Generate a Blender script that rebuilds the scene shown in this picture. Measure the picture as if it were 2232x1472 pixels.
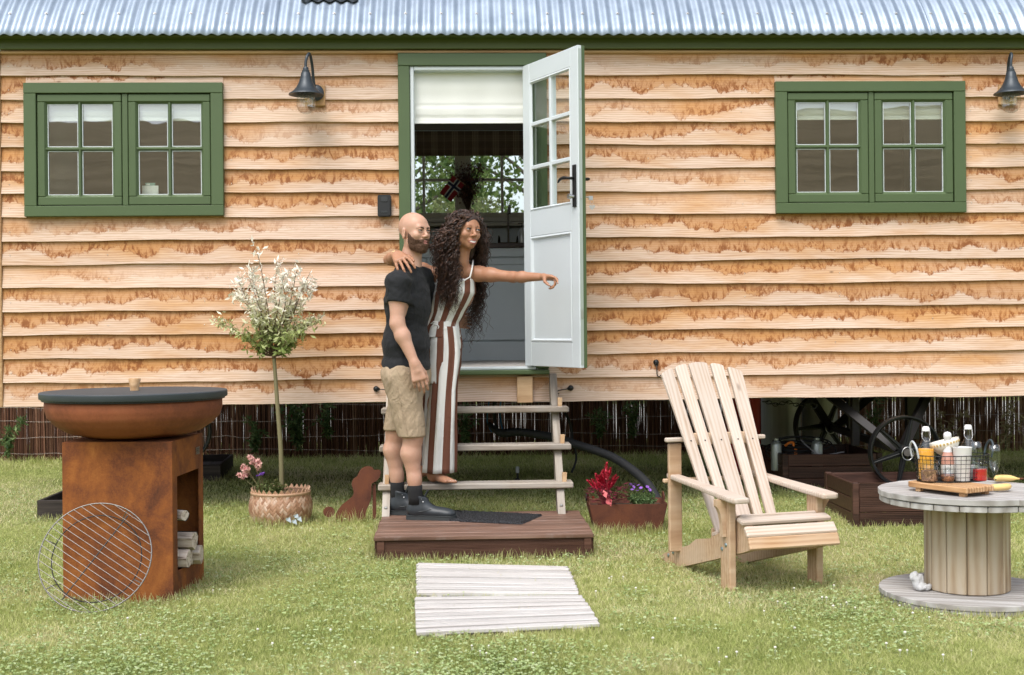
import bpy, math, random
import numpy as np
from mathutils import Vector, Matrix, Euler
random.seed(7); RN=np.random.RandomState(11)
for o in list(bpy.data.objects): bpy.data.objects.remove(o)
SC=bpy.context.scene; COL=SC.collection
# ---------------- camera
F=2800.0; PX,PY=1116.0,716.0; ROLL=0.0092; H=1.25
AX=Vector((math.cos(ROLL),0,-math.sin(ROLL))); AY=Vector((math.sin(ROLL),0,math.cos(ROLL))); AZ=Vector((0,1,0))
CAM=Vector((0,0,H))
cd=bpy.data.cameras.new('camera'); cam=bpy.data.objects.new('camera',cd); COL.objects.link(cam)
m=Matrix.Identity(4)
for i,v in enumerate((AX,AY,-AZ)):
    for j in range(3): m[j][i]=v[j]
for j in range(3): m[j][3]=CAM[j]
cam.matrix_world=m; cd.sensor_width=36; cd.sensor_fit='HORIZONTAL'; cd.lens=36*F/2232; cd.shift_y=-20/2232; cd.clip_end=900; cd.clip_start=.1
cd.dof.use_dof=True; cd.dof.focus_distance=7.6; cd.dof.aperture_fstop=5.6
SC.camera=cam
# ---------------- world + sun
SUN_EL,SUN_AZ=math.radians(58),math.radians(203)     # azimuth from +Y clockwise
wd=bpy.data.worlds.new('World'); SC.world=wd; wd.use_nodes=True
wn=wd.node_tree; bg=wn.nodes['Background']; sk=wn.nodes.new('ShaderNodeTexSky'); sk.sky_type='NISHITA'
sk.sun_disc=False; sk.sun_elevation=SUN_EL; sk.sun_rotation=SUN_AZ; sk.air_density=1.0; sk.dust_density=3.0; sk.ozone_density=1.0
hs=wn.nodes.new('ShaderNodeHueSaturation'); hs.inputs['Saturation'].default_value=.45; hs.inputs['Value'].default_value=1.0
wn.links.new(sk.outputs[0],hs.inputs['Color']); wn.links.new(hs.outputs[0],bg.inputs['Color']); bg.inputs['Strength'].default_value=.15
sl=bpy.data.lights.new('sun','SUN'); sl.energy=1.1; sl.angle=math.radians(34); sl.color=(1,.955,.89)
so=bpy.data.objects.new('sun',sl); COL.objects.link(so)
sd=Vector((math.sin(SUN_AZ)*math.cos(SUN_EL),math.cos(SUN_AZ)*math.cos(SUN_EL),math.sin(SUN_EL)))
so.rotation_euler=sd.to_track_quat('Z','Y').to_euler(); so.location=(0,0,20)
SC.view_settings.view_transform='Standard'; SC.view_settings.look='None'; SC.view_settings.exposure=1.0; SC.view_settings.gamma=1
SC.render.engine='CYCLES'; SC.cycles.max_bounces=7; SC.cycles.transparent_max_bounces=24; SC.cycles.caustics_reflective=False; SC.cycles.caustics_refractive=False
# ---------------- pixel helpers (photo pixels -> places in the world)
def ray(px,py): return AX*((px-PX)/F)+AY*(-(py-PY)/F)+AZ
def P(px,py,d): return CAM+ray(px,py)*d
def GZ(y):
    t=min(1,max(0,(y-6.9)/1.1)); t=t*t*(3-2*t); t2=min(1,max(0,(y-8)/3.5))
    return .062*t+.038*t2
def G(px,py,z=0):
    r=ray(px,py); return CAM+r*((z-H)/r.z)
CA=.0376; CD=8.4
CM=Matrix.Translation((0,CD,0))@Matrix.Rotation(CA,4,'Z'); CMI=CM.inverted()
def W(px,py,ly=0):
    "cabin-local point where the view ray meets the plane local y=ly"
    o=CMI@CAM; r=CMI.to_3x3()@ray(px,py); return o+r*((ly-o.y)/r.y)
# ---------------- node helpers
def mat(name,base=(.5,.5,.5),rough=.6,metal=0,spec=.5,**kw):
    m=bpy.data.materials.new(name); m.use_nodes=True; nt=m.node_tree; b=nt.nodes['Principled BSDF']
    b.inputs['Base Color'].default_value=(*base,1); b.inputs['Roughness'].default_value=rough; b.inputs['Metallic'].default_value=metal
    b.inputs['Specular IOR Level'].default_value=spec
    for k,v in kw.items(): b.inputs[k.replace('_',' ')].default_value=v
    return m
def nd(nt,t,ins=None,**pr):
    n=nt.nodes.new('ShaderNode'+t)
    for k,v in pr.items(): setattr(n,k,v)
    for k,v in (ins or {}).items():
        s=n.inputs[k]
        if isinstance(v,bpy.types.NodeSocket): nt.links.new(v,s)
        else: s.default_value=v
    return n
def mth(nt,op,a,b=0,c=0,clamp=False):
    n=nd(nt,'Math',{0:a,1:b,2:c},operation=op); n.use_clamp=clamp; return n.outputs[0]
def ramp(nt,fac,stops,interp='LINEAR'):
    n=nd(nt,'ValToRGB',{0:fac}); cr=n.color_ramp; cr.interpolation=interp
    while len(cr.elements)<len(stops): cr.elements.new(.5)
    for e,(p,c) in zip(cr.elements,stops): e.position=p; e.color=(*c,1) if len(c)==3 else c
    return n.outputs[0]
def mix(nt,f,a,b,bt='MIX'):
    n=nd(nt,'MixRGB',{0:f,1:a if isinstance(a,bpy.types.NodeSocket) else (*a,1),2:b if isinstance(b,bpy.types.NodeSocket) else (*b,1)},blend_type=bt); return n.outputs[0]
def ocoord(nt,scale=(1,1,1),rnd=True,obj=True):
    tc=nd(nt,'TexCoord').outputs['Object']
    mp=nd(nt,'Mapping',{0:tc,'Scale':scale})
    if rnd:
        r=nd(nt,'ObjectInfo').outputs['Random']; cx=nd(nt,'CombineXYZ',{0:mth(nt,'MULTIPLY',r,37.),1:mth(nt,'MULTIPLY',r,71.),2:mth(nt,'MULTIPLY',r,13.)}).outputs[0]
        nt.links.new(cx,mp.inputs['Location'])
    return mp.outputs[0]
def noise(nt,vec,s=5,d=4,r=.55,dist=0): return nd(nt,'TexNoise',{'Vector':vec,'Scale':s,'Detail':d,'Roughness':r,'Distortion':dist}).outputs[0]
def bump(nt,h,st=.3,dist=.01):
    b=nd(nt,'Bump',{'Height':h,'Strength':st,'Distance':dist}); nt.links.new(b.outputs[0],nt.nodes['Principled BSDF'].inputs['Normal']); return b
def setc(nt,c,inp='Base Color'): nt.links.new(c,nt.nodes['Principled BSDF'].inputs[inp])
def wood(name,stops,scale=6,stretch=14,rough=.65,bst=.25,knots=True,patch=None,var=.25,axis=0,worn=None):
    m=mat(name,rough=rough,spec=.3); nt=m.node_tree
    sc=[stretch]*3; sc[axis]=1
    v=ocoord(nt,tuple(sc)); v2=ocoord(nt,(1,1,1))
    n1=noise(nt,v,scale*.35,6,.62,.6); n2=noise(nt,v2,3.5,3,.5)
    w=nd(nt,'TexWave',{'Vector':v,'Scale':scale*.16,'Distortion':5,'Detail':3,'Detail Scale':1.2},bands_direction='Y').outputs[1]
    f=mth(nt,'ADD',mth(nt,'MULTIPLY',n1,.72),mth(nt,'MULTIPLY',w,.28))
    c=ramp(nt,f,stops)
    if patch: c=mix(nt,mth(nt,'MULTIPLY_ADD',n2,1.6,-.45,clamp=True),c,patch)
    if knots:
        k=nd(nt,'TexVoronoi',{'Vector':ocoord(nt,(1,2.6,2.6) if axis==0 else ((2.6,2.6,1) if axis==2 else (2.6,1,2.6))),'Scale':2.6}).outputs['Distance']
        c=mix(nt,ramp(nt,k,[(0,(.75,)*3),(.045,(.5,)*3),(.09,(0,0,0))]),c,tuple(x*.35 for x in stops[0][1]))
    r=nd(nt,'ObjectInfo').outputs['Random']
    c=nd(nt,'HueSaturation',{'Color':c,'Value':mth(nt,'MULTIPLY_ADD',r,var,1-var/2)}).outputs[0]
    if worn: c=mix(nt,mth(nt,'MULTIPLY_ADD',noise(nt,v2,9,5,.7),3.2,-1.7,clamp=True),c,worn)
    setc(nt,c); bump(nt,f,bst,.004); return m
# ---------------- mesh builder
class MB:
    def __init__(s): s.v=[]; s.f=[]; s.uv=None
    def add(s,vs,fs):
        o=len(s.v); s.v+= [tuple(v) for v in vs]; s.f+=[tuple(i+o for i in f) for f in fs]; return s
    def box(s,c,size,R=None,bev=0):
        hx,hy,hz=[a/2 for a in size]; R=R or Matrix.Identity(3); c=Vector(c)
        if bev<=0:
            vs=[c+R@Vector((x*hx,y*hy,z*hz)) for x in(-1,1) for y in(-1,1) for z in(-1,1)]
            fs=[(0,1,3,2),(4,6,7,5),(0,4,5,1),(2,3,7,6),(0,2,6,4),(1,5,7,3)]; return s.add(vs,fs)
        b=min(bev,hx*.49,hy*.49,hz*.49); vs=[]; idx={}
        for x in(-1,1):
            for y in(-1,1):
                for z in(-1,1):
                    for a in range(3):
                        q=[x*hx,y*hy,z*hz]
                        for k in range(3):
                            if k!=a: q[k]-= (x,y,z)[k]*b
                        idx[(x,y,z,a)]=len(vs); vs.append(c+R@Vector(q))
        fs=[]
        for a in range(3):
            k1,k2=[(1,2),(2,0),(0,1)][a]
            for sg in(-1,1):
                q=[]
                for u,w in((-1,-1),(1,-1),(1,1),(-1,1)):
                    t=[0,0,0]; t[a]=sg; t[k1]=u; t[k2]=w; q.append(idx[(*t,a)])
                fs.append(tuple(q if sg>0 else q[::-1]))
        for a in range(3):
            k1,k2=[(1,2),(2,0),(0,1)][a]
            for u in(-1,1):
                for w in(-1,1):
                    t0=[0,0,0]; t1=[0,0,0]; t0[a]=-1; t1[a]=1
                    for t in(t0,t1): t[k1]=u; t[k2]=w
                    q=[idx[(*t0,k1)],idx[(*t1,k1)],idx[(*t1,k2)],idx[(*t0,k2)]]
                    fs.append(tuple(q if u*w<0 else q[::-1]))
        for x in(-1,1):
            for y in(-1,1):
                for z in(-1,1):
                    q=[idx[(x,y,z,a)] for a in range(3)]; fs.append(tuple(q if x*y*z>0 else q[::-1]))
        return s.add(vs,fs)
    def tube(s,pts,r,n=8,closed=False,caps=True):
        pts=[Vector(p) for p in pts]; m=len(pts); rr=r if hasattr(r,'__len__') else [r]*m
        vs=[]; up=None
        for i,p in enumerate(pts):
            a=pts[(i-1)%m] if (closed or i>0) else p; b=pts[(i+1)%m] if (closed or i<m-1) else p
            d=(b-a).normalized() if (b-a).length>1e-9 else Vector((0,0,1))
            if up is None: up=Vector((0,0,1)) if abs(d.z)<.9 else Vector((1,0,0))
            x=d.cross(up)
            if x.length<1e-4: x=d.cross(Vector((0,1,0)))
            x.normalize(); y=x.cross(d).normalized(); up=y
            for k in range(n):
                t=2*math.pi*k/n; vs.append(p+(x*math.cos(t)+y*math.sin(t))*rr[i])
        fs=[]
        for i in range(m if closed else m-1):
            j=(i+1)%m
            for k in range(n):
                l=(k+1)%n; fs.append((i*n+k,i*n+l,j*n+l,j*n+k))
        if caps and not closed: fs.append(tuple(range(n))[::-1]); fs.append(tuple((m-1)*n+k for k in range(n)))
        return s.add(vs,fs)
    def lathe(s,prof,c=(0,0,0),n=32,R=None,a0=0,a1=2*math.pi,sx=1,sy=1,caps=False):
        c=Vector(c); R=R or Matrix.Identity(3); vs=[]; full=abs(a1-a0-2*math.pi)<1e-6; nn=n if full else n+1
        for r,z in prof:
            for k in range(nn):
                t=a0+(a1-a0)*k/n; vs.append(c+R@Vector((r*math.cos(t)*sx,r*math.sin(t)*sy,z)))
        fs=[]
        for i in range(len(prof)-1):
            for k in range(n):
                l=(k+1)%nn; fs.append((i*nn+k,i*nn+l,(i+1)*nn+l,(i+1)*nn+k))
        if caps: fs.append(tuple(range(nn))[::-1]); fs.append(tuple((len(prof)-1)*nn+k for k in range(nn)))
        return s.add(vs,fs)
    def prism(s,poly,h,M4=None):
        "poly in xy, extruded 0..h in z, placed by M4"
        M4=M4 or Matrix.Identity(4); n=len(poly)
        ar=sum(poly[i][0]*poly[(i+1)%n][1]-poly[(i+1)%n][0]*poly[i][1] for i in range(n))
        if ar<0: poly=poly[::-1]
        if h<0: poly=poly[::-1]
        vs=[M4@Vector((x,y,0)) for x,y in poly]+[M4@Vector((x,y,h)) for x,y in poly]
        fs=[tuple(range(n))[::-1],tuple(range(n,2*n))]+[(i,(i+1)%n,n+(i+1)%n,n+i) for i in range(n)]
        return s.add(vs,fs)
    def mesh(s,name,smooth=False,fixn=False):
        me=bpy.data.meshes.new(name); me.from_pydata(s.v,[],s.f); me.update()
        if fixn:
            import bmesh; b=bmesh.new(); b.from_mesh(me); bmesh.ops.recalc_face_normals(b,faces=b.faces); b.to_mesh(me); b.free()
        if smooth:
            me.polygons.foreach_set('use_smooth',[True]*len(me.polygons))
        return me
def npmesh(name,V,Fq,smooth=True,attrs=None):
    "fast mesh from numpy arrays (faces all same size)"
    me=bpy.data.meshes.new(name); V=np.asarray(V,np.float32); Fq=np.asarray(Fq,np.int32); k=Fq.shape[1]
    me.vertices.add(len(V)); me.vertices.foreach_set('co',V.ravel()); me.loops.add(Fq.size); me.loops.foreach_set('vertex_index',Fq.ravel())
    me.polygons.add(len(Fq)); me.polygons.foreach_set('loop_start',np.arange(0,Fq.size,k,dtype=np.int32))
    try: me.polygons.foreach_set('loop_total',np.full(len(Fq),k,np.int32))
    except Exception: pass
    me.update(calc_edges=True)
    if smooth: me.polygons.foreach_set('use_smooth',np.ones(len(Fq),bool))
    for an,arr in (attrs or {}).items():
        a=me.attributes.new(an,'FLOAT','POINT'); a.data.foreach_set('value',np.asarray(arr,np.float32))
    me.validate(); return me
def tag(o,label=None,cat=None,group=None,kind=None):
    for k,v in (('label',label),('category',cat),('group',group),('kind',kind)):
        if v: o[k]=v
    return o
def thing(name,label,cat,loc=(0,0,0),rotz=0,group=None,M4=None):
    o=bpy.data.objects.new(name,None); COL.objects.link(o); o.empty_display_size=.05
    o.matrix_basis=M4 if M4 is not None else Matrix.Translation(loc)@Matrix.Rotation(rotz,4,'Z')
    return tag(o,label,cat,group)
def obj(name,me,mt,parent=None,M4=None,kind=None,label=None,smooth=False,fixn=False,auto=None):
    if isinstance(me,MB): me=me.mesh(name,smooth,fixn)
    if mt is not None and len(me.materials)==0: me.materials.append(mt)
    if auto:
        me.polygons.foreach_set('use_smooth',[True]*len(me.polygons)); me.set_sharp_from_angle(angle=math.radians(auto))
    o=bpy.data.objects.new(name,me); COL.objects.link(o)
    if parent: o.parent=parent
    if M4 is not None: o.matrix_basis=M4
    if kind: o['kind']=kind
    if label: o['label']=label
    return o
_c={}
def boxmesh(size,mt,bev):
    k=(tuple(round(a,4) for a in size),mt.name,round(bev,4))
    if k not in _c:
        me=MB().box((0,0,0),size,None,bev).mesh('box_mesh'); me.materials.append(mt); _c[k]=me
    return _c[k]
def B(name,parent,xr,yr,zr,mt,bev=.003,**kw):
    s=(xr[1]-xr[0],yr[1]-yr[0],zr[1]-zr[0]); c=((xr[0]+xr[1])/2,(yr[0]+yr[1])/2,(zr[0]+zr[1])/2)
    return obj(name,boxmesh(s,mt,bev),mt,parent,Matrix.Translation(c),**kw)
def frame(p0,p1,up=(0,0,1)):
    p0,p1=Vector(p0),Vector(p1); x=(p1-p0).normalized(); z=Vector(up); z=(z-x*z.dot(x)).normalized(); y=z.cross(x)
    m=Matrix.Identity(4)
    for i,v in enumerate((x,y,z)):
        for j in range(3): m[j][i]=v[j]
    for j in range(3): m[j][3]=((p0+p1)/2)[j]
    return m
def plank(name,parent,p0,p1,w,t,mt,up=(0,0,1),bev=.003,**kw):
    L=(Vector(p1)-Vector(p0)).length
    return obj(name,boxmesh((L,w,t),mt,bev),mt,parent,frame(p0,p1,up),**kw)
def copy_tree(o,parent=None,M4=None,label=None):
    c=o.copy(); COL.objects.link(c)
    if parent: c.parent=parent
    if M4 is not None: c.matrix_basis=M4
    if label: c['label']=label
    for ch in [x for x in SC.objects if x.parent==o]: copy_tree(ch,c)
    return c
def bez(pts,n=12):
    "catmull-rom through pts"
    pts=[Vector(p) for p in pts]; out=[]
    for i in range(len(pts)-1):
        p0=pts[max(i-1,0)]; p1=pts[i]; p2=pts[i+1]; p3=pts[min(i+2,len(pts)-1)]
        for k in range(n):
            t=k/n; out.append(.5*((2*p1)+(p2-p0)*t+(2*p0-5*p1+4*p2-p3)*t*t+(3*p1-p0-3*p2+p3)*t**3))
    out.append(pts[-1]); return out
# ---------------- materials
def clad_material():
    m=mat('stained larch cladding',rough=.62,spec=.28); nt=m.node_tree
    tc=nd(nt,'TexCoord').outputs['Object']; sx=nd(nt,'SeparateXYZ',{0:tc}); r=nd(nt,'ObjectInfo').outputs['Random']
    x,z=sx.outputs[0],sx.outputs[2]; r1=mth(nt,'MULTIPLY',r,57.3); r2=mth(nt,'FRACT',mth(nt,'MULTIPLY',r,13.37)); r3=mth(nt,'FRACT',mth(nt,'MULTIPLY',r,7.77))
    def cv(a,b,c): return nd(nt,'CombineXYZ',{0:a,1:b,2:c}).outputs[0]
    t=mth(nt,'DIVIDE',z,.152)
    # grain
    v=cv(mth(nt,'MULTIPLY',x,1.6),r1,mth(nt,'MULTIPLY',z,22.))
    g=noise(nt,v,2.2,7,.62,1.8)
    cath=nd(nt,'TexWave',{'Vector':cv(mth(nt,'MULTIPLY',x,1.2),r1,mth(nt,'MULTIPLY',z,9.)),'Scale':2.4,'Distortion':7,'Detail':3,'Detail Scale':.8},bands_direction='Z').outputs[1]
    g=mth(nt,'ADD',mth(nt,'MULTIPLY',g,.75),mth(nt,'MULTIPLY',cath,.25))
    pale=ramp(nt,g,[(.25,(.45,.30,.21)),(.5,(.58,.425,.325)),(.75,(.66,.53,.44))])
    warm=ramp(nt,g,[(.25,(.38,.185,.072)),(.5,(.50,.27,.115)),(.75,(.57,.345,.175))])
    big=noise(nt,cv(mth(nt,'MULTIPLY',x,.9),r1,mth(nt,'MULTIPLY',z,4.)),1.6,4,.55)
    wf=mth(nt,'ADD',mth(nt,'MULTIPLY_ADD',big,3.2,-1.38),mth(nt,'MULTIPLY_ADD',t,.9,-.3))
    base=mix(nt,mth(nt,'ADD',wf,mth(nt,'MULTIPLY_ADD',r2,.6,-.3),clamp=True),pale,warm)
    # tannin stains running down from the lap: a wavering tide line, blotches and drips above it
    r4=mth(nt,'FRACT',mth(nt,'MULTIPLY',r,29.7))
    low=noise(nt,cv(mth(nt,'MULTIPLY',x,3.2),r1,mth(nt,'MULTIPLY',z,1.5)),1.2,4,.6)
    fine=noise(nt,cv(mth(nt,'MULTIPLY',x,22.),r1,mth(nt,'MULTIPLY',z,24.)),1.5,6,.7,1.2)
    t0=mth(nt,'ADD',mth(nt,'ADD',mth(nt,'MULTIPLY_ADD',low,1.8,-.48),mth(nt,'MULTIPLY',r3,.16)),mth(nt,'MULTIPLY_ADD',fine,.42,-.21))
    e=mth(nt,'SUBTRACT',t,t0)
    e1=ramp(nt,mth(nt,'MULTIPLY_ADD',e,1.,.5),[(.46,(0,0,0)),(.50,(.55,.55,.55)),(.58,(1,1,1))])
    amt=mth(nt,'MULTIPLY_ADD',noise(nt,cv(mth(nt,'MULTIPLY',x,.9),r1,r1),1.3,2,.5),3.2,mth(nt,'MULTIPLY_ADD',r2,1.9,-1.5),clamp=True)
    c=mix(nt,mth(nt,'MULTIPLY',e1,mth(nt,'MULTIPLY_ADD',amt,.52,.12)),base,(.46,.215,.068))
    lnf=ramp(nt,mth(nt,'MULTIPLY_ADD',e,1.,.5),[(.475,(0,0,0)),(.498,(1,1,1)),(.512,(1,1,1)),(.535,(0,0,0))])
    drip=noise(nt,cv(mth(nt,'MULTIPLY',x,13.),r1,mth(nt,'MULTIPLY',z,7.)),1.5,6,.66,1.3)
    jag=noise(nt,cv(mth(nt,'MULTIPLY',x,60.),r1,mth(nt,'MULTIPLY',z,26.)),1.4,4,.7)
    dm=mth(nt,'MULTIPLY_ADD',mth(nt,'ADD',drip,mth(nt,'MULTIPLY_ADD',jag,.30,-.15)),6.,-2.55,clamp=True)
    win=ramp(nt,mth(nt,'MULTIPLY_ADD',e,1.,.5),[(.44,(0,0,0)),(.50,(1,1,1)),(.70,(.9,.9,.9)),(.90,(.35,.35,.35))])
    dk=mth(nt,'MULTIPLY',mth(nt,'MULTIPLY',dm,win),amt)
    c=mix(nt,mth(nt,'MULTIPLY',dk,.75),c,(.37,.135,.030))
    core=mth(nt,'MULTIPLY',mth(nt,'MULTIPLY_ADD',mth(nt,'ADD',drip,mth(nt,'MULTIPLY_ADD',jag,.34,-.17)),9.,-4.42,clamp=True),mth(nt,'MULTIPLY',win,amt))
    c=mix(nt,mth(nt,'MULTIPLY',core,.80),c,(.175,.050,.010))
    c=mix(nt,mth(nt,'MULTIPLY',mth(nt,'MULTIPLY',lnf,mth(nt,'MULTIPLY_ADD',jag,2.4,-.7,clamp=True)),mth(nt,'MULTIPLY_ADD',amt,.65,.15)),c,(.20,.065,.018))
    k=nd(nt,'TexVoronoi',{'Vector':cv(x,r1,mth(nt,'MULTIPLY',z,2.)),'Scale':2.6}).outputs['Distance']
    c=mix(nt,ramp(nt,k,[(0,(.9,)*3),(.02,(.6,)*3),(.05,(0,0,0))]),c,(.10,.05,.025))
    c=nd(nt,'HueSaturation',{'Color':c,'Value':mth(nt,'MULTIPLY_ADD',r,.16,.93)}).outputs[0]
    setc(nt,c); bump(nt,g,.18,.003); return m
M={}
M['clad']=clad_material()
def paint(name,c,rough=.45,var=.08):
    m=mat(name,c,rough,spec=.4); nt=m.node_tree; v=ocoord(nt,(1,1,1)); n=noise(nt,v,4,5,.6); n2=noise(nt,ocoord(nt,(2,40,40)),3,4,.6)
    setc(nt,mix(nt,mth(nt,'MULTIPLY_ADD',n,1.2,-.3,clamp=True),tuple(a*(1-var) for a in c),tuple(min(1,a*(1+var)) for a in c)))
    bump(nt,n2,.12,.002); return m
M['green']=paint('sage green paint',(.074,.112,.048),.42)
M['green_shaded']=paint('shaded green paint',(.070,.095,.018),.45)  # same green joinery paint, with the shade under the eaves put into its colour
M['white']=paint('white gloss paint',(.60,.65,.68),.35,.03)
M['cream']=paint('cream paint',(.55,.54,.47),.5,.03)
M['greyblue']=paint('grey blue cabinet paint',(.66,.73,.76),.5,.03)
M['taupe']=paint('taupe window paint',(.58,.55,.49),.5,.03)
M['iron']=mat('black iron',(.008,.009,.010),.38,.2,.5); bump(M['iron'].node_tree,noise(M['iron'].node_tree,ocoord(M['iron'].node_tree),60,4,.6),.25,.002)
M['blackpl']=mat('black plastic',(.012,.013,.015),.42)
M['darkint']=mat('brown screen and pelmet',(.20,.17,.14),.7); M['inside']=mat('pale interior lining',(.82,.81,.77),.7)
M['lampmetal']=mat('anthracite lamp metal',(.035,.045,.055),.42,.3)
M['steel']=mat('brushed steel',(.55,.55,.54),.28,1)
M['zinc']=mat('zinc screw',(.5,.5,.5),.35,.9)
def roofm():
    m=mat('galvanised corrugated iron',(.60,.65,.70),.34,.75,.5); nt=m.node_tree; v=ocoord(nt,(1,.35,1))
    n=noise(nt,v,7,5,.6); n2=noise(nt,ocoord(nt,(1.3,.25,1)),1.1,3,.6)
    c=ramp(nt,n,[(.3,(.27,.33,.40)),(.7,(.40,.47,.56))]); setc(nt,c)
    setc(nt,ramp(nt,n2,[(.3,(.40,)*3),(.7,(.60,)*3)]),'Roughness'); return m
M['roof']=roofm()
def glassm(name,tint=(1,1,1),refl=.04,rough=0.0):
    m=bpy.data.materials.new(name); m.use_nodes=True; nt=m.node_tree; nt.nodes.remove(nt.nodes['Principled BSDF']); out=nt.nodes['Material Output']
    fr=nd(nt,'Fresnel',{'IOR':1.45}).outputs[0]; f=mth(nt,'MULTIPLY',mth(nt,'ADD',fr,refl,clamp=True),mth(nt,'SUBTRACT',1.0,nd(nt,'NewGeometry').outputs['Backfacing']))
    t=nd(nt,'BsdfTransparent',{0:(*tint,1)}); g=nd(nt,'BsdfGlossy',{'Roughness':rough,'Color':(1,1,1,1)})
    n=noise(nt,ocoord(nt),2.2,2,.5); b=nd(nt,'Bump',{'Height':n,'Strength':.06,'Distance':.02}); nt.links.new(b.outputs[0],g.inputs['Normal'])
    x=nd(nt,'MixShader',{0:f}); nt.links.new(t.outputs[0],x.inputs[1]); nt.links.new(g.outputs[0],x.inputs[2]); nt.links.new(x.outputs[0],out.inputs[0]); return m
M['pane']=glassm('window glass',(.90,.93,.90),.19)
M['paned']=glassm('door glass',(.95,.97,.96),.05)
M['glass']=glassm('clear glass',(.96,.98,.98),.04); M['globe']=glassm('thick lamp glass',(.93,.95,.95),.13)
def rust(name,stops,s=6,rough=.85):
    m=mat(name,rough=rough,spec=.25); nt=m.node_tree; v=ocoord(nt)
    n=noise(nt,v,s,8,.68,.4); n2=noise(nt,ocoord(nt,(1.3,1.3,.32)),s*.5,5,.65,.6); n3=noise(nt,v,s*22,3,.7)
    f=mth(nt,'ADD',mth(nt,'MULTIPLY',n,.5),mth(nt,'ADD',mth(nt,'MULTIPLY',n2,.38),mth(nt,'MULTIPLY',n3,.14)))
    setc(nt,ramp(nt,f,stops)); bump(nt,n3,.35,.003); return m
M['rust']=rust('corten rust',[(.36,(.05,.022,.014)),(.46,(.14,.046,.018)),(.54,(.23,.076,.020)),(.63,(.31,.115,.028)),(.75,(.20,.07,.025))])
M['rustbowl']=rust('rusty fire bowl steel',[(.34,(.07,.028,.018)),(.46,(.16,.05,.025)),(.58,(.26,.082,.036)),(.72,(.30,.11,.05))],3,.7)
M['rustdark']=rust('dark rusty sheet',[(.35,(.055,.022,.016)),(.5,(.115,.042,.026)),(.65,(.17,.06,.03)),(.75,(.09,.04,.03))],7,.85)
M['steps']=wood('weathered oak step',[(.28,(.16,.115,.08)),(.5,(.30,.245,.19)),(.72,(.43,.38,.32))],9,16,.7,.3,patch=(.36,.34,.31))
M['stringer']=wood('weathered oak upright',[(.28,(.16,.115,.08)),(.5,(.30,.245,.19)),(.72,(.43,.38,.32))],9,16,.7,.3,patch=(.36,.34,.31),axis=2)
M['newoak']=wood('fresh oak wedge',[(.3,(.40,.24,.12)),(.7,(.58,.40,.24))],8,10,.6)
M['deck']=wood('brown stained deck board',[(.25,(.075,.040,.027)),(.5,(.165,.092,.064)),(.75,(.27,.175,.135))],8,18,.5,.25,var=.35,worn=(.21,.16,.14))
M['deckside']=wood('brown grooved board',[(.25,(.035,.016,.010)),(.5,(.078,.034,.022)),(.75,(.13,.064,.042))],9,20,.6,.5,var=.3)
M['pale']=wood('bleached silver timber',[(.25,(.34,.31,.29)),(.5,(.47,.45,.43)),(.75,(.58,.565,.55))],9,22,.75,.3,knots=True,var=.22)
M['chair']=wood('light unfinished cedar',[(.25,(.34,.185,.09)),(.5,(.47,.30,.17)),(.75,(.56,.40,.26))],7,11,.6,.22,var=.14,patch=(.52,.41,.31))
M['chairback']=wood('pale planed cedar slat',[(.25,(.38,.27,.19)),(.5,(.50,.40,.32)),(.75,(.58,.49,.42))],7,14,.55,.15,var=.12,patch=(.53,.46,.40))
M['spool']=wood('weathered pine stave',[(.22,(.15,.095,.05)),(.42,(.32,.225,.135)),(.6,(.42,.34,.24)),(.8,(.48,.42,.34))],5,8,.75,.3,var=.35,patch=(.42,.35,.26))
M['spooltop']=wood('grey weathered spool board',[(.25,(.24,.22,.20)),(.5,(.35,.335,.32)),(.75,(.46,.45,.44))],5,7,.75,.12,var=.25)
M['planter']=wood('dark brown planter plank',[(.25,(.022,.011,.008)),(.5,(.055,.026,.018)),(.75,(.10,.05,.036))],9,18,.5,.4,var=.3,knots=False)
M['trayd']=wood('blackened timber',[(.25,(.014,.011,.010)),(.5,(.035,.027,.023)),(.75,(.075,.06,.052))],9,18,.7,.4,knots=False)
M['burnt']=wood('charred grain tray wood',[(.25,(.20,.09,.035)),(.5,(.46,.26,.12)),(.72,(.62,.42,.24))],12,9,.5,.4,knots=False)
M['moulding']=wood('warm larch trim',[(.25,(.36,.20,.09)),(.7,(.58,.38,.20))],7,18,.6,knots=False)
M['chassis']=mat('black chassis steel',(.010,.008,.008),.45,.1)
M['rubber']=mat('black rubber',(.012,.013,.015),.7)
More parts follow.
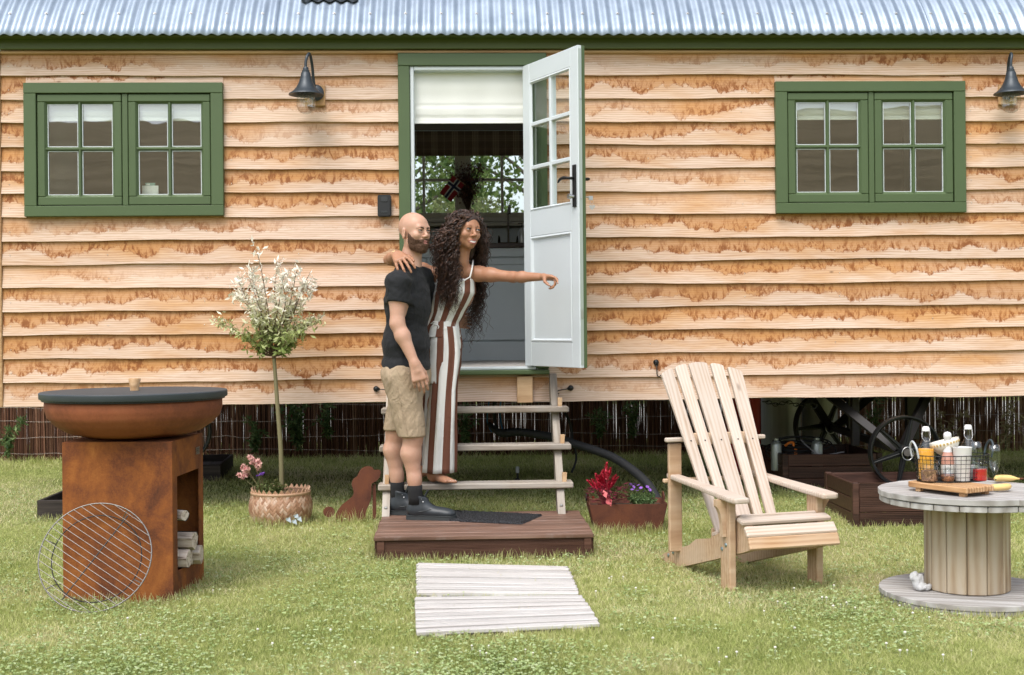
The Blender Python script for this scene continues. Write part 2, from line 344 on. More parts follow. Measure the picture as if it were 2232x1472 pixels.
# ================= SETTING
def soil_grass():
    m=mat('lawn soil and thatch',rough=.95,spec=.1); nt=m.node_tree; v=ocoord(nt,rnd=False)
    n=noise(nt,v,1.3,6,.65); n2=noise(nt,v,40,4,.7)
    c=ramp(nt,n,[(.3,(.14,.17,.05)),(.5,(.25,.28,.09)),(.7,(.36,.35,.15))]); c=mix(nt,mth(nt,'MULTIPLY_ADD',n2,2,-.8,clamp=True),c,(.08,.09,.03))
    setc(nt,c); bump(nt,n2,.6,.02); return m
def build_ground():
    xs=np.concatenate([np.linspace(-220,-12,14),np.linspace(-10,10,81),np.linspace(12,220,14)])
    ys=np.concatenate([np.linspace(-60,0,16),np.linspace(.5,14,91),np.linspace(15,26,8),np.linspace(30,300,20)])
    X,Y=np.meshgrid(xs,ys); Z=np.vectorize(GZ)(Y)+.006*np.sin(X*1.7+Y)*np.cos(Y*1.3-X*.7)
    nx,ny=len(xs),len(ys); V=np.stack([X.ravel(),Y.ravel(),Z.ravel()],1)
    i=np.arange(nx*ny).reshape(ny,nx); Fq=np.stack([i[:-1,:-1],i[:-1,1:],i[1:,1:],i[1:,:-1]],-1).reshape(-1,4)
    o=obj('lawn_ground',npmesh('lawn_ground',V,Fq),soil_grass()); o['kind']='structure'
    # hillside behind the photographer, seen only as a reflection in the panes
    m=mat('dry grass hillside',rough=.95,spec=.05); nt=m.node_tree; v=ocoord(nt,(.02,.05,.3),rnd=False); n=noise(nt,v,3,6,.6)
    setc(nt,ramp(nt,n,[(.3,(.19,.155,.09)),(.7,(.34,.28,.175))]))
    xs=np.linspace(-220,220,60); ts=np.linspace(0,1,14); X,T=np.meshgrid(xs,ts)
    Y=-60-T*120; Z=-.2+ (T**.75)*(34.5+1.5*np.sin(X*.02)+.6*np.sin(X*.07))
    i=np.arange(60*14).reshape(14,60); Fq=np.stack([i[:-1,:-1],i[1:,:-1],i[1:,1:],i[:-1,1:]],-1).reshape(-1,4)
    o=obj('hillside',npmesh('hillside',np.stack([X.ravel(),Y.ravel(),Z.ravel()],1),Fq),m); o['kind']='structure'
    # pale gravel lane beyond the screen
    m=mat('pale gravel',(.5,.48,.44),.9); nt=m.node_tree; setc(nt,ramp(nt,noise(nt,ocoord(nt,rnd=False),30,4,.7),[(.3,(.25,.24,.22)),(.7,(.42,.41,.38))]))
    o=obj('gravel_lane',MB().add([(-30,13.2,.105),(30,13.2,.105),(30,19,.115),(-30,19,.115)],[(0,1,2,3)]),m); o['kind']='structure'
build_ground()
# footprints where no grass grows: list of polygons (world xy)
BARE=[]
def inpoly(X,Y,poly):
    r=np.zeros(len(X),bool); n=len(poly)
    for i in range(n):
        x1,y1=poly[i][:2]; x2,y2=poly[(i+1)%n][:2]
        c=((y1>Y)!=(y2>Y))&(X<(x2-x1)*(Y-y1)/(y2-y1+1e-12)+x1); r^=c
    return r
def vn(X,Y,s,seed=0):
    "cheap value noise"
    rs=np.random.RandomState(seed); T=rs.rand(64,64); x=X*s; y=Y*s; i=np.floor(x).astype(int); j=np.floor(y).astype(int); u=x-i; w=y-j; u=u*u*(3-2*u); w=w*w*(3-2*w)
    g=lambda a,b:T[a%64,b%64]
    return (g(i,j)*(1-u)+g(i+1,j)*u)*(1-w)+(g(i,j+1)*(1-u)+g(i+1,j+1)*u)*w
def grassmat(name,stops,trans=.35):
    m=mat(name,rough=.55,spec=.25); nt=m.node_tree; a=nd(nt,'Attribute',attribute_name='tone').outputs['Fac']
    c=ramp(nt,a,stops); setc(nt,c); b=nt.nodes['Principled BSDF']; out=nt.nodes['Material Output']
    t=nd(nt,'BsdfTranslucent'); nt.links.new(c,t.inputs[0]); x=nd(nt,'MixShader',{0:trans}); nt.links.new(b.outputs[0],x.inputs[1]); nt.links.new(t.outputs[0],x.inputs[2]); nt.links.new(x.outputs[0],out.inputs[0]); return m
def scatter(n,y0,y1,seed):
    "points on the visible wedge of lawn, denser near the camera"
    rs=np.random.RandomState(seed); u=rs.rand(n); Y=1/(1/y0+(1/y1-1/y0)*u) ; X=(rs.rand(n)*2-1)*(.44*Y+.25)
    return X,Y,rs
def blades(n,y0,y1,seed,hmin,hmax,w,lean=.5,longmask=None):
    X,Y,rs=scatter(n,y0,y1,seed); keep=np.ones(n,bool)
    for p in BARE: keep&=~inpoly(X,Y,p)
    X,Y=X[keep],Y[keep]; n=len(X); Z=np.vectorize(GZ)(Y)-.004
    clump=vn(X,Y,9,1)*.6+vn(X,Y,3,2)*.4
    h=(hmin+(hmax-hmin)*rs.rand(n)**1.4)*(.6+.8*clump)
    if longmask is not None: h*=longmask(X,Y)
    a=rs.rand(n)*6.283; b=rs.rand(n)*6.283; le=h*lean*(.3+rs.rand(n)); ww=w*(.7+.6*rs.rand(n))*np.clip(Y/6,.8,1.6)
    dx,dy=np.cos(a)*ww/2,np.sin(a)*ww/2; lx,ly=np.cos(b)*le,np.sin(b)*le
    V=np.empty((n,5,3),np.float32)
    V[:,0]=np.stack([X-dx,Y-dy,Z],1); V[:,1]=np.stack([X+dx,Y+dy,Z],1)
    V[:,2]=np.stack([X+dx*.75+lx*.35,Y+dy*.75+ly*.35,Z+h*.6],1); V[:,3]=np.stack([X-dx*.75+lx*.35,Y-dy*.75+ly*.35,Z+h*.6],1)
    V[:,4]=np.stack([X+lx,Y+ly,Z+h],1)
    i=(np.arange(n)*5)[:,None]; T=np.concatenate([i+np.array([[0,1,2]]),i+np.array([[0,2,3]]),i+np.array([[3,2,4]])],0)
    tone=np.clip(.42*vn(X,Y,2.1,5)+.22*vn(X,Y,.6,6)+.25*vn(X,Y,14,7)+.45*rs.rand(n)-.04,0,1)
    for (ex,ey,er) in((-.15,6.9,.9),(-1.8,5.9,.55),(1.3,6.1,.5),(2.05,5.4,.5),(-.15,5.6,.6)): tone+=.28*np.exp(-(((X-ex)**2+(Y-ey)**2)/(er*er)))*rs.rand(n)
    tone=np.clip(tone,0,1)
    return V.reshape(-1,3),T,np.repeat(tone,5)
def build_grass():
    gm=grassmat('lawn grass',[(0,(.10,.135,.03)),(.28,(.25,.31,.08)),(.55,(.43,.47,.16)),(.8,(.58,.57,.28)),(1,(.70,.62,.40))])
    def lm(X,Y):
        q=np.ones(len(X)); q+=1.1*np.clip((Y-10.6)/1.0,0,1)*(Y<12.3)
        return q
    V,T,t=blades(480000,4.35,12.6,3,.010,.034,.0030,.9,lm)
    o=obj('lawn_grass',npmesh('lawn_grass',V,T,False,{'tone':t}),gm); tag(o,kind='stuff')
    # taller tufts round legs, boxes and planters
    Vs=[];Ts=[];tt=[];off=0; rs=np.random.RandomState(9)
    for (x0,y0_,x1,y1_,cnt,hh) in EDGE:
        k=rs.rand(cnt); X=x0+(x1-x0)*k+rs.randn(cnt)*.018; Y=y0_+(y1_-y0_)*k-abs(rs.randn(cnt)*.02); Z=np.vectorize(GZ)(Y)-.004; h=hh*(.4+.9*rs.rand(cnt)**1.5)
        a=rs.rand(cnt)*6.28; b=rs.rand(cnt)*6.28; w=.0019; dx,dy=np.cos(a)*w,np.sin(a)*w; lx,ly=np.cos(b)*h*.3,np.sin(b)*h*.3-h*.1
        V=np.stack([np.stack([X-dx,Y-dy,Z],1),np.stack([X+dx,Y+dy,Z],1),np.stack([X+dx*.7+lx*.4,Y+dy*.7+ly*.4,Z+h*.6],1),np.stack([X-dx*.7+lx*.4,Y-dy*.7+ly*.4,Z+h*.6],1),np.stack([X+lx,Y+ly,Z+h],1)],1).reshape(-1,3)
        i=(np.arange(cnt)*5)[:,None]+off; Ts.append(np.concatenate([i+np.array([[0,1,2]]),i+np.array([[0,2,3]]),i+np.array([[3,2,4]])],0)); Vs.append(V); tt.append(np.repeat(.45+.5*rs.rand(cnt),5)); off+=cnt*5
    o=obj('long_grass',npmesh('long_grass',np.concatenate(Vs),np.concatenate(Ts),False,{'tone':np.concatenate(tt)}),gm); tag(o,kind='stuff')
    # clover
    X,Y,rs=scatter(60000,4.35,9.5,21); m=vn(X,Y,1.3,31)*.6+vn(X,Y,4,32)*.4; keep=(m+rs.rand(len(X))*.5)>.80
    for p in BARE: keep&=~inpoly(X,Y,p)
    X,Y=X[keep],Y[keep]; n=len(X); Z=np.vectorize(GZ)(Y)+.014+rs.rand(n)*.022
    Vs=[];Ts=[]
    ang=rs.rand(n)*6.28; r=.0032+.0022*rs.rand(n)
    for q in range(3):
        a=ang+q*2.094; cx,cy=X+np.cos(a)*r*.9,Y+np.sin(a)*r*.9; tx,ty=rs.randn(n)*.35,rs.randn(n)*.35
        pts=[]
        for k in range(5):
            b=a+k*1.2566; ox,oy=np.cos(b)*r,np.sin(b)*r; pts.append(np.stack([cx+ox,cy+oy,Z+ox*tx+oy*ty],1))
        Vs.append(np.stack(pts,1).reshape(-1,3)); Ts.append(np.arange(n*5).reshape(n,5)+q*n*5)
    tone=np.tile(np.repeat(rs.rand(n),5),3)
    cm=grassmat('clover leaf',[(0,(.24,.32,.11)),(.6,(.36,.45,.19)),(1,(.48,.55,.32))],.25)
    o=obj('clover_leaves',npmesh('clover_leaves',np.concatenate(Vs),np.concatenate(Ts),False,{'tone':tone}),cm); tag(o,kind='stuff')
    # white clover heads
    mb=MB(); rs=np.random.RandomState(5)
    cl=[(1640,1345),(1400,1290),(1780,1330),(1980,1345),(1740,1410),(1300,1400),(1560,1430),(600,1405),(330,1400),(700,1240),(1250,1320),(2000,1425),(1100,1440)]
    for _ in range(60):
        c=cl[rs.randint(len(cl))] if rs.rand()<.75 else (rs.randint(20,2210),rs.randint(1260,1460))
        q=G(c[0]+rs.randn()*55,c[1]+rs.randn()*24); 
        if any(inpoly(np.array([q.x]),np.array([q.y]),p)[0] for p in BARE): continue
        rr=.004+.0025*rs.rand(); z=.022+.016*rs.rand(); mb.lathe([(0,-rr*.7),(rr*.8,-rr*.3),(rr,rr*.2),(rr*.6,rr*.75),(0,rr*.9)],(q.x,q.y,z),7); mb.tube([(q.x,q.y,0),(q.x,q.y,z)],.0008,3)
    o=obj('clover_flowers',mb,mat('white clover petals',(.68,.66,.58),.8),smooth=True); tag(o,kind='stuff')
EDGE=[(-.75,7.0,.45,7.0,200,.06)]
# ---------------- reed screen fence
def fence():
    t=thing('reed_fence','tall brown brushwood reed screen fence with wire ties behind the raised cabin','fence',(0,11.6,GZ(11.6)))
    m=mat('brown reed sticks',rough=.75,spec=.2); nt=m.node_tree; a=nd(nt,'Attribute',attribute_name='tone').outputs['Fac']
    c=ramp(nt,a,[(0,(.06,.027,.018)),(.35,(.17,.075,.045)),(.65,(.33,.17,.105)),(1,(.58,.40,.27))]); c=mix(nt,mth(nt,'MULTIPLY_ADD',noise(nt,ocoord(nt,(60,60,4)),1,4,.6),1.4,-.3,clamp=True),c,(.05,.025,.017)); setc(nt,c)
    rs=np.random.RandomState(3); Vs=[];Fs=[];tn=[];k=0; x=-7.0; row=0
    while row<2:
        if x>7.2: row+=1; x=-7.0; continue
        w=.0045+.0055*rs.rand(); gap=-.0026+(.006*rs.rand() if rs.rand()<.05 and x<2.4 else 0)
        if rs.rand()<(vn(np.array([x]),np.array([0.]),1.3,8)[0]-.45)*.2 and x<2.4: gap+=.004
        x+=w+gap
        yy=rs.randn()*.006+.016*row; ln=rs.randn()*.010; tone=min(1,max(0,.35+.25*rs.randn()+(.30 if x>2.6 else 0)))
        zs=[-.02,.5,1.0,1.72+.04*rs.randn()]; ox=0; cur=[]
        for zi,z in enumerate(zs):
            ox=ln*z+rs.randn()*.002
            for q in range(4):
                aa=q*math.pi/2+.4; cur.append((x+ox+math.cos(aa)*w/2,yy+math.sin(aa)*w/2,z))
        Vs+=cur
        for s_ in range(3):
            for q in range(4):
                l=(q+1)%4; Fs.append((k+s_*4+q,k+s_*4+l,k+s_*4+4+l,k+s_*4+4+q))
        tn+=[tone]*16; k+=16
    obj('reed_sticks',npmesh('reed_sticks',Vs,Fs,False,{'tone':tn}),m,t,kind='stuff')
    wm=mat('galvanised tie wire',(.30,.26,.22),.5,.5)
    for j,z in enumerate((.07,.2,.34,.48,.62,.9,1.2,1.5)):
        pts=[(xx,-.016-.006*rs.rand(),z+.012*math.sin(xx*1.9+j*2)+.004*rs.randn()) for xx in np.arange(-7,7.2,.13)]
        obj('tie_wire',MB().tube(pts,.0017,4,caps=False),wm,t)
    for xx in (-6.2,-3.9,-1.6,.8,3.1,5.4): obj('fence_post',MB().tube([(xx,.05,-.1),(xx,.05,1.7)],.035,10),M['trayd'],t,smooth=True)
fence()
# ---------------- trees beyond the fence
def leafmat(name,c0,c1,c2):
    return grassmat(name,[(0,c0),(.5,c1),(1,c2)],.4)
LM=[leafmat('birch leaf',(.045,.085,.02),(.09,.15,.035),(.19,.26,.07)),leafmat('pale willow leaf',(.10,.15,.05),(.19,.25,.09),(.32,.37,.16))]
BARK=mat('tree bark',(.10,.085,.065),.9)
def leaves(pts,sz,rs,aspect=.5):
    n=len(pts); a=rs.rand(n)*6.28; th=np.arccos(2*rs.rand(n)-1); d=np.stack([np.sin(th)*np.cos(a),np.sin(th)*np.sin(a),np.cos(th)],1)
    u=np.cross(d,rs.randn(n,3)); u/=np.linalg.norm(u,axis=1)[:,None]; s=(sz*(.6+.8*rs.rand(n)))[:,None]
    V=np.stack([pts,pts+d*s*.5+u*s*aspect*.5,pts+d*s,pts+d*s*.5-u*s*aspect*.5],1).reshape(-1,3)
    return V,np.arange(n*4).reshape(n,4),np.repeat(rs.rand(n),4)
def big_tree(x,y,h,r,seed,lm,label):
    rs=np.random.RandomState(seed); t=thing('background_tree',label,'tree',(x,y,GZ(y)),group='trees beyond the reed fence')
    tr=MB(); tp=bez([(0,0,0),(.1,.05,h*.3),(-.05,.1,h*.6),(.1,0,h*.95)],5); tr.tube(tp,[.16*(1-i/len(tp)*.85) for i in range(len(tp))],8)
    cs=[]
    for i in range(26):
        z=h*(.16+.8*rs.rand()); a=rs.rand()*6.28; q=r*(.35+.65*rs.rand())*math.sin(min(1,(z/h)*1.25)*math.pi*.8+.3); c=np.array([math.cos(a)*q,math.sin(a)*q,z]); cs.append(c)
        tr.tube(bez([(0,0,z*.72),tuple(c*.5+np.array([0,0,z*.38])),tuple(c)],4),[.05*(1-k/9) for k in range(9)],5)
    obj('trunk',tr,BARK,t,smooth=True)
    P_=[]
    for c in cs:
        n=330; P_.append(c+rs.randn(n,3)*np.array([.42,.42,.34])*(.6+.5*rs.rand()))
    V,Q,tn=leaves(np.concatenate(P_),.085,rs,.65)
    obj('crown',npmesh('crown',V,Q,False,{'tone':tn}),lm,t)
big_tree(-1.9,17.5,6.5,1.9,1,LM[0],'bushy dark green tree seen through the left casement of the far window')
big_tree(.75,18.5,7.5,2.1,2,LM[0],'tall dark green tree seen beside the kitchen tap through the far window')
big_tree(-.55,22.5,4.6,2.0,3,LM[1],'pale green rounded tree standing furthest off between the two dark trees')
# ---------------- weeds growing through the fence
def sprig(px,py,d,h,n,seed,label,spread=.10,sz=.055,lm=None):
    rs=np.random.RandomState(seed); b=P(px,py,d); t=thing('fence_weed',label,'plant',(b.x,b.y,b.z))
    st=MB(); pts=[]
    for i in range(n):
        a=rs.rand()*6.28; e=Vector((math.cos(a)*spread*rs.rand(),-.03-.05*rs.rand(),h*(.35+.65*rs.rand()))); c=bez([(0,0,0),(e.x*.3,e.y*.6,e.z*.6),tuple(e)],5)
        st.tube(c,[.0025*(1-k/len(c)*.7) for k in range(len(c))],4)
        for k in range(2,len(c)):
            for _ in range(3): pts.append(c[k]+Vector(rs.randn(3)*.008))
        for _ in range(6): pts.append(e)
    obj('stem',st,LMW[2],t)
    V,Q,tn=leaves(np.array([tuple(p) for p in pts]),sz,rs,.26)
    obj('foliage',npmesh('foliage',V,Q,False,{'tone':tn}),lm or LMW[0],t)
LMW=[leafmat('weed leaf',(.05,.10,.035),(.10,.17,.06),(.22,.30,.12)),leafmat('dry straw',(.3,.26,.14),(.42,.36,.2),(.5,.45,.28)),mat('weed stem',(.10,.14,.05),.7)]
sprig(20,1000,11.45,.38,9,1,'leafy green weed on the reed fence at its left end beside the black grill',.2)
sprig(560,985,11.4,.30,8,2,'green weed sprouting from the reed fence left of the potted tree trunk',.10)
sprig(650,985,11.4,.52,16,3,'largest leafy weed on the reed fence, just right of the potted tree trunk',.22,.06)
sprig(715,960,11.4,.42,9,4,'upright weed with narrow leaves on the reed fence left of the steps',.09,.05)
sprig(1015,980,11.4,.40,9,5,'green weed on the reed fence seen behind the steps beside the striped trousers',.12)
sprig(1305,960,11.4,.36,7,6,'small weed on the reed fence right of the steps above the red flowers',.12,.05)
sprig(1380,960,11.4,.46,10,7,'trailing weed on the reed fence between the steps and the wooden chair',.10,.05)
sprig(1905,975,11.35,.50,6,8,'tall weed on the reed fence seen between the iron wheels',.09,.05)
sprig(2050,985,11.35,.40,6,9,'straw-coloured dry weed on the reed fence behind the bottles',.25,.05,LMW[1])
sprig(2190,985,11.35,.5,6,10,'dry grassy weed on the reed fence at its right end',.2,.06,LMW[1])
# ================= CABIN
cab=thing('shepherds_hut','long raised wooden hut with stained boards, green windows and curved corrugated roof','cabin',M4=CM.copy())
def u(px,py=736,ly=0): return W(px,py,ly).x
def zz(px,py,ly=0): return W(px,py,ly).z
UL=u(8,600); UR=5.2; ZB=.776; PITCH=.1518; DEP=2.35
WIN=[(u(55,330,-.03),u(488,330,-.03),zz(272,472,-.03),zz(272,182,-.03)),(u(1689,330,-.03),u(2102,330,-.03),zz(1895,465,-.03),zz(1895,179,-.03))]
DR=(u(869,300,-.03),u(1192,300,-.03),zz(1030,815,-.03),zz(1000,118,-.03))
OPEN=WIN+[DR]
def wavy_board(x0,x1,z0,seed,top=None,hh=None):
    "feather-edge board: origin at the exposed lower edge, x along the wall"
    L=x1-x0; n=max(2,int(L/.12)); hh=hh or PITCH+.02; rs=np.random.RandomState(seed); ph=rs.rand(3)*6
    vs=[];fs=[]
    for i in range(n+1):
        x=L*i/n; w=.0042*math.sin(x*2.3+ph[0])+.0022*math.sin(x*7.1+ph[1])+.001*math.sin(x*19+ph[2]); b=.0015*math.sin(x*4+ph[2])
        vs+=[(x,-.030+b,w),(x,-.0275+b,w-.002),(x,-.010,w-.002),(x,-.004,hh),(x,-.0075,hh)]
    for i in range(n):
        for k in range(5):
            l=(k+1)%5; fs.append((i*5+k,i*5+l,(i+1)*5+l,(i+1)*5+k))
    fs+=[tuple(range(5))[::-1],tuple(n*5+k for k in range(5))]
    o=obj('cladding_board',MB().add(vs,fs),M['clad'],cab,Matrix.Translation((x0,0,z0)),fixn=True); return o
sd_=0
nails=MB()
for i in range(15):
    z0=ZB+PITCH*i; z1=z0+PITCH
    segs=[(UL,UR)]
    for (a,b,c,d) in OPEN:
        if z0<d-.01 and z1>c+.01 and not (z1<=c+.001):
            ns=[]
            for s,e in segs:
                if a>s and b<e: ns+=[(s,a+.004),(b-.004,e)]
                else: ns.append((s,e))
            segs=ns
    for (a,b,c,d) in OPEN:
        if z0<d-.01 and z1>c+.01:
            if d<z1: segs.append((a+.004,b-.004,d-.03,z1-d+.05))
            elif c>z0+.02: segs.append((a+.004,b-.004,z0,c+.02-z0))
    for sg in segs:
        s,e=sg[:2]; zb_=sg[2] if len(sg)>2 else z0; hh_=sg[3] if len(sg)>2 else None
        # long runs have butt joints
        cuts=[s]; L=e-s
        pass
        cuts.append(e)
        for a,b in zip(cuts[:-1],cuts[1:]):
            sd_+=1
            o=wavy_board(a,b-(.0015 if b!=e else 0),zb_,sd_,hh=hh_)
            if hh_: continue
            # boards crossing an opening edge keep their full height behind the frame; frame sits proud
            x=a+.05
            while x<b: 
                nails.lathe([(0,-.0015),(.0028,-.001),(.0032,.001)],(x,-.0255,z0+.062),6,R=Matrix.Rotation(math.pi/2,3,'X')); x+=.61+.02*random.random()
obj('nail_heads',nails,mat('nail head',(.7,.68,.62),.4,.4),cab,kind='stuff')
ZT=ZB+PITCH*14
B('moulding',cab,(UL,UR),(-.034,-.006),(ZB+PITCH*15-.012,ZB+PITCH*15+.012),M['moulding'],.006)
B('corner_board',cab,(UL-.055,UL-.002),(-.036,.04),(ZB-.003,ZB+PITCH*15),M['moulding'],.004)
# fascia
ZF=ZB+PITCH*15+.012
B('fascia_board',cab,(UL-.06,UR+.05),(-.06,-.035),(ZF,zz(1116,74,-.06)+.03),M['green_shaded'],.004)
# wall core behind the boards, with the openings left free
def rectfill(name,y0,y1,x0,x1,z0,z1,holes,mt):
    xs=sorted({x0,x1,*[h[0] for h in holes],*[h[1] for h in holes]}); mb=MB()
    for a,b in zip(xs[:-1],xs[1:]):
        zs=[z0,z1]; cuts=[(h[2],h[3]) for h in holes if h[0]<(a+b)/2<h[1]]; cur=z0
        for c,d in sorted(cuts):
            if c>cur: mb.box(((a+b)/2,(y0+y1)/2,(cur+c)/2),(b-a,y1-y0,c-cur))
            cur=d
        if cur<z1: mb.box(((a+b)/2,(y0+y1)/2,(cur+z1)/2),(b-a,y1-y0,z1-cur))
    return obj(name,mb,mt,cab)
INS=.06
hole=[(a+INS,b-INS,c+INS,d-INS) for a,b,c,d in WIN]+[(DR[0]+.07,DR[1]-.07,DR[2]+.02,DR[3]-.07)]
rectfill('front_wall_lining',0,.06,UL-.05,UR,ZB,ZF+.04,hole,M['inside'])
FLZ=zz(1060,797,.0)-.012
B('cabin_floor',cab,(UL-.05,UR),(.0605,DEP-.002),(FLZ-.08,FLZ),M['pale'],0)
B('floor_frame',cab,(UL-.05,UR),(.0605,DEP+.05),(ZB+.003,FLZ-.082),M['chassis'],0)
BX0=u(846,400,DEP);BX1=u(1172,400,DEP);BZ0=zz(1009,477,DEP);BZ1=zz(1009,288,DEP)
FILL_OPEN=[(BX1+.10,BX1+.66,BZ0-.45,BZ1),(BX0-1.35,BX0-.45,BZ0-.45,BZ1)]  # unseen openings added to the back wall to let more daylight into the room
rectfill('back_wall_lining',DEP,DEP+.06,UL-.05,UR,FLZ-.08,ZF+.3,[(BX0,BX1,BZ0,BZ1)]+FILL_OPEN,M['inside'])
for q_ in FILL_OPEN: B('pane',cab,(q_[0],q_[1]),(DEP+.02,DEP+.024),(q_[2],q_[3]),M['paned'],0)  # glazing of the added, unseen openings
B('end_wall',cab,(UL-.05,UL-.003),(.062,DEP-.002),(FLZ+.001,ZF+.2),M['inside'],0)
B('end_wall',cab,(UR+.001,UR+.05),(.002,DEP+.05),(ZB,ZF+.2),M['inside'],0)
B('ceiling_lining',cab,(UL-.02,UR),(.002,DEP+.05),(ZF+.21,ZF+.23),M['inside'],0)
B('inner_lining',cab,(u(870,500,1.0)-.57,DR[0]+.07),(.062,.072),(FLZ+.001,ZF+.2),M['inside'],0); B('inner_lining',cab,(DR[1]-.06,u(1250,500,1.0)+.49),(.062,.072),(FLZ+.001,ZF+.2),M['inside'],0)
# ---- windows
def bar(mb,x0,x1,y0,y1,z0,z1,bv=.004): mb.box(((x0+x1)/2,(y0+y1)/2,(z0+z1)/2),(x1-x0,y1-y0,z1-z0),None,bv)
def casement(a,b,c,d,mirror=False,glassmat=None,frm=None):
    g=frm or M['green']
    w=obj('window',MB().box(((a+b)/2,-.004,c+.02),(b-a-.14,.02,.03)),g,cab)      # sub-frame sill piece carries the rest
    fw=.078
    R=lambda n,x,y,z,mt=g,bv=.003:B(n,w,x,y,z,mt,bv)
    R('frame_rail',(a,b),(-.062,.0),(d-fw*.86,d)); R('frame_rail',(a,b),(-.062,.0),(c,c+fw*.86))
    R('frame_stile',(a,a+fw),(-.0605,.0),(c+fw*.86+.001,d-fw*.86-.001)); R('frame_stile',(b-fw,b),(-.0605,.0),(c+fw*.86+.001,d-fw*.86-.001))
    xi0,xi1,zi0,zi1=a+fw,b-fw,c+fw*.86,d-fw*.86; mid=(xi0+xi1)/2+(.006)
    R('mullion',(mid-.018,mid+.018),(-.048,.0),(zi0+.002,zi1-.002))
    for s0,s1 in((xi0+.005,mid-.022),(mid+.022,xi1-.005)):
        sw=.048; z0,z1=zi0+.005,zi1-.006
        mb=MB(); bar(mb,s0,s1,-.05,-.015,z1-sw,z1); bar(mb,s0,s1,-.05,-.015,z0,z0+sw+.006); bar(mb,s0,s0+sw,-.0495,-.015,z0+sw+.007,z1-sw-.001); bar(mb,s1-sw,s1,-.0495,-.015,z0+sw+.007,z1-sw-.001)
        obj('sash_frame',mb,g,w)
        x0,x1,q0,q1=s0+sw,s1-sw,z0+sw+.006,z1-sw; xm,zm=(x0+x1)/2,(q0+q1)/2+.004
        # chamfered moulding round the glass
        ch=MB(); k=.013
        for (p,q,r_,s_) in (((x0,q0),(x1,q0),(x1-k,q0+k),(x0+k,q0+k)),((x1,q0),(x1,q1),(x1-k,q1-k),(x1-k,q0+k)),((x1,q1),(x0,q1),(x0+k,q1-k),(x1-k,q1-k)),((x0,q1),(x0,q0),(x0+k,q0+k),(x0+k,q1-k))):
            ch.add([(p[0],-.046,p[1]),(q[0],-.046,q[1]),(r_[0],-.030,r_[1]),(s_[0],-.030,s_[1])],[(0,1,2,3)])
        obj('sash_moulding',ch,g,w)
        for vert in (True,False):
            gb=MB(); hw=.013
            prof=[(-hw,-.028),(-.005,-.044),(.005,-.044),(hw,-.028)]
            if vert: vs=[(xm+p,y,z) for z in(q0+.003,q1-.003) for p,y in prof]
            else: vs=[(x,y-.0012,zm+p) for x in(x0+.003,x1-.003) for p,y in prof]
            gb.add(vs,[(0,1,5,4),(1,2,6,5),(2,3,7,6),(3,0,4,7),(3,2,1,0),(4,5,6,7)]); obj('glazing_bar',gb,g,w,fixn=True)
        bd=MB()
        for (p0,p1) in((x0+k,xm-.0135),(xm+.0135,x1-k)):
            for (r0,r1) in((q0+k,zm-.0135),(zm+.0135,q1-k)):
                e=.004
                for t in((p0,p0+e,r0,r1),(p1-e,p1,r0,r1),(p0+e,p1-e,r0,r0+e),(p0+e,p1-e,r1-e,r1)): bar(bd,t[0],t[1],-.030,-.022,t[2],t[3],0)
                B('pane',w,(p0+.001,p1-.001),(-.0215,-.0175),(r0+.001,r1-.001),glassmat or M['pane'],0)
        obj('glazing_bead',bd,M['white'],w)
    return w,(xi0,xi1,zi0,zi1)
w1,i1=casement(*WIN[0]); w2,i2=casement(*WIN[1])
B('end_wall',cab,(i1[0]-.1,i1[1]+.1),(1.2,1.22),(FLZ,ZF+.2),M['darkint'],0); B('end_wall',cab,(i2[0]-.1,i2[1]+.1),(1.2,1.22),(FLZ,ZF+.2),M['darkint'],0)  # dark screens added behind both front windows so the room behind the glass stays dark
clothw=mat('off-white linen',(.74,.75,.72),.9); nt=clothw.node_tree; wv=noise(nt,ocoord(nt,(1,1,1)),140,2,.6); bump(nt,wv,.3,.002); setc(nt,mix(nt,mth(nt,'MULTIPLY',noise(nt,ocoord(nt),3,4),1.),(.68,.69,.65),(.80,.81,.78)))
def roman(name,label,x0,x1,z0,z1,y,mt,folds=3,grp=None,seed=1):
    t=thing(name,label,'blind',M4=CM@Matrix.Translation(((x0+x1)/2,y,z1)),group=grp)
    W_,Hh=x1-x0,z1-z0; nx,nz=36,30; V=[];Q=[]; rs=np.random.RandomState(seed)
    for j in range(nz+1):
        for i in range(nx+1):
            q=j/nz; x=-W_/2+W_*i/nx; z=-Hh*q; yy=.006*math.sin(i*.55+seed)*q+.012*math.sin(q*math.pi*folds)**2*.5
            yy+=-.008*math.exp(-((q-.66)/.02)**2)-.006*math.exp(-((q-.9)/.015)**2); V.append((x,-yy,z+.002*math.sin(i*.4)*(q>.95)))
    for j in range(nz):
        for i in range(nx): a=j*(nx+1)+i; Q.append((a,a+nx+1,a+nx+2,a+1))
    obj('blind_fabric',npmesh('blind_fabric',V,Q),mt,t); obj('hem_bar',MB().box((0,-.008,-Hh-.004),(W_,.008,.011),None,.003),mt,t); obj('headrail',MB().box((0,.012,.006),(W_,.03,.02),None,.003),M['white'],t)
roman('roman_blind','white roman blind rolled high behind the left green window',i1[0]-.02,i1[1]+.02,zz(270,264,.05),i1[3]+.03,.012,clothw,2,seed=2)
roman('roman_blind','white roman blind rolled high behind the right green window',i2[0]-.02,i2[1]+.02,zz(1895,261,.05),i2[3]+.03,.012,clothw,2,seed=3)
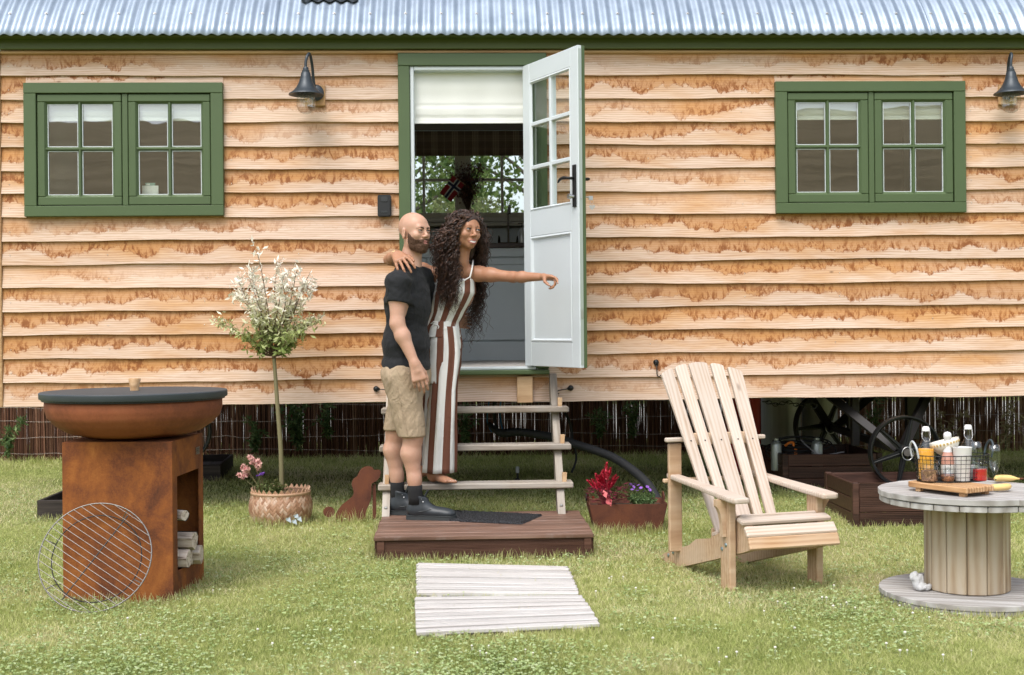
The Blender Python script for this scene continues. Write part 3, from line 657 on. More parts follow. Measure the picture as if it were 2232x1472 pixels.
# ---- door frame
fw=.082
B('door_frame',cab,(DR[0],DR[1]),(-.066,.0),(DR[3]-fw,DR[3]),M['green'],.004); 
B('door_frame',cab,(DR[0],DR[0]+fw*.92),(-.0645,.0),(DR[2]-.003,DR[3]-fw-.001),M['green'],.004)
B('door_frame',cab,(DR[1]-fw*.92-.04,DR[1]),(-.0645,.0),(DR[2]+.03,DR[3]-fw-.001),M['green'],.004)
B('threshold',cab,(DR[0]+.1,DR[1]),(-.11,.0),(DR[2]-.006,DR[2]+.024),M['green'],.006)
B('threshold',cab,(DR[0]+fw,DR[1]-.09),(-.085,-.001),(DR[2]+.0245,DR[2]+.045),M['white'],.005)
ix0,ix1=DR[0]+fw*.92,u(1140,300,-.03); zt=DR[3]-fw
B('door_lining',cab,(ix0+.001,ix0+.026),(-.05,.058),(DR[2]+.046,zt-.001),M['white'],.004)
B('door_lining',cab,(ix0+.027,DR[1]-.12),(-.05,.058),(zt-.027,zt-.001),M['white'],.004)
B('door_lining',cab,(DR[1]-.119,DR[1]-.10),(-.01,.058),(DR[2]+.046,zt-.001),M['white'],.004)
# ---- open door
hp=W(1140,300,-.06); hz0,hz1=DR[2]+.05,zt-.006
hx=hp.x; ang=math.radians(-64.5); DW=.70; DH=hz1-hz0; TH=.052
DMt=Matrix.Translation((hx,-.062,hz0))@Matrix.Rotation(ang,4,'Z')
# door frame of axes: x from hinge to free edge, y away from the white inner face, z up
dmb=MB(); st=.088; glz0=DH*.475; 
def db(mb,x0,x1,z0,z1,y0=0,y1=TH*.55,bv=.003): mb.box(((x0+x1)/2,(y0+y1)/2,(z0+z1)/2),(x1-x0,y1-y0,z1-z0),None,bv)
db(dmb,0,st,0,DH); db(dmb,DW-st,DW,0,DH)
for z0,z1 in((0,.155),(.83,.83+.165),(DH-.115,DH)): db(dmb,st+.0005,DW-st-.0005,z0,z1,.001,TH*.55-.001)
door=obj('door',dmb,M['white'],cab,DMt)
gx0,gx1,gz0,gz1=st,DW-st,.995,DH-.115
out=MB(); 
for a,b,c,d in((0,st,0,DH),(DW-st,DW,0,DH)): db(out,a,b,c,d,TH*.55+.0005,TH)
for z0,z1 in((0,.995),(DH-.115,DH)): db(out,st+.0005,DW-st-.0005,z0,z1,TH*.55+.0008,TH-.001)
obj('outer_face',out,M['green'],door)
# recessed panel with moulding
px0,px1,pz0,pz1=st,DW-st,.155,.83
B('door_panel',door,(px0,px1),(.012,.022),(pz0,pz1),M['white'],0)
def mould(x0,x1,z0,z1,k=.022,y0=.001,y1=.012):
    ch=MB()
    for (p,q,r_,s_) in (((x0,z0),(x1,z0),(x1-k,z0+k),(x0+k,z0+k)),((x1,z0),(x1,z1),(x1-k,z1-k),(x1-k,z0+k)),((x1,z1),(x0,z1),(x0+k,z1-k),(x1-k,z1-k)),((x0,z1),(x0,z0),(x0+k,z0+k),(x0+k,z1-k))):
        m0=lambda a,b:((a[0]+b[0])/2,(a[1]+b[1])/2); ms=m0(p,s_); mq=m0(q,r_)
        ch.add([(p[0],y0,p[1]),(q[0],y0,q[1]),(mq[0],y0-.004,mq[1]),(ms[0],y0-.004,ms[1]),(r_[0],y1,r_[1]),(s_[0],y1,s_[1])],[(0,1,2,3),(3,2,4,5)])
    return ch
obj('panel_moulding',mould(px0,px1,pz0,pz1),M['white'],door); obj('glass_moulding',mould(gx0,gx1,gz0,gz1,.018),M['white'],door)
xm=(gx0+gx1)/2; bw=.013
B('glazing_bar',door,(xm-bw,xm+bw),(.003,.045),(gz0+.002,gz1-.002),M['white'],.004)
for k in(1,2):
    z=gz0+(gz1-gz0)*k/3
    for a,b in((gx0+.001,xm-bw-.001),(xm+bw+.001,gx1-.001)): B('glazing_bar',door,(a,b),(.004,.044),(z-bw,z+bw),M['white'],.004)
for a,b in((gx0+.002,xm-bw-.001),(xm+bw+.001,gx1-.002)):
    for k in range(3):
        z0=gz0+(gz1-gz0)*k/3+bw; z1=gz0+(gz1-gz0)*(k+1)/3-bw; B('pane',door,(a,b),(.022,.027),(z0+.001,z1-.001),M['paned'],0)
# lock strip, hinges, handles
B('lock_strip',door,(DW+.0002,DW+.003),(.006,.026),(.02,DH-.02),mat('galvanised strip',(.45,.5,.46),.45,.6),0)
for z in(.30,1.02,1.62): B('lock_latch',door,(DW+.0032,DW+.007),(.010,.022),(z,z+.05),M['steel'],.001)
hb=MB(); hb.box((DW-.04,-.006,1.10),(.036,.011,.255),None,.004); obj('handle_plate',hb,M['iron'],door)
def lever(s,y0):
    mb=MB(); z=1.145; mb.tube([(DW-.04,y0,z),(DW-.04,y0+s*.045,z)],.009,8); mb.tube(bez([(DW-.04,y0+s*.045,z),(DW-.08,y0+s*.05,z+.004),(DW-.12,y0+s*.048,z-.002),(DW-.15,y0+s*.045,z-.016)],5),[.008,.009,.010,.0105,.011,.0105,.010,.010,.009,.009,.009,.008,.0075,.007,.006,.005],8)
    return obj('handle_lever',mb,M['iron'],door,smooth=True)
lever(-1,-.012); lever(1,TH)
kb=MB(); kb.tube([(DW-.04,-.012,1.035),(DW-.04,-.035,1.035)],.011,12); kb.tube([(DW-.04,-.035,1.035),(DW-.04,-.05,1.035)],.016,12); obj('thumb_turn',kb,M['steel'],door,smooth=False)
B('handle_plate',door,(DW-.058,DW-.022),(TH,TH+.01),(.98,1.22),M['iron'],.003)
# key with heart fob hanging in the outer lock
kt=thing('key_ring','keys with a silver heart fob hanging from the outside lock of the open door','keys',M4=CM@DMt@Matrix.Translation((DW-.04,TH+.012,1.035)))
mb=MB(); mb.tube([(0,0,0),(0,.03,0)],.004,8); mb.box((0,.045,-.004),(.004,.03,.026),None,.002); mb.tube([(.012*math.cos(a)*.3,.052+.010*math.cos(a),-.026+.014*math.sin(a)) for a in np.linspace(0,6.28,12)],.001,4); obj('key',mb,M['steel'],kt)
hpol=[(16*math.sin(t)**3*.00115,(13*math.cos(t)-5*math.cos(2*t)-2*math.cos(3*t)-math.cos(4*t))*.00115) for t in np.linspace(0,6.28,30)[:-1]]
obj('heart_fob',MB().prism(hpol,.003,Matrix.Translation((0,.054,-.060))@Matrix.Rotation(math.radians(60),4,'Z')@Matrix.Rotation(math.pi/2,4,'X')),M['steel'],kt)
# ---- roof
def roof():
    R0=1.62; pit=.0765; ez=zz(1116,76,-.16); ey=-.17
    th0=math.radians(33); cy=ey+R0*math.cos(th0); cz=ez-R0*math.sin(th0)
    edges=[UL-.12]+[u(p,40,-.1) for p in(302,605,887,1172,1455,1740,2030)]+[UR-.3,UR+.08]
    per=12
    for si,(a,b) in enumerate(zip(edges[:-1],edges[1:])):
        x0=a-.02 if si else a; n=int((b-x0)/pit*per); xs=[x0+(b-x0)*i/n for i in range(n+1)]
        T=np.linspace(th0,math.pi-th0,34); V=[];Q=[]
        for j,t in enumerate(T):
            for x in xs:
                r=R0+.009*math.cos(2*math.pi*(x-UL)/pit)+.0016*(si%2)
                V.append((x,cy-r*math.cos(t),cz+r*math.sin(t)))
        nx=len(xs)
        for j in range(len(T)-1):
            for i in range(nx-1): k=j*nx+i; Q.append((k,k+1,k+nx+1,k+nx))
        o=obj('roof_sheet',npmesh('roof_sheet',V,Q),M['roof'],cab); md=o.modifiers.new('thick','SOLIDIFY'); md.thickness=.0014
    sc=MB(); t=th0+.118; x=UL+.10
    k=0
    while x<UR:
        xx=UL+round((x-UL)/pit)*pit; r=R0+.009; c=Vector((xx,cy-r*math.cos(t),cz+r*math.sin(t))); nrm=Vector((0,-math.cos(t),math.sin(t)))
        Rm=nrm.to_track_quat('Z','Y').to_matrix(); sc.lathe([(.011,0),(.011,.0025),(.006,.003),(.006,.008),(0,.009)],c,8,R=Rm); x+=pit*3
    obj('roof_screws',sc,M['zinc'],cab,kind='stuff')
    # green underside closure
    B('roof_soffit',cab,(UL-.06,UR+.05),(-.15,-.0605),(ez-.004,ez+.004),M['green_shaded'],0)
    # flue flashing
    fx=u(714,12,-.1); fl=MB(); V=[];Q=[]; nx,ny=36,14
    for j in range(ny+1):
        t=th0+.20+.28*j/ny
        for i in range(nx+1):
            x=fx-.185+.37*i/nx; rr=R0+.011+.0085*math.cos(2*math.pi*(x-UL)/pit)
            e=((x-fx)/.12)**2+((t-th0-.38)/.11)**2
            if e<1: rr+=.07*(1-e)**.35
            if i in(0,nx) or j in(0,ny): rr+=.004
            V.append((x,cy-rr*math.cos(t),cz+rr*math.sin(t)))
    for j in range(ny):
        for i in range(nx): k=j*(nx+1)+i; Q.append((k,k+1,k+nx+2,k+nx+1))
    fo=obj('flue_flashing',npmesh('flue_flashing',V,Q),mat('black lead flashing',(.05,.06,.07),.3,.5),cab)
    for i in (-1,1):
        r2=MB()
        pts=[]
        for j in range(8):
            t=th0+.21+.26*j/7; rr=R0+.024; pts.append((fx+i*.175,cy-rr*math.cos(t),cz+rr*math.sin(t)))
        r2.tube(pts,.008,6); obj('flashing_edge',r2,M['zinc'],fo)
    t=th0+.40; c=Vector((fx,cy-R0*math.cos(t),cz+R0*math.sin(t)+.03)); fp=MB()
    fp.lathe([(.075,0),(.075,.30),(.10,.32),(.10,.36),(.0,.42)],c,20); obj('flue_pipe',fp,M['iron'],cab,smooth=True)
    rb=MB()
    for q in range(3): rb.lathe([(.085,-.005+q*.02),(.095,.003+q*.02),(.085,.011+q*.02)],c,24)
    obj('flue_collar',rb,M['iron'],cab,smooth=True)
roof()
# ---- chassis, wheels
def wheel(cx,ly,cz,r,yaw=0,spin=0,ax=1):
    "cast iron spoked wheel, a part of the hut; local cabin coords"
    Mx=Matrix.Translation((cx,ly,cz))@Matrix.Rotation(yaw,4,'Z')@Matrix.Rotation(math.pi/2,4,'X')
    w=r*.13
    rim=MB().lathe([(r,-w),(r,w),(r*.965,w),(r*.93,w*.7),(r*.90,w*.15),(r*.90,-w*.15),(r*.93,-w*.7),(r*.965,-w),(r,-w)],n=56)
    o=obj('wheel',rim,M['iron'],cab,Mx,auto=40)
    for k in range(6):
        a=spin+k*math.pi/3; c,s=math.cos(a),math.sin(a); R3=Matrix.Rotation(a,3,'Z')
        mb=MB(); L0,L1=r*.12,r*.93
        mb.add([R3@Vector(v) for v in((L0,-r*.085,-w*.25),(L0,r*.085,-w*.25),(L1,r*.045,-w*.25),(L1,-r*.045,-w*.25),(L0,-r*.085,w*.25),(L0,r*.085,w*.25),(L1,r*.045,w*.25),(L1,-r*.045,w*.25))],[(3,2,1,0),(4,5,6,7),(0,1,5,4),(1,2,6,5),(2,3,7,6),(3,0,4,7)])
        mb.box(R3@Vector(((L0+L1)/2,0,w*.4)),(L1-L0,r*.035,w*.5),R3,.002)
        obj('spoke',mb,M['iron'],o)
    hub=MB().lathe([(0,w*1.5),(r*.10,w*1.5),(r*.12,w*1.2),(r*.17,w*.7),(r*.19,w*.2),(r*.19,-w*1.2),(0,-w*1.2)],n=24); obj('hub',hub,M['iron'],o,auto=40)
    obj('hub_cap',MB().lathe([(0,w*1.75),(r*.105,w*1.72),(r*.105,w*1.5)],n=20),mat('dull axle cap',(.13,.12,.11),.5,.6),o,auto=40)
    obj('linch_ring',MB().tube([(r*.16*math.cos(a),r*.18*math.sin(a)-r*.03,w*1.85) for a in np.linspace(0,6.28,25)[:-1]],r*.014,6,closed=True),M['steel'],o,smooth=True)
    return o
q=W(1972,985,-.30); wheel(q.x,q.y,q.z,.230,0,math.radians(18)); WC=q
q2=W(1803,928,1.75); wheel(q2.x,q2.y,q2.z,.275,.15,math.radians(5)); 
q3=W(388,940,.3); wheel(q3.x,q3.y,q3.z,.22,.0,math.radians(10))
q4=W(250,930,1.9); wheel(q4.x,q4.y,q4.z,.24,.1,math.radians(25))
def beam(a,b,w=.07,t=.05): plank('chassis_beam',cab,a,b,w,t,M['chassis'],up=(0,1,0) if abs((Vector(b)-Vector(a)).normalized().y)<.9 else (0,0,1),bev=.004)
zt_=ZB+.03
beam((WC.x,-.24,WC.z),(WC.x+.42,.35,zt_+.03),.055,.05); beam((WC.x-.02,-.24,WC.z),(WC.x-.38,.35,zt_+.03),.055,.05); beam((WC.x-.12,.35,zt_+.05),(WC.x-.12,.35,.42),.05,.05)
beam((WC.x,-.26,WC.z),(q2.x,1.7,q2.z),.05,.05); beam((q2.x-.02,1.6,q2.z),(q2.x-.33,1.3,zt_+.02),.055,.05); beam((q2.x+.02,1.6,q2.z),(q2.x+.35,1.3,zt_+.02),.055,.05); beam((q2.x+.03,1.2,zt_),(q2.x+.03,1.2,.45),.07,.06)
beam((q2.x+.42,1.0,zt_),(q2.x+.42,1.0,.40),.09,.06)
beam((q3.x,.33,q3.z),(q4.x,1.85,q4.z),.06,.05); beam((q3.x,.4,q3.z),(q3.x,.4,zt_+.02),.06,.05); beam((q4.x,1.8,q4.z),(q4.x,1.8,zt_+.02),.06,.05)
for yy in (.35,1.5): B('chassis_rail',cab,(UL+.2,UR-.2),(yy,yy+.07),(ZB+.02,ZB+.09),M['chassis'],.003)
# chain slung under the hut
ch=MB(); a=W(1668,876,.25); b=W(1765,878,.25)
pts=[a.lerp(b,t)+Vector((0,0,-.018*math.sin(t*math.pi*2)**2)) for t in np.linspace(0,1,14)]
for i,pt in enumerate(pts):
    ov=[]
    for k in range(10):
        t=k*math.pi/5; v=Vector((.020*math.cos(t),0,.011*math.sin(t))) if i%2 else Vector((.020*math.cos(t),.011*math.sin(t),0)); ov.append(pt+v)
    ch.tube(ov,.0035,5,closed=True)
obj('tow_chain',ch,M['iron'],cab,smooth=True)
obj('tow_hook',MB().tube(bez([b+Vector((-.02,0,0)),b+Vector((.03,0,-.005)),b+Vector((.05,0,-.02)),b+Vector((.03,0,-.04)),b+Vector((.01,0,-.03))],5),.006,6),M['iron'],cab,smooth=True)
# ---- wall lamps
def lamp(px,py,label):
    "px,py = centre of the bell rim"
    c=W(px,py,-.20); t=thing('wall_lamp',label,'wall lamp',M4=CM@Matrix.Translation((c.x,0,c.z)),group='swan-neck wall lamps')
    side=.045
    obj('mount_block',MB().box((side,-.030,.02),(.118,.02,.135),None,.003),M['moulding'],t)
    obj('wall_plate',MB().lathe([(0,.0),(.052,.0),(.052,.014),(.04,.026),(.02,.03),(0,.03)],(side,-.041,.035),24,R=Matrix.Rotation(math.pi/2,3,'X')),M['lampmetal'],t,auto=40)
    arm=bez([(side*.9,-.06,.05),(side*.72,-.075,.13),(side*.62,-.10,.21),(side*.45,-.15,.262),(.01,-.19,.245),(0,-.20,.20),(0,-.20,.14)],7)
    obj('lamp_arm',MB().tube(arm,.0095,10),M['lampmetal'],t,smooth=True)
    pr=[(.011,.172),(.018,.165),(.018,.152),(.024,.148),(.024,.138),(.029,.134),(.036,.10),(.046,.07),(.062,.04),(.085,.014),(.108,.0),(.110,-.006),(.104,-.005),(.080,.006),(.056,.032),(.030,.09),(.0,.10)]
    obj('lamp_shade',MB().lathe(pr,(0,-.20,0),36),M['lampmetal'],t,auto=50)
    gp=[(.054,.012),(.056,-.02),(.060,-.05),(.060,-.075),(.052,-.10),(.036,-.118),(.018,-.127),(0,-.130)]
    obj('glass_globe',MB().lathe(gp,(0,-.20,0),28),M['globe'],t,smooth=True)
    b=obj('bulb',MB().lathe([(0,-.088),(.012,-.086),(.020,-.074),(.022,-.055),(.018,-.035),(.012,-.018),(.012,.01)],(0,-.20,0),16),M['glass'],t,smooth=True)
    obj('filament',MB().tube([(.006*math.cos(a),-.20+.006*math.sin(a),-.025-.045*((a/3.3)%1)) for a in np.linspace(0,20,60)],.0008,4),mat('amber filament',(.75,.5,.2),.4,.5),b)
    cg=MB()
    for k in range(10): a=k*.628; cg.tube([(.03*math.cos(a),-.2+.03*math.sin(a),.01),(.031*math.cos(a),-.2+.031*math.sin(a),-.06)],.0012,4)
    obj('glass_ribs',cg,M['globe'],t)
lamp(667,205,'dark swan-neck lamp with a clear glass globe on the wall between left window and doorway')
lamp(2204,203,'dark swan-neck lamp with a clear glass globe at the right edge beside the right window')
# ---- key safe
q=W(838,449,-.05); t=thing('key_safe','small black key safe box on the boards left of the doorway','key box',M4=CM@Matrix.Translation((q.x,-.03,q.z)))
def rrect(w,h,r,n=5):
    o=[]
    for cx,cy,a0 in((w/2-r,h/2-r,0),(-w/2+r,h/2-r,90),(-w/2+r,-h/2+r,180),(w/2-r,-h/2+r,270)):
        for k in range(n+1): a=math.radians(a0+90*k/n); o.append((cx+r*math.cos(a),cy+r*math.sin(a)))
    return o
RX=Matrix.Rotation(math.pi/2,4,'X')
obj('safe_body',MB().prism(rrect(.088,.142,.014),.030,RX),M['blackpl'],t); obj('safe_cover',MB().prism(rrect(.072,.132,.016),.013,Matrix.Translation((0,-.0302,0))@RX),M['blackpl'],t)
obj('safe_button',MB().prism(rrect(.042,.032,.008),.004,Matrix.Translation((0,-.0435,.042))@RX),mat('dark grey plastic',(.03,.033,.036),.35),t); obj('safe_button',MB().prism(rrect(.042,.012,.004),.003,Matrix.Translation((0,-.0435,-.04))@RX),mat('dark grey plastic',(.03,.033,.036),.35),t)
# ---- iron cabin hooks
def hook(px,py,label,ang):
    q=W(px,py,-.03); t=thing('cabin_hook',label,'hook',M4=CM@Matrix.Translation((q.x,-.031,q.z)),group='black iron door hooks')
    obj('rosette',MB().lathe([(0,.014),(.008,.013),(.018,.005),(.019,0)],(0,0,0),16,R=Matrix.Rotation(math.pi/2,3,'X')),M['iron'],t,auto=40)
    d=Vector((math.cos(ang),0,math.sin(ang))); nrm=Vector((-d.z,0,d.x)); L=.08; base=Vector((0,-.02,0))
    pts=[base,base+d*.02,base+d*.05,base+d*L,base+d*(L+.012)+nrm*.006,base+d*(L+.014)+nrm*.018,base+d*(L+.002)+nrm*.022]
    obj('eye',MB().tube([base+d*(.014+.009*math.cos(a))+nrm*.009*math.sin(a) for a in np.linspace(0,6.28,13)[:-1]],.003,6,closed=True),M['iron'],t,smooth=True)
    obj('hook_bar',MB().tube([base+d*.02]+bez(pts[2:],4),.0036,6),M['iron'],t,smooth=True)
hook(1244,846,'iron hook hanging to the left on the lowest board right of the steps',math.radians(190))
hook(1430,790,'iron hook hanging straight down on the boards above the wooden chair',math.radians(-88))
hook(820,848,'iron hook reaching right on the lowest board beside the shorts',math.radians(-4))
# timber block under the door
B('step_block',cab,(u(1127,850,-.05),u(1161,850,-.05)),(-.07,-.031),(zz(1140,878,-.05),zz(1140,820,-.05)),M['newoak'],.003)
# ---- interior
KY=1.72
kit=thing('kitchen_cabinet','grey blue panelled kitchen units with a dark worktop seen through the doorway','kitchen cabinet',M4=CM@Matrix.Translation((u(1009,700,KY),KY,FLZ+.0)))
kx0,kx1=-.75,.95; kh=zz(1050,541,KY)-FLZ
B('carcass',kit,(kx0,kx1),(.02,.56),(.0,kh),M['greyblue'],0)
B('worktop',kit,(kx0,kx1),(-.03,.60),(kh+.001,kh+.038),mat('dark walnut worktop',(.035,.018,.012),.35),.004)
B('upstand',kit,(kx0,kx1),(.56,.60),(kh+.04,kh+.20),M['greyblue'],.002)
def shaker(x0,x1,z0,z1):
    o=obj('cabinet_door',MB().box(((x0+x1)/2,.016,(z0+z1)/2),(x1-x0-.006,.008,z1-z0-.006)),M['greyblue'],kit)
    f=.055; mb=MB()
    for a,b,c,d in((x0+.003,x0+f,z0+.003,z1-.003),(x1-f,x1-.003,z0+.003,z1-.003),(x0+f,x1-f,z0+.003,z0+f),(x0+f,x1-f,z1-f,z1-.003)): bar(mb,a,b,-.006,.0115,c,d,.002)
    obj('rail_frame',mb,M['greyblue'],o)
xs=[kx0,kx0+.33,(kx0+.70),.14+.35,kx1]
xs=[kx0,-.28,.16-.13,.70,kx1]
for a,b in zip(xs[:-1],xs[1:]): shaker(a,b,.16,kh-.075)
B('plinth_board',kit,(kx0,kx1),(.0,.0195),(.0,.15),M['greyblue'],.002); B('top_rail',kit,(kx0,kx1),(-.004,.0195),(kh-.07,kh),M['greyblue'],.002)
# tap
wt=kh+.038+FLZ
q=W(1108,520,KY+.33); t=thing('kitchen_tap','tall slim bronze swan-neck tap with two levers on the dark worktop','tap',M4=CM@Matrix.Translation((q.x,KY+.33,wt)))
br=mat('dark bronze tap',(.10,.085,.07),.25,.9); 
obj('tap_spout',MB().tube(bez([(0,0,0),(0,0,.16),(0,0,.26),(.008,-.03,.32),(.012,-.07,.31),(.012,-.08,.25)],6),.0085,10),br,t,smooth=True); obj('tap_base',MB().box((0,0,.02),(.16,.03,.018),None,.006),br,t)
for s in(-1,1): obj('tap_lever',MB().tube([(s*.075,0,.01),(s*.075,0,.07),(s*.078,-.03,.078)],[.014,.008,.005],10),br,t,smooth=True)
q=W(1139,520,KY+.25); t=thing('soap_bottle','grey soap bottle with pump beside the kitchen tap','bottle',M4=CM@Matrix.Translation((q.x-.005,KY+.25,wt)))
obj('bottle_body',MB().lathe([(0,0),(.030,0),(.032,.01),(.032,.10),(.012,.13),(.012,.14),(0,.14)],n=20),M['zinc'],t,auto=40); obj('pump',MB().tube([(0,0,.14),(0,0,.175),(-.03,0,.175)],.004,6),M['blackpl'],t)
# far window
g=M['taupe']; fwn=obj('far_window',MB().box(((BX0+BX1)/2,DEP-.02,BZ0-.02),(BX1-BX0+.10,.10,.025),None,.004),g,cab)
def R2(n,x,z,y=(DEP-.01,DEP+.055),mt=g): return B(n,fwn,x,y,z,mt,.003)
mm=u(1009,400,DEP); hw=.030
R2('mullion',(mm-hw,mm+hw),(BZ0,BZ1)); R2('frame_rail',(BX0,BX1),(BZ1-.03,BZ1+.02)); R2('frame_rail',(BX0,BX1),(BZ0-.006,BZ0+.012)); R2('frame_stile',(BX0-.03,BX0),(BZ0,BZ1)); R2('frame_stile',(BX1,BX1+.03),(BZ0,BZ1))
for a,b in((BX0+.001,mm-hw-.001),(mm+hw+.001,BX1-.001)):
    sw=.036; R2('sash_stile',(a,a+sw),(BZ0+.013,BZ1-.031),(DEP+.0,DEP+.045)); R2('sash_stile',(b-sw,b),(BZ0+.013,BZ1-.031),(DEP+.0,DEP+.045)); R2('sash_rail',(a+sw+.001,b-sw-.001),(BZ0+.013,BZ0+.05),(DEP+.001,DEP+.044))
    xm_=(a+b)/2; zb=zz(1009,392,DEP); R2('glazing_bar',(xm_-.011,xm_+.011),(BZ0+.051,BZ1-.031),(DEP+.005,DEP+.04)); 
    for c,d in((a+sw+.001,xm_-.012),(xm_+.012,b-sw-.001)):
        R2('glazing_bar',(c,d),(zb-.011,zb+.011),(DEP+.005,DEP+.04)); B('pane',fwn,(c,d),(DEP+.02,DEP+.024),(BZ0+.051,zb-.012),M['paned'],0); B('pane',fwn,(c,d),(DEP+.02,DEP+.024),(zb+.012,BZ1-.031),M['paned'],0)
B('window_shelf',cab,(BX0-.08,BX1+.08),(DEP-.16,DEP-.002),(BZ0-.075,BZ0-.045),g,.004)
# tartan blind
tm=mat('brown tartan cloth',rough=.9); nt=tm.node_tree; tc=nd(nt,'TexCoord').outputs['Object']; sp=nd(nt,'SeparateXYZ',{0:tc})
def stripes(c,per,stops):
    f=mth(nt,'FRACT',mth(nt,'DIVIDE',mth(nt,'ADD',c,10.),per)); return ramp(nt,f,stops,'CONSTANT')
sa=[(0,(0,0,0)),(.30,(1,1,1)),(.33,(.2,)*3),(.40,(1,1,1)),(.42,(.3,)*3),(.56,(1,1,1)),(.58,(0,0,0)),(.9,(.6,)*3),(.93,(0,0,0))]
s1=stripes(sp.outputs[0],.17,sa); s2=stripes(sp.outputs[2],.17,sa)
setc(nt,mix(nt,.35,mix(nt,s1,(.13,.085,.06),(.42,.34,.24)),mix(nt,s2,(.13,.085,.06),(.42,.34,.24))))
roman('roman_blind','brown tartan roman blind over the far kitchen window',BX0-.04,BX1+.04,zz(1009,338,DEP-.05),zz(1009,285,DEP-.05),DEP-.05,tm,1,seed=4)
roman('roman_blind','large white roman blind hanging in the top of the open doorway',ix0+.004,DR[1]-.125,zz(1009,267,.02),zt-.03,.02,clothw,2,seed=6)
# pelmet dark
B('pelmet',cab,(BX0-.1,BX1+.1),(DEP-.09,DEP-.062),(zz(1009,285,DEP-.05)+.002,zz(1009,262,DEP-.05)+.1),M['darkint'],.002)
# dried flowers in vase and flag
q=W(1020,474,DEP-.09); sh=BZ0-.045
vt=thing('dried_bouquet','bunch of dark dried flowers in a vase on the far windowsill','dried flowers',M4=CM@Matrix.Translation((q.x,DEP-.09,sh)))
rs=np.random.RandomState(4); st=MB(); fl=[]
for i in range(75):
    a=rs.rand()*6.28; rr=.16*rs.rand()**.6; h=.30+.20*rs.rand(); e=Vector((math.cos(a)*rr,math.sin(a)*rr*.35,h)); c=bez([(0,0,.05),(e.x*.25,e.y*.25,h*.5),tuple(e)],5); st.tube(c,.0013,3)
    for k in range(6,len(c)):
        for _ in range(3): fl.append(tuple(c[k]+Vector(rs.randn(3)*.012)))
obj('stems',st,mat('dry stem',(.06,.035,.02),.8),vt); V,Q,tn=leaves(np.array(fl),.020,rs,.8)
obj('flower_heads',npmesh('flower_heads',V,Q,False,{'tone':tn}),grassmat('dried petals',[(0,(.04,.016,.012)),(.6,(.10,.035,.028)),(1,(.2,.09,.07))],.2),vt)
obj('vase',MB().lathe([(0,0),(.035,0),(.04,.02),(.03,.08),(.034,.11)],n=20),M['glass'],vt,smooth=True)
q=W(985,412,DEP-.15); ft=thing('paper_flag','small red flag with a white edged dark blue cross leaning from the dried flowers','flag',M4=CM@Matrix.Translation((q.x,DEP-.15,q.z)))
fm=mat('flag cloth',(.3,.01,.015),.8); nt=fm.node_tree; uvn=nd(nt,'TexCoord').outputs['Object']; sp=nd(nt,'SeparateXYZ',{0:uvn})
ax_=mth(nt,'ABSOLUTE',mth(nt,'SUBTRACT',sp.outputs[0],-.025)); az_=mth(nt,'ABSOLUTE',sp.outputs[1]); mn=mth(nt,'MINIMUM',ax_,az_)
setc(nt,ramp(nt,mth(nt,'MULTIPLY',mn,10),[(0,(.008,.015,.07)),(.1,(.65,.63,.6)),(.2,(.30,.010,.020))],'CONSTANT'))
V=[];Q=[]
for j in range(9):
    for i in range(13): x=-.09+.18*i/12; y=-.06+.12*j/8; V.append((x,y,.006*math.sin(x*40)))
for j in range(8):
    for i in range(12): k=j*13+i; Q.append((k,k+1,k+14,k+13))
FR=Matrix.Rotation(math.pi/2,4,'X')@Matrix.Rotation(math.radians(-128),4,'Z')
obj('flag_cloth',npmesh('flag_cloth',V,Q),fm,ft,FR); obj('flag_stick',MB().tube([FR@Vector((-.094,.07,0)),FR@Vector((-.094,-.22,0))],.0025,6),M['newoak'],ft)
# things standing on the left window board
q=W(327,425,.02); t=thing('white_card','blank white card standing on the sill inside the left window','card',M4=CM@Matrix.Translation((q.x,.03,zz(327,432,.03))))
obj('card_face',MB().box((0,0,.040),(.104,.006,.080)),mat('white card',(.8,.8,.8),.6),t)
q=W(325,410,.05); t=thing('small_carton','tiny green and white carton behind the white card in the left window','carton',M4=CM@Matrix.Translation((q.x+.008,.055,zz(327,432,.03))))
obj('carton_box',MB().box((0,0,.050),(.062,.02,.10)),mat('green carton',(.25,.42,.38),.6),t); obj('carton_label',MB().box((-.012,-.0115,.090),(.022,.002,.010)),mat('white print',(.8,.8,.8),.6),t)
B('window_board',cab,(i1[0],i1[1]),(.0605,.14),(i1[2]-.01,i1[2]+.012),M['cream'],0); B('window_board',cab,(i2[0],i2[1]),(.0605,.14),(i2[2]-.01,i2[2]+.012),M['cream'],0)
for nm,px,h,r,mt_ in(('black_jar',1000,.14,.03,M['blackpl']),('black_jar',992,.1,.026,M['blackpl'])):
    q=W(px-12,520,KY+.2); t=thing(nm,'black storage jar on the worktop behind the pair, '+('taller of two' if h>.12 else 'shorter of two'),'jar',M4=CM@Matrix.Translation((q.x,KY+.2,wt)))
    obj('jar_body',MB().lathe([(0,0),(r,0),(r,h*.8),(r*.6,h*.85)],n=16),mt_,t,auto=40); obj('jar_lid',MB().lathe([(r*.65,h*.85),(r*.65,h*.97),(0,h)],n=16),M['newoak'],t,auto=40)
# ================= OBJECTS ON THE LAWN
RZ=lambda a:Matrix.Rotation(a,4,'Z'); TR=lambda *a:Matrix.Translation(Vector(a) if len(a)==3 else a[0])
def lawnz(x,y): return GZ(y)
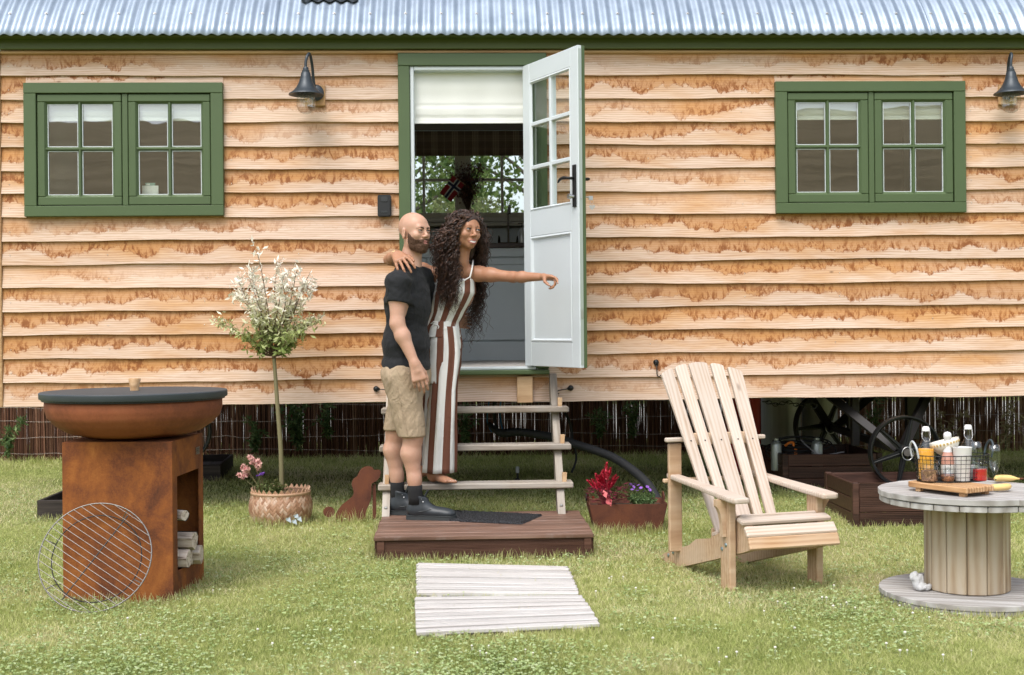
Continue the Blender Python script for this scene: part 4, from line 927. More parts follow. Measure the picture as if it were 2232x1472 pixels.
# ---- deck platform
DX0,DX1=-.792,.41; DZ=.135
d0=G(815,1170,DZ); d1=G(1296,1163,DZ); d2=G(1256,1115,DZ); d3=G(830,1112,DZ)
dc=(d0+d1)/2; dang=math.atan2(d1.y-d0.y,d1.x-d0.x); dang=.045; DWd=(d1-d0).length; DD=.88
deck=thing('deck_platform','low brown timber platform at the foot of the steps','platform',(dc.x,dc.y,.0),dang)
nb=9; bw=DD/nb
for i in range(nb):
    o=B('deck_board',deck,(-DWd/2+random.uniform(-.003,.003),DWd/2+random.uniform(-.003,.003)),(i*bw+.0025,(i+1)*bw-.0025),(DZ-.026,DZ+random.uniform(-.0015,.0015)),M['deck'],.004)
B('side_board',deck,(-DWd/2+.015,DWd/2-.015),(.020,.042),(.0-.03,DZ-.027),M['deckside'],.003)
gr=MB()
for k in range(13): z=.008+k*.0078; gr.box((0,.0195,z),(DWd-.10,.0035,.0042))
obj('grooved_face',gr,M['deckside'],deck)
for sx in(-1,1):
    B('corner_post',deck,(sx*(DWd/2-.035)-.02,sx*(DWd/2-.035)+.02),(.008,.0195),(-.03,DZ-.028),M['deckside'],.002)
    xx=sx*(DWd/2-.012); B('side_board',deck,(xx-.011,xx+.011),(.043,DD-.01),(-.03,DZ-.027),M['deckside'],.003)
def bare(t,x0,x1,y0,y1,m=0):
    mt_=t.matrix_basis; BARE.append([tuple((mt_@Vector((a,b,0))).xy) for a,b in((x0-m,y0-m),(x1+m,y0-m),(x1+m,y1+m),(x0-m,y1+m))])
bare(deck,-DWd/2,DWd/2,.01,DD)
def edgeT(t,a,b,c,d,n,h): 
    p=t.matrix_basis@Vector((a,b,0)); q=t.matrix_basis@Vector((c,d,0)); EDGE.append((p.x,p.y,q.x,q.y,n,h))
edgeT(deck,-DWd/2,-.01,DWd/2,-.01,650,.055); edgeT(deck,DWd/2+.02,0,DWd/2+.02,DD,350,.06); edgeT(deck,-DWd/2-.02,0,-DWd/2-.02,DD,350,.07)
# ---- steps
st=thing('wooden_steps','open grey oak steps with two slanted side boards leading up to the doorway','steps',M4=CM.copy())
def C3(p): return CMI@p
tr=[]
for py,d,xl,xr in((890,8.05,831,1240),(972,7.90,827,1246),(1056,7.75,824,1251)):
    a=C3(P(xl,py,d)); b=C3(P(xr,py-3,d)); tr.append((a,b))
zs_=[.752,.540,.325]
for (a,b),z in zip(tr,zs_):
    y=(a.y+b.y)/2; z=(a.z+b.z)/2
    B('tread',st,(a.x,b.x),(y,y+.15),(z-.036,z),M['steps'],.006)
    for xx in(a.x+.052,b.x-.052):
        w_=obj('wedge',MB().prism([(-.012,-.045),(.010,-.045),(.015,.035),(-.012,.035)],.045,TR(0,.06,0)@Matrix.Rotation(math.pi/2,4,'X')),M['newoak'],st,TR(xx,y+.02,z+.018))
sxl=C3(P(846,972,7.97)).x; sxr=C3(P(1216,972,7.97)).x
for xx in(sxl,sxr):
    p0=Vector((xx,tr[2][0].y+.055-.16,DZ)); p1=Vector((xx,-.09,DR[2]-.03))
    sl=(p1.y-p0.y)/(p1.z-p0.z); w=.145
    yz=lambda z,off:(p0.y+(z-DZ)*sl+off)
    z0,z1=DZ+.001,DR[2]-.004
    poly=[(yz(z0,0),z0),(yz(z0,w),z0),(yz(z1,w),z1),(yz(z1,.0),z1)]
    Mx=Matrix(((0,0,1,xx-.0225),(1,0,0,0),(0,1,0,0),(0,0,0,1)))
    Mf=frame(p0,p1,(1,0,0)); mb=MB().prism(poly,.045,Mx); mi_=Mf.inverted(); mb.v=[tuple(mi_@Vector(q)) for q in mb.v]; obj('side_string',mb,M['steps'],st,Mf,fixn=True)
    obj('bolt_head',MB().lathe([(.011,0),(.009,.005),(0,.007)],(xx,yz(z0+.045,0)-.0,z0+.045),10,R=Matrix.Rotation(math.pi/2,3,'X')),M['steel'],st)
# ---- doormat
A_,B_,C_=G(992,1112,DZ+.012),G(1190,1121,DZ+.012),G(1128,1139,DZ+.012); mx=thing('door_mat','black rubber granule doormat lying askew on the deck boards','doormat',((A_.x+C_.x)/2,(A_.y+C_.y)/2,DZ+.001),math.atan2(B_.y-A_.y,B_.x-A_.x))
mm_=mat('black rubber granules',(.012,.013,.016),.65); nt=mm_.node_tree; vo=nd(nt,'TexVoronoi',{'Vector':ocoord(nt),'Scale':110}).outputs['Distance']; setc(nt,ramp(nt,vo,[(.1,(.05,.055,.065)),(.5,(.006,.006,.008))])); bump(nt,vo,1,.01)
L1,L2=(B_-A_).length,(C_-B_).length; V=[];Q=[]; nx,ny=90,60; rs=np.random.RandomState(2)
for j in range(ny+1):
    for i in range(nx+1):
        e=i in(0,nx) or j in(0,ny); V.append((-L1/2+L1*i/nx+(rs.rand()-.5)*.004,-L2/2+L2*j/ny+(rs.rand()-.5)*.004,0 if e else .009+.005*rs.rand()))
for j in range(ny):
    for i in range(nx): k=j*(nx+1)+i; Q.append((k,k+1,k+nx+2,k+nx+1))
obj('mat_surface',npmesh('mat_surface',V,Q,False),mm_,mx)
# ---- slatted walkway pads
def pad(label,c,n,gap=.026):
    pts=[G(x,y,.03) for x,y in c]; t=thing('slatted_pad',label,'duckboard',((pts[3].x+pts[2].x)/2,(pts[3].y+pts[2].y)/2,0),group='slatted walkway pads on the lawn'); o=t.location
    for i in range(n):
        f0=(i+.5)/n; l=pts[3].lerp(pts[0],f0)-o; r=pts[2].lerp(pts[1],f0)-o; w=((pts[3]-pts[0]).length)/n-gap*random.uniform(.6,1.3)
        l.z=r.z=.022+random.uniform(-.003,.003); l.x+=random.uniform(-.002,.002); r.x+=random.uniform(-.003,.003); r.z+=random.uniform(-.003,.003)
        plank('slat',t,l,r,w,.018,M['pale'],bev=.003)
    for f in(.12,.5,.88):
        a=pts[3].lerp(pts[2],f)-o; b=pts[0].lerp(pts[1],f)-o; a.z=b.z=.004; plank('batten',t,a,b,.05,.018,M['pale'],bev=.002)
    us=[Vector((p.x,p.y,.004))-o for p in pts]; obj('gap_shade_sheet',MB().add([tuple(q*.985+Vector((0,0,.003))) for q in us],[(3,2,1,0)]),mat('dark slat gap shade',(.045,.035,.025),.95),t)  # dark sheet laid under the slats, standing in for shade in the gaps
    BARE.append([tuple(p.xy) for p in pts])
    EDGE.append((pts[3].x,pts[3].y-.01,pts[2].x,pts[2].y-.01,260,.035)); EDGE.append((pts[0].x,pts[0].y,pts[3].x,pts[3].y,120,.035)); EDGE.append((pts[1].x,pts[1].y,pts[2].x,pts[2].y,120,.035)); return t
pad('bleached slatted wooden pad on the grass directly in front of the deck',[(909,1226),(1237,1234),(1263,1294),(909,1292)],10)
pad('larger bleached slatted wooden pad on the grass, nearer the camera',[(904,1301),(1269,1299),(1308,1357),(907,1378)],10)
# a few blades poking through
EDGE.append((G(1010,1250).x,G(1010,1250).y,G(1240,1292).x,G(1240,1292).y,30,.045)); EDGE.append((G(960,1330).x,G(960,1330).y,G(1260,1345).x,G(1260,1345).y,34,.045))
# ================= FIRE BOWL GRILL
gBL,gBR=G(138,1300),G(377,1312); gw=.575; ga=math.atan2(gBR.y-gBL.y,gBR.x-gBL.x); ga=-.20
gr=thing('fire_bowl_grill','rusty steel fire bowl with dark round lid on a square rusty stand','grill',(-1.80,6.20,0),math.radians(-14))
# place so the front-right corner lands on its pixel
gh=.742; hw=.257
def gfit():
    c=G(378,1314); loc=Vector((hw,-hw,0)); R=RZ(math.radians(-2)); p=R@loc; return TR(c.x-p.x,c.y-p.y,0)@R
gr.matrix_basis=gfit()
sh=MB(); tk=.006
def gp(x0,x1,y0,y1,z0,z1): sh.box(((x0+x1)/2,(y0+y1)/2,(z0+z1)/2),(x1-x0,y1-y0,z1-z0),None,.0015)
gp(-hw,hw,-hw,-hw+tk,0,gh); gp(-hw,-hw+tk,-hw+tk,hw,0,gh); gp(-hw+tk,hw,hw-tk,hw,0,gh)
gp(-hw+tk,hw-tk,-hw+tk,hw-tk,gh-tk,gh-.0005)
# right side with the log opening
gp(hw-tk,hw,-hw+tk,-hw+.075,0,gh); gp(hw-tk,hw,hw-.075,hw-tk,0,gh); gp(hw-tk,hw,-hw+.075,hw-.075,gh-.17,gh); gp(hw-tk,hw,-hw+.075,hw-.075,0,.13)
gp(-hw+tk,hw-tk,-hw+tk,hw-tk,.12,.126)
obj('stand',sh,M['rust'],gr)
pl=obj('maker_plate',MB().box((hw+.0015,.16,gh-.08),(.002,.06,.035)),M['steel'],gr)
for z in(-.008,.0,.008): obj('plate_print',MB().box((hw+.0028,.16,gh-.08+z),(.0008,.042-.01*abs(z)*100,.004)),M['blackpl'],pl)
zr=.925; Rb=.412
prof=[(.0,gh+.002),(.13,gh+.002),(.22,gh+.008),(.31,gh+.032),(.366,gh+.068),(.400,gh+.105),(.413,gh+.145),(Rb,zr),(Rb-.01,zr),(Rb-.02,gh+.15),(.28,gh+.06),(.1,gh+.02),(0,gh+.02)]
prof2=[]
for i in range(len(prof)-1):
    for k in range(3): t=k/3; prof2.append((prof[i][0]*(1-t)+prof[i+1][0]*t,prof[i][1]*(1-t)+prof[i+1][1]*t))
bowl=obj('bowl',MB().lathe(prof2,n=64),M['rustbowl'],gr,smooth=True)
obj('cook_ring',MB().lathe([(.2,zr+.001),(.425,zr+.001),(.425,zr+.009),(.2,zr+.009)],n=64),M['iron'],gr,auto=40)
lm_=paint('blue black lid paint',(.045,.055,.064),.5,.25)
lid=obj('lid',MB().lathe([(0,zr+.010),(.434,zr+.010),(.437,zr+.014),(.437,zr+.038),(.433,zr+.042),(0,zr+.042)],n=72),lm_,gr,auto=40)
obj('lid_knob',MB().lathe([(0,0),(.021,0),(.022,.02),(.029,.055),(.027,.059),(0,.059)],(.0,0,zr+.0425),20),M['newoak'],lid,auto=40)
bare(gr,-hw,hw,-hw,hw); edgeT(gr,-hw,-hw-.01,hw,-hw-.01,350,.05); edgeT(gr,hw+.01,-hw,hw+.01,hw,250,.05); edgeT(gr,-hw-.02,-hw,-hw-.02,hw,150,.05)
lg=mat('birch bark log',(.48,.42,.36),.8); nt=lg.node_tree; setc(nt,ramp(nt,noise(nt,ocoord(nt,(1,9,9)),6,5,.7),[(.35,(.10,.06,.04)),(.5,(.50,.42,.35)),(.8,(.66,.62,.58))]))
GI=gr.matrix_basis
def log(lx,ly,z,r,L,ang,label,up=0):
    t=thing('firewood_log',label,'log',M4=GI@TR(lx,ly,z)@RZ(ang)@Matrix.Rotation(up,4,'Y'),group='split logs inside the grill stand')
    rs=np.random.RandomState(int(abs(lx*ly)*9999)+3); poly=[(r*(.75+.4*rs.rand())*math.cos(a),r*(.75+.4*rs.rand())*math.sin(a)) for a in np.linspace(0,6.28,8)[:-1]]
    obj('split_face',MB().prism(poly,L,TR(-L/2,0,0)@Matrix.Rotation(math.pi/2,4,'Y')),lg,t); obj('bark',MB().lathe([(r*.98,-L/2+.002),(r*1.02,0),(r*.98,L/2-.002)],n=8,a0=.2,a1=2.4,R=Matrix.Rotation(math.pi/2,3,'Y')),BARK,t)
log(.215,.06,.17,.05,.17,.05,'stout split log beside the others at the far end of the grill shelf'); log(.215,-.02,.255,.045,.16,-.1,'bark-edged log resting on top of two others in the grill stand'); log(.20,-.08,.17,.045,.16,.0,'split log lying on the shelf of the grill stand nearest the opening edge'); log(.19,-.115,.27,.04,.18,.3,'pale split log in the middle of the small stack in the grill stand',math.radians(80)); log(.17,.0,.17,.045,.2,.1,'log at the back of the stack in the grill stand'); log(.21,-.1,.385,.03,.16,-.5,'short log lying across the top of the stack in the grill stand')
# ---- round grate leaning on the stand
gc=P(219,1226,5.80); gm=mat('chromed grate wire',(.20,.19,.18),.4,.9)
gt=thing('grill_grate','round wire grill grate leaning against the rusty stand, resting in the grass','grill grate')
rg=.250; tilt=math.radians(24)
bot=G(196,1338,.0)
GM=TR(bot.x,bot.y,.006)@RZ(math.radians(4))@Matrix.Rotation(-tilt,4,'X')@Matrix.Rotation(math.pi/2,4,'X')@TR(0,rg,0)   # grate in its local xy plane
gt.matrix_basis=GM
circ=lambda r,z=0,n=64:[(r*math.cos(a),r*math.sin(a),z) for a in np.linspace(0,2*math.pi,n+1)[:-1]]
obj('outer_ring',MB().tube(circ(rg),.0032,6,closed=True),gm,gt,smooth=True)
obj('support_ring',MB().tube(circ(rg*.80,-.028),.0026,6,closed=True),M['iron'],gt,smooth=True)
Rg=Matrix.Rotation(math.radians(-34),3,'Z')
nb=17
for i in range(nb):
    v=-rg+2*rg*(i+.5)/nb; h=math.sqrt(max(rg*rg-v*v,0)); obj('grate_bar',MB().tube([Rg@Vector((-h,v,.004)),Rg@Vector((h,v,.004))],.0015,5),gm,gt)
obj('cross_bar',MB().tube([Rg@Vector((0,-rg*.92,-.003)),Rg@Vector((0,rg*.92,-.003))],.0030,6),M['iron'],gt)
for a in(60,160,215,330):
    c,s=math.cos(math.radians(a)),math.sin(math.radians(a)); obj('leg_wire',MB().tube([(rg*.98*c,rg*.98*s,0),(rg*.86*c,rg*.86*s,-.012),(rg*.80*c,rg*.80*s,-.028)],.0026,5),gm,gt)
# ---- dark timber trays on the left
def tray(name,label,px,py,w,l,h,rot,boards=True,cat='wooden tray'):
    "px,py= ground pixel of the front right corner"
    g=G(px,py,.04 if py>1100 else .075); t=thing(name,label,cat,(g.x,g.y,GZ(g.y)),rot)
    B('side_plank',t,(-w,0),(0,.022),(-.02,h),M['trayd'],.003); B('side_plank',t,(-w,0),(l-.022,l),(-.02,h),M['trayd'],.003)
    B('end_plank',t,(-.022,-.0005),(.0225,l-.0225),(-.02,h-.001),M['trayd'],.003); B('end_plank',t,(-w,-w+.022),(.0225,l-.0225),(-.02,h-.001),M['trayd'],.003)
    n=4
    for i in range(n): a=-w+.023+(w-.046)*i/n; B('bottom_plank',t,(a+.003,a+(w-.046)/n-.003),(.0225,l-.0225),(h*.45,h*.45+.015),M['trayd'],.002)
    bare(t,-w,0,0,l); edgeT(t,-w,-.01,0,-.01,220,.05); edgeT(t,.01,0,.01,l,160,.05); return t
tray('timber_tray','dark low timber tray under the hut between the grill and the potted tree',481,1052,.60,.85,.13,.10)
tray('timber_tray','blackened timber tray mostly hidden behind the left side of the grill stand',165,1143,.24,.55,.13,.04)
# ================= WOVEN BASKET, TREE AND FLOWERS
bc=G(612,1139,.06); bc=Vector((P(612,1100,7.98).x,7.98,.065)); BR=.186; BH=.185
bk=thing('woven_basket','broad woven birch bark basket with zigzag rim holding the small tree','basket',(bc.x,bc.y,GZ(bc.y)))
def brad(z): q=z/BH; return BR*(.90+.13*math.sin(min(1,q*1.15)*math.pi*.85))
wv=mat('woven birch bark strip',rough=.5,spec=.4); nt=wv.node_tree; r=nd(nt,'ObjectInfo').outputs['Random']; n=noise(nt,ocoord(nt,(1,1,1)),60,4,.6); a=nd(nt,'Attribute',attribute_name='tone').outputs['Fac']
setc(nt,mix(nt,mth(nt,'MULTIPLY',n,.5),ramp(nt,a,[(0,(.25,.125,.07)),(.5,(.42,.25,.155)),(1,(.60,.46,.36))]),(.30,.16,.09)))
# diamond strips: each woven face is a small curved lozenge, over or under
NA=30; rows=7; dz=BH/rows; da=2*math.pi/NA; V=[];Q=[];tn=[]; V2=[];Q2=[];tn2=[]
def lozenge(V,Q,tn,a,z,tone,sgn,cut=None):
    k=len(V); N=4
    for j in range(N+1):
        for i in range(N+1):
            p=(i/N-.5)*2; q=(j/N-.5)*2; aa=a+(p+q)*da*.25*.97*1.0; zc=z+(q-p)*dz*.5*.97
            if cut is not None: zc=min(zc,cut)
            zc=max(zc,0.0)
            bulge=.0065*(1-(p if sgn>0 else q)**2)-.001; rr=brad(max(zc,0))+bulge
            V.append((rr*math.cos(aa),rr*math.sin(aa),zc)); tn.append(tone)
    for j in range(N):
        for i in range(N): m_=k+j*(N+1)+i; Q.append((m_,m_+1,m_+N+2,m_+N+1))
rs=np.random.RandomState(8)
for r_ in range(rows*2+1):
    z=r_*dz/2
    for k in range(NA):
        a=(k+(.5 if r_%2 else 0))*da; lozenge(V,Q,tn,a,z,rs.rand(),1 if (r_%2) else -1,BH)
obj('woven_wall',npmesh('woven_wall',V,Q,True,{'tone':tn}),wv,bk,kind='stuff')
inner=MB().lathe([(brad(0)-.004,0),(brad(BH*.5)-.006,BH*.5),(brad(BH)-.004,BH+.004),(brad(BH)-.010,BH+.004),(brad(BH*.6)-.012,BH*.6)],n=48); obj('inner_wall',inner,mat('bark lining',(.15,.08,.045),.8),bk,smooth=True)
rb=MB(); rb.lathe([(brad(BH)+.001,BH-.010),(brad(BH)+.006,BH-.008),(brad(BH)+.007,BH+.006),(brad(BH)+.002,BH+.008),(brad(BH)-.004,BH+.006)],n=60); obj('rim_band',rb,mat('bark rim band',(.42,.26,.16),.5),bk,smooth=True)
tm_=mat('bark tooth',(.42,.25,.155),.55)
for k in range(NA):
    a=k*da+.1; c=Vector((math.cos(a),math.sin(a),0)); tt=Vector((-math.sin(a),math.cos(a),0)); R_=brad(BH); w_=R_*da*.5
    v=[c*R_-tt*w_+Vector((0,0,BH+.006)),c*R_+tt*w_+Vector((0,0,BH+.006)),c*(R_+.004)+Vector((0,0,BH+.030+.004*rs.rand()))]
    obj('rim_tooth',MB().add(v+[p-c*.004 for p in v],[(0,1,2),(5,4,3),(0,3,4,1),(1,4,5,2),(2,5,3,0)]),tm_,bk)
obj('potting_soil',MB().lathe([(0,BH*.78),(brad(BH)*.9,BH*.72)],n=24),mat('dark soil',(.03,.02,.013),.95),bk)
tp=MB(); q0=Vector((.105,-BR*.985,.035)); 
for i,(dx,dz_) in enumerate(((-.035,0),(0,-.012),(.03,.004),(.012,.02))): tp.add([q0+Vector((dx,-.012,dz_)),q0+Vector((dx+.028,-.010,dz_-.014)),q0+Vector((dx+.020,-.004,dz_+.02)),q0+Vector((dx-.006,-.016,dz_+.013))],[(0,1,2,3)])
obj('torn_foil',tp,mat('pale torn foil',(.45,.52,.56),.4,.3),bk)
BARE.append([(bc.x+BR*.9*math.cos(a),bc.y+BR*.9*math.sin(a)) for a in np.linspace(0,6.28,12)[:-1]])
EDGE.append((bc.x-BR,bc.y-BR*.55,bc.x,bc.y-BR-.01,200,.065)); EDGE.append((bc.x,bc.y-BR-.01,bc.x+BR,bc.y-BR*.5,200,.065))
# tree
tt=thing('potted_willow','small standard willow with a pink-white and green leafy head on a bare stem','tree',(bc.x,bc.y,GZ(bc.y)+BH*.75))
o_=tt.location; dT=bc.y
def tp_(px,py,dd=0): return P(px,py,dT+dd)-o_
trk=bez([tp_(614,1068),tp_(612,980),tp_(606,900),tp_(601,830),tp_(597,778)],8)
obj('trunk',MB().tube(trk,[.0155-.0045*i/len(trk) for i in range(len(trk))],10),mat('olive willow bark',(.17,.15,.075),.75),tt,smooth=True)
fork=trk[-1]; rs=np.random.RandomState(12); brm=mat('brown willow twig',(.11,.07,.04),.8); tw=MB(); LP=[];LT=[];tw2=MB()
tw.tube([trk[-2],fork,tp_(593,765)],[.012,.012,.008],8)
mains=[(515,655),(545,610),(556,560),(575,640),(600,600),(622,610),(650,600),(668,640),(690,690),(660,720),(505,700),(550,700),(600,650),(630,680),(580,690),(530,625),(672,612),(640,735),(540,735)]
for i,(px,py) in enumerate(mains):
    for rep in range(1+(i%2)):
        e=tp_(px+rs.randn()*9,py+rs.randn()*9,rs.uniform(-.20,.16)); st_=fork+Vector((0,0,.01*rs.rand())); md1=st_.lerp(e,.3)+Vector((rs.randn()*.01,rs.randn()*.01,-.015-.02*rs.rand())); md2=st_.lerp(e,.7)+Vector((rs.randn()*.012,0,.01))
        c=bez([st_,md1,md2,e],6); tw.tube(c,[.0048*(1-k/len(c)*.82) for k in range(len(c))],5)
        for k in range(5,len(c)):
            nsub=2 if k<len(c)-1 else 3
            if py<580: nsub=1
            for _ in range(nsub):
                L=.05+.05*rs.rand(); dr=(c[k]-c[k-1]).normalized()+Vector(rs.randn(3))*.6; dr.z+=.35; dr.normalize(); f=c[k]+dr*L; tw2.tube([c[k],c[k].lerp(f,.5)+Vector((0,0,.004)),f],[.0009,.0008,.0005],3)
                for q in range(5): 
                    LP.append(c[k].lerp(f,rs.rand())); LT.append(LP[-1].z)
obj('branches',tw,brm,tt,smooth=True); obj('twigs',tw2,brm,tt)
pts=np.array([tuple(p) for p in LP]); zlo,zhi=np.percentile(pts[:,2],5),np.percentile(pts[:,2],80)
V,Q,tn=leaves(pts,.036,rs,.34)
tone=np.clip((pts[:,2]-zlo)/(zhi-zlo)*.75+.35*rs.rand(len(pts))-.02,0,1); 
lw=grassmat('variegated willow leaf',[(0,(.20,.28,.07)),(.3,(.36,.42,.15)),(.5,(.62,.63,.36)),(.7,(.84,.82,.66)),(1,(.88,.85,.76))],.25)
obj('leaves',npmesh('leaves',V,Q,False,{'tone':np.repeat(tone,4)}),lw,tt)
# flowers in the basket
def petals(mb,c,r,n,R,cup=.4,w=.5):
    for k in range(n):
        a=2*math.pi*k/n; x=Vector((math.cos(a),math.sin(a),0)); y=Vector((-math.sin(a),math.cos(a),0)); z=Vector((0,0,1))
        mb.add([c+R@(x*r*.1),c+R@(x*r*.6+y*r*w*.5+z*r*cup*.6),c+R@(x*r+z*r*cup),c+R@(x*r*.6-y*r*w*.5+z*r*cup*.6)],[(0,1,2,3)])
def rrot(rs,up=.6): 
    d=Vector((rs.randn()*up,rs.randn()*up-.35,1)).normalized(); return d.to_track_quat('Z','Y').to_matrix()
rs=np.random.RandomState(31)
ft=thing('dusty_pink_flowers','dusty pink drooping flower heads on thin stems leaning left over the basket rim','flowers',(bc.x-.12,bc.y-.05,GZ(bc.y)+BH*.8)); o_=ft.location
pk=mat('faded pink petals',(.55,.27,.26),.8); nt=pk.node_tree; setc(nt,ramp(nt,noise(nt,ocoord(nt),60,3,.6),[(.3,(.40,.10,.12)),(.5,(.60,.33,.30)),(.7,(.68,.52,.42))]))
for hx,hy in((548,1000),(536,1022),(541,1033),(524,1040),(562,1010),(566,1018),(553,1008)):
    h=P(hx,hy,bc.y-.08+rs.randn()*.03)-o_; s=MB().tube(bez([(0.02,0,-.03),tuple(h*.45+Vector((.02,0,.01))),tuple(h)],5),.0016,4); so_=obj('stem',s,LMW[1],ft)
    mb=MB()
    for q in range(9): petals(mb,h+Vector(rs.randn(3))*.010,.016+.005*rs.rand(),6,rrot(rs,1.0),.8,.7)
    obj('flower_head',mb,pk,ft)
def bushlet(name,label,loc,r,h,n,seed,lm,sz,cat='plant'):
    rs=np.random.RandomState(seed); t=thing(name,label,cat,loc); s=MB(); pts=[]
    for i in range(n):
        a=rs.rand()*6.28; q=r*rs.rand()**.6; e=Vector((math.cos(a)*q,math.sin(a)*q,h*(.5+.5*rs.rand())*(1-.35*(q/r)**2))); c=bez([(e.x*.2,e.y*.2,-.01),tuple(e*.6),tuple(e)],4); s.tube(c,.0012,3)
        for k in range(3,len(c)):
            for _ in range(4): pts.append(tuple(c[k]+Vector(rs.randn(3)*.006)))
    obj('stems',s,LMW[2],t); V,Q,tn=leaves(np.array(pts),sz,rs,.4); obj('foliage',npmesh('foliage',V,Q,False,{'tone':tn}),lm,t); return t
herb=leafmat('reddish herb leaf',(.10,.075,.025),(.12,.16,.05),(.20,.25,.09))
tb=bushlet('purple_aster','green and russet herb with one purple flower head in the basket beside the stem','flowers' and (bc.x-.075,bc.y-.04,GZ(bc.y)+BH*.8)) if False else bushlet('purple_aster','green and russet herb with purple flower heads in the basket beside the tree stem',(bc.x-.055,bc.y-.03,GZ(bc.y)+BH*.8),.105,.115,60,5,herb,.020,'flowers')
pu=mat('violet petals',(.26,.10,.50),.7)
for hx,hy,rr in((570,1035,.017),(562,1038,.014),(574,1033,.014)):
    h=P(hx,hy,bc.y-.10)-tb.location; mb=MB(); petals(mb,h,rr,12,rrot(rs,.3),.3,.45); petals(mb,h+Vector((0,0,.003)),rr*.7,9,rrot(rs,.3),.6,.5); obj('flower_head',mb,pu,tb)
# ================= RUSTY DOG SILHOUETTE
dg=thing('dog_silhouette','rusty sheet steel cutout of a sitting dog standing in the grass beside the deck','garden ornament')
zc=[(632,1372),(632,1310),(640,1285),(658,1260),(682,1240),(704,1222),(716,1204),(713,1182),(707,1160),(713,1136),(732,1122),(742,1100),(755,1084),(772,1076),(790,1075),(806,1082),(812,1092),(826,1091),(842,1096),(843,1112),(836,1130),(822,1146),(806,1154),(800,1162),(801,1185),(800,1205),(798,1228),(790,1252),(778,1280),(775,1300),(773,1340),(776,1372)]
dd=7.95; base=P(440+700/2.1643,520+1350/2.1643,dd); base.z=GZ(dd); dg.matrix_basis=TR(base)@RZ(CA)
def dpt(x,y): p=P(440+x/2.1643,520+y/2.1643,dd)-base; return (p.x,p.z)
poly=[dpt(*p) for p in zc]; sm=[]
V_=bez([(a,0,b) for a,b in poly]+[(poly[0][0],0,poly[0][1])],3)[:-1]
obj('body_sheet',MB().prism([(v.x,v.z) for v in V_],.004,Matrix.Rotation(math.pi/2,4,'X')),M['rustdark'],dg)
tl=[dpt(600+26*math.cos(a)*(1.05),1290+25*math.sin(a)) for a in np.linspace(0,6.28,22)[:-1]]; obj('tail',MB().prism(tl,.004,TR(0,.006,0)@Matrix.Rotation(math.pi/2,4,'X')),M['rustdark'],dg)
sx_,sz_=dpt(812,1160); obj('ground_stake',MB().box((sx_,.012,(sz_-.02)/2),(.022,.006,sz_+.02)),M['rustdark'],dg)
EDGE.append((base.x-.15,dd-.02,base.x+.15,dd-.02,140,.08))
# ================= RUSTY TROUGH WITH FLOWERS
q0=G(1300,1166,.045); q1=G(1443,1168,.045); ty=(q0.y+q1.y)/2; ty=7.58
f0=P(1285.6,1101,ty); f1=P(1453,1095.5,ty); b0=P(1299,1170,ty); b1=P(1440,1172,ty); z1=(f0.z+f1.z)/2; z0=GZ(ty)-.01
tg=thing('rusty_trough','rusty steel trough planter with handles, standing in the grass right of the deck','planter',((f0.x+f1.x)/2,ty,GZ(ty)),.03); cx=tg.location.x; tz=tg.location.z
W1,W0,D1,D0=(f1.x-f0.x)/2,(b1.x-b0.x)/2,.26,.20; h1=z1-tz
tb_=MB(); k=.004
def quadp(a,b,c,d,mb): 
    n=(Vector(b)-Vector(a)).cross(Vector(d)-Vector(a)).normalized()*k; vs=[Vector(v) for v in(a,b,c,d)]; mb.add(vs+[v+n for v in vs],[(0,1,2,3),(7,6,5,4),(0,4,5,1),(1,5,6,2),(2,6,7,3),(3,7,4,0)])
A0,B0,C0,D0_=(-W0,0,0),(W0,0,0),(W0,D0,0),(-W0,D0,0); A1,B1,C1,D1_=(-W1,-.02,h1),(W1,-.02,h1),(W1,D1,h1),(-W1,D1,h1)
for nm,qd in(('front_sheet',(A0,B0,B1,A1)),('back_sheet',(C0,D0_,D1_,C1)),('end_sheet',(B0,C0,C1,B1)),('end_sheet',(D0_,A0,A1,D1_))):
    mb=MB(); quadp(*qd,mb); obj(nm,mb,M['rustdark'],tg,fixn=True)
for s_ in(-1,1):
    e=MB(); pol=[(-.05,0),(.05,0),(.045,.03),(.025,.052),(-.025,.052),(-.045,.03)]; e.prism([(x,y) for x,y in pol],.004,Matrix(((0,0,1,s_*W1),(1,0,0,D1/2+.02),(0,1,0,h1-.001),(0,0,0,1)))); obj('end_lug',e,M['rustdark'],tg)
    obj('ring_handle',MB().tube([(s_*(W1+.008),D1/2+.02+.022*math.cos(a),h1+.022+.022*math.sin(a)) for a in np.linspace(0,6.28,19)[:-1]],.004,6,closed=True),M['iron'],tg,smooth=True)
obj('soil_fill',MB().add([(-W1*.97,-.01,h1*.82),(W1*.97,-.01,h1*.82),(W1*.97,D1*.95,h1*.82),(-W1*.97,D1*.95,h1*.82)],[(0,1,2,3)]),mat('trough soil',(.04,.028,.018),.95),tg)
BARE.append([(cx-W0,ty),(cx+W0,ty),(cx+W0,ty+D0),(cx-W0,ty+D0)]); EDGE.append((cx-W1,ty-.02,cx+W1,ty-.02,420,.065)); EDGE.append((cx-W1-.03,ty+.2,cx-W1+.05,ty-.02,120,.07))
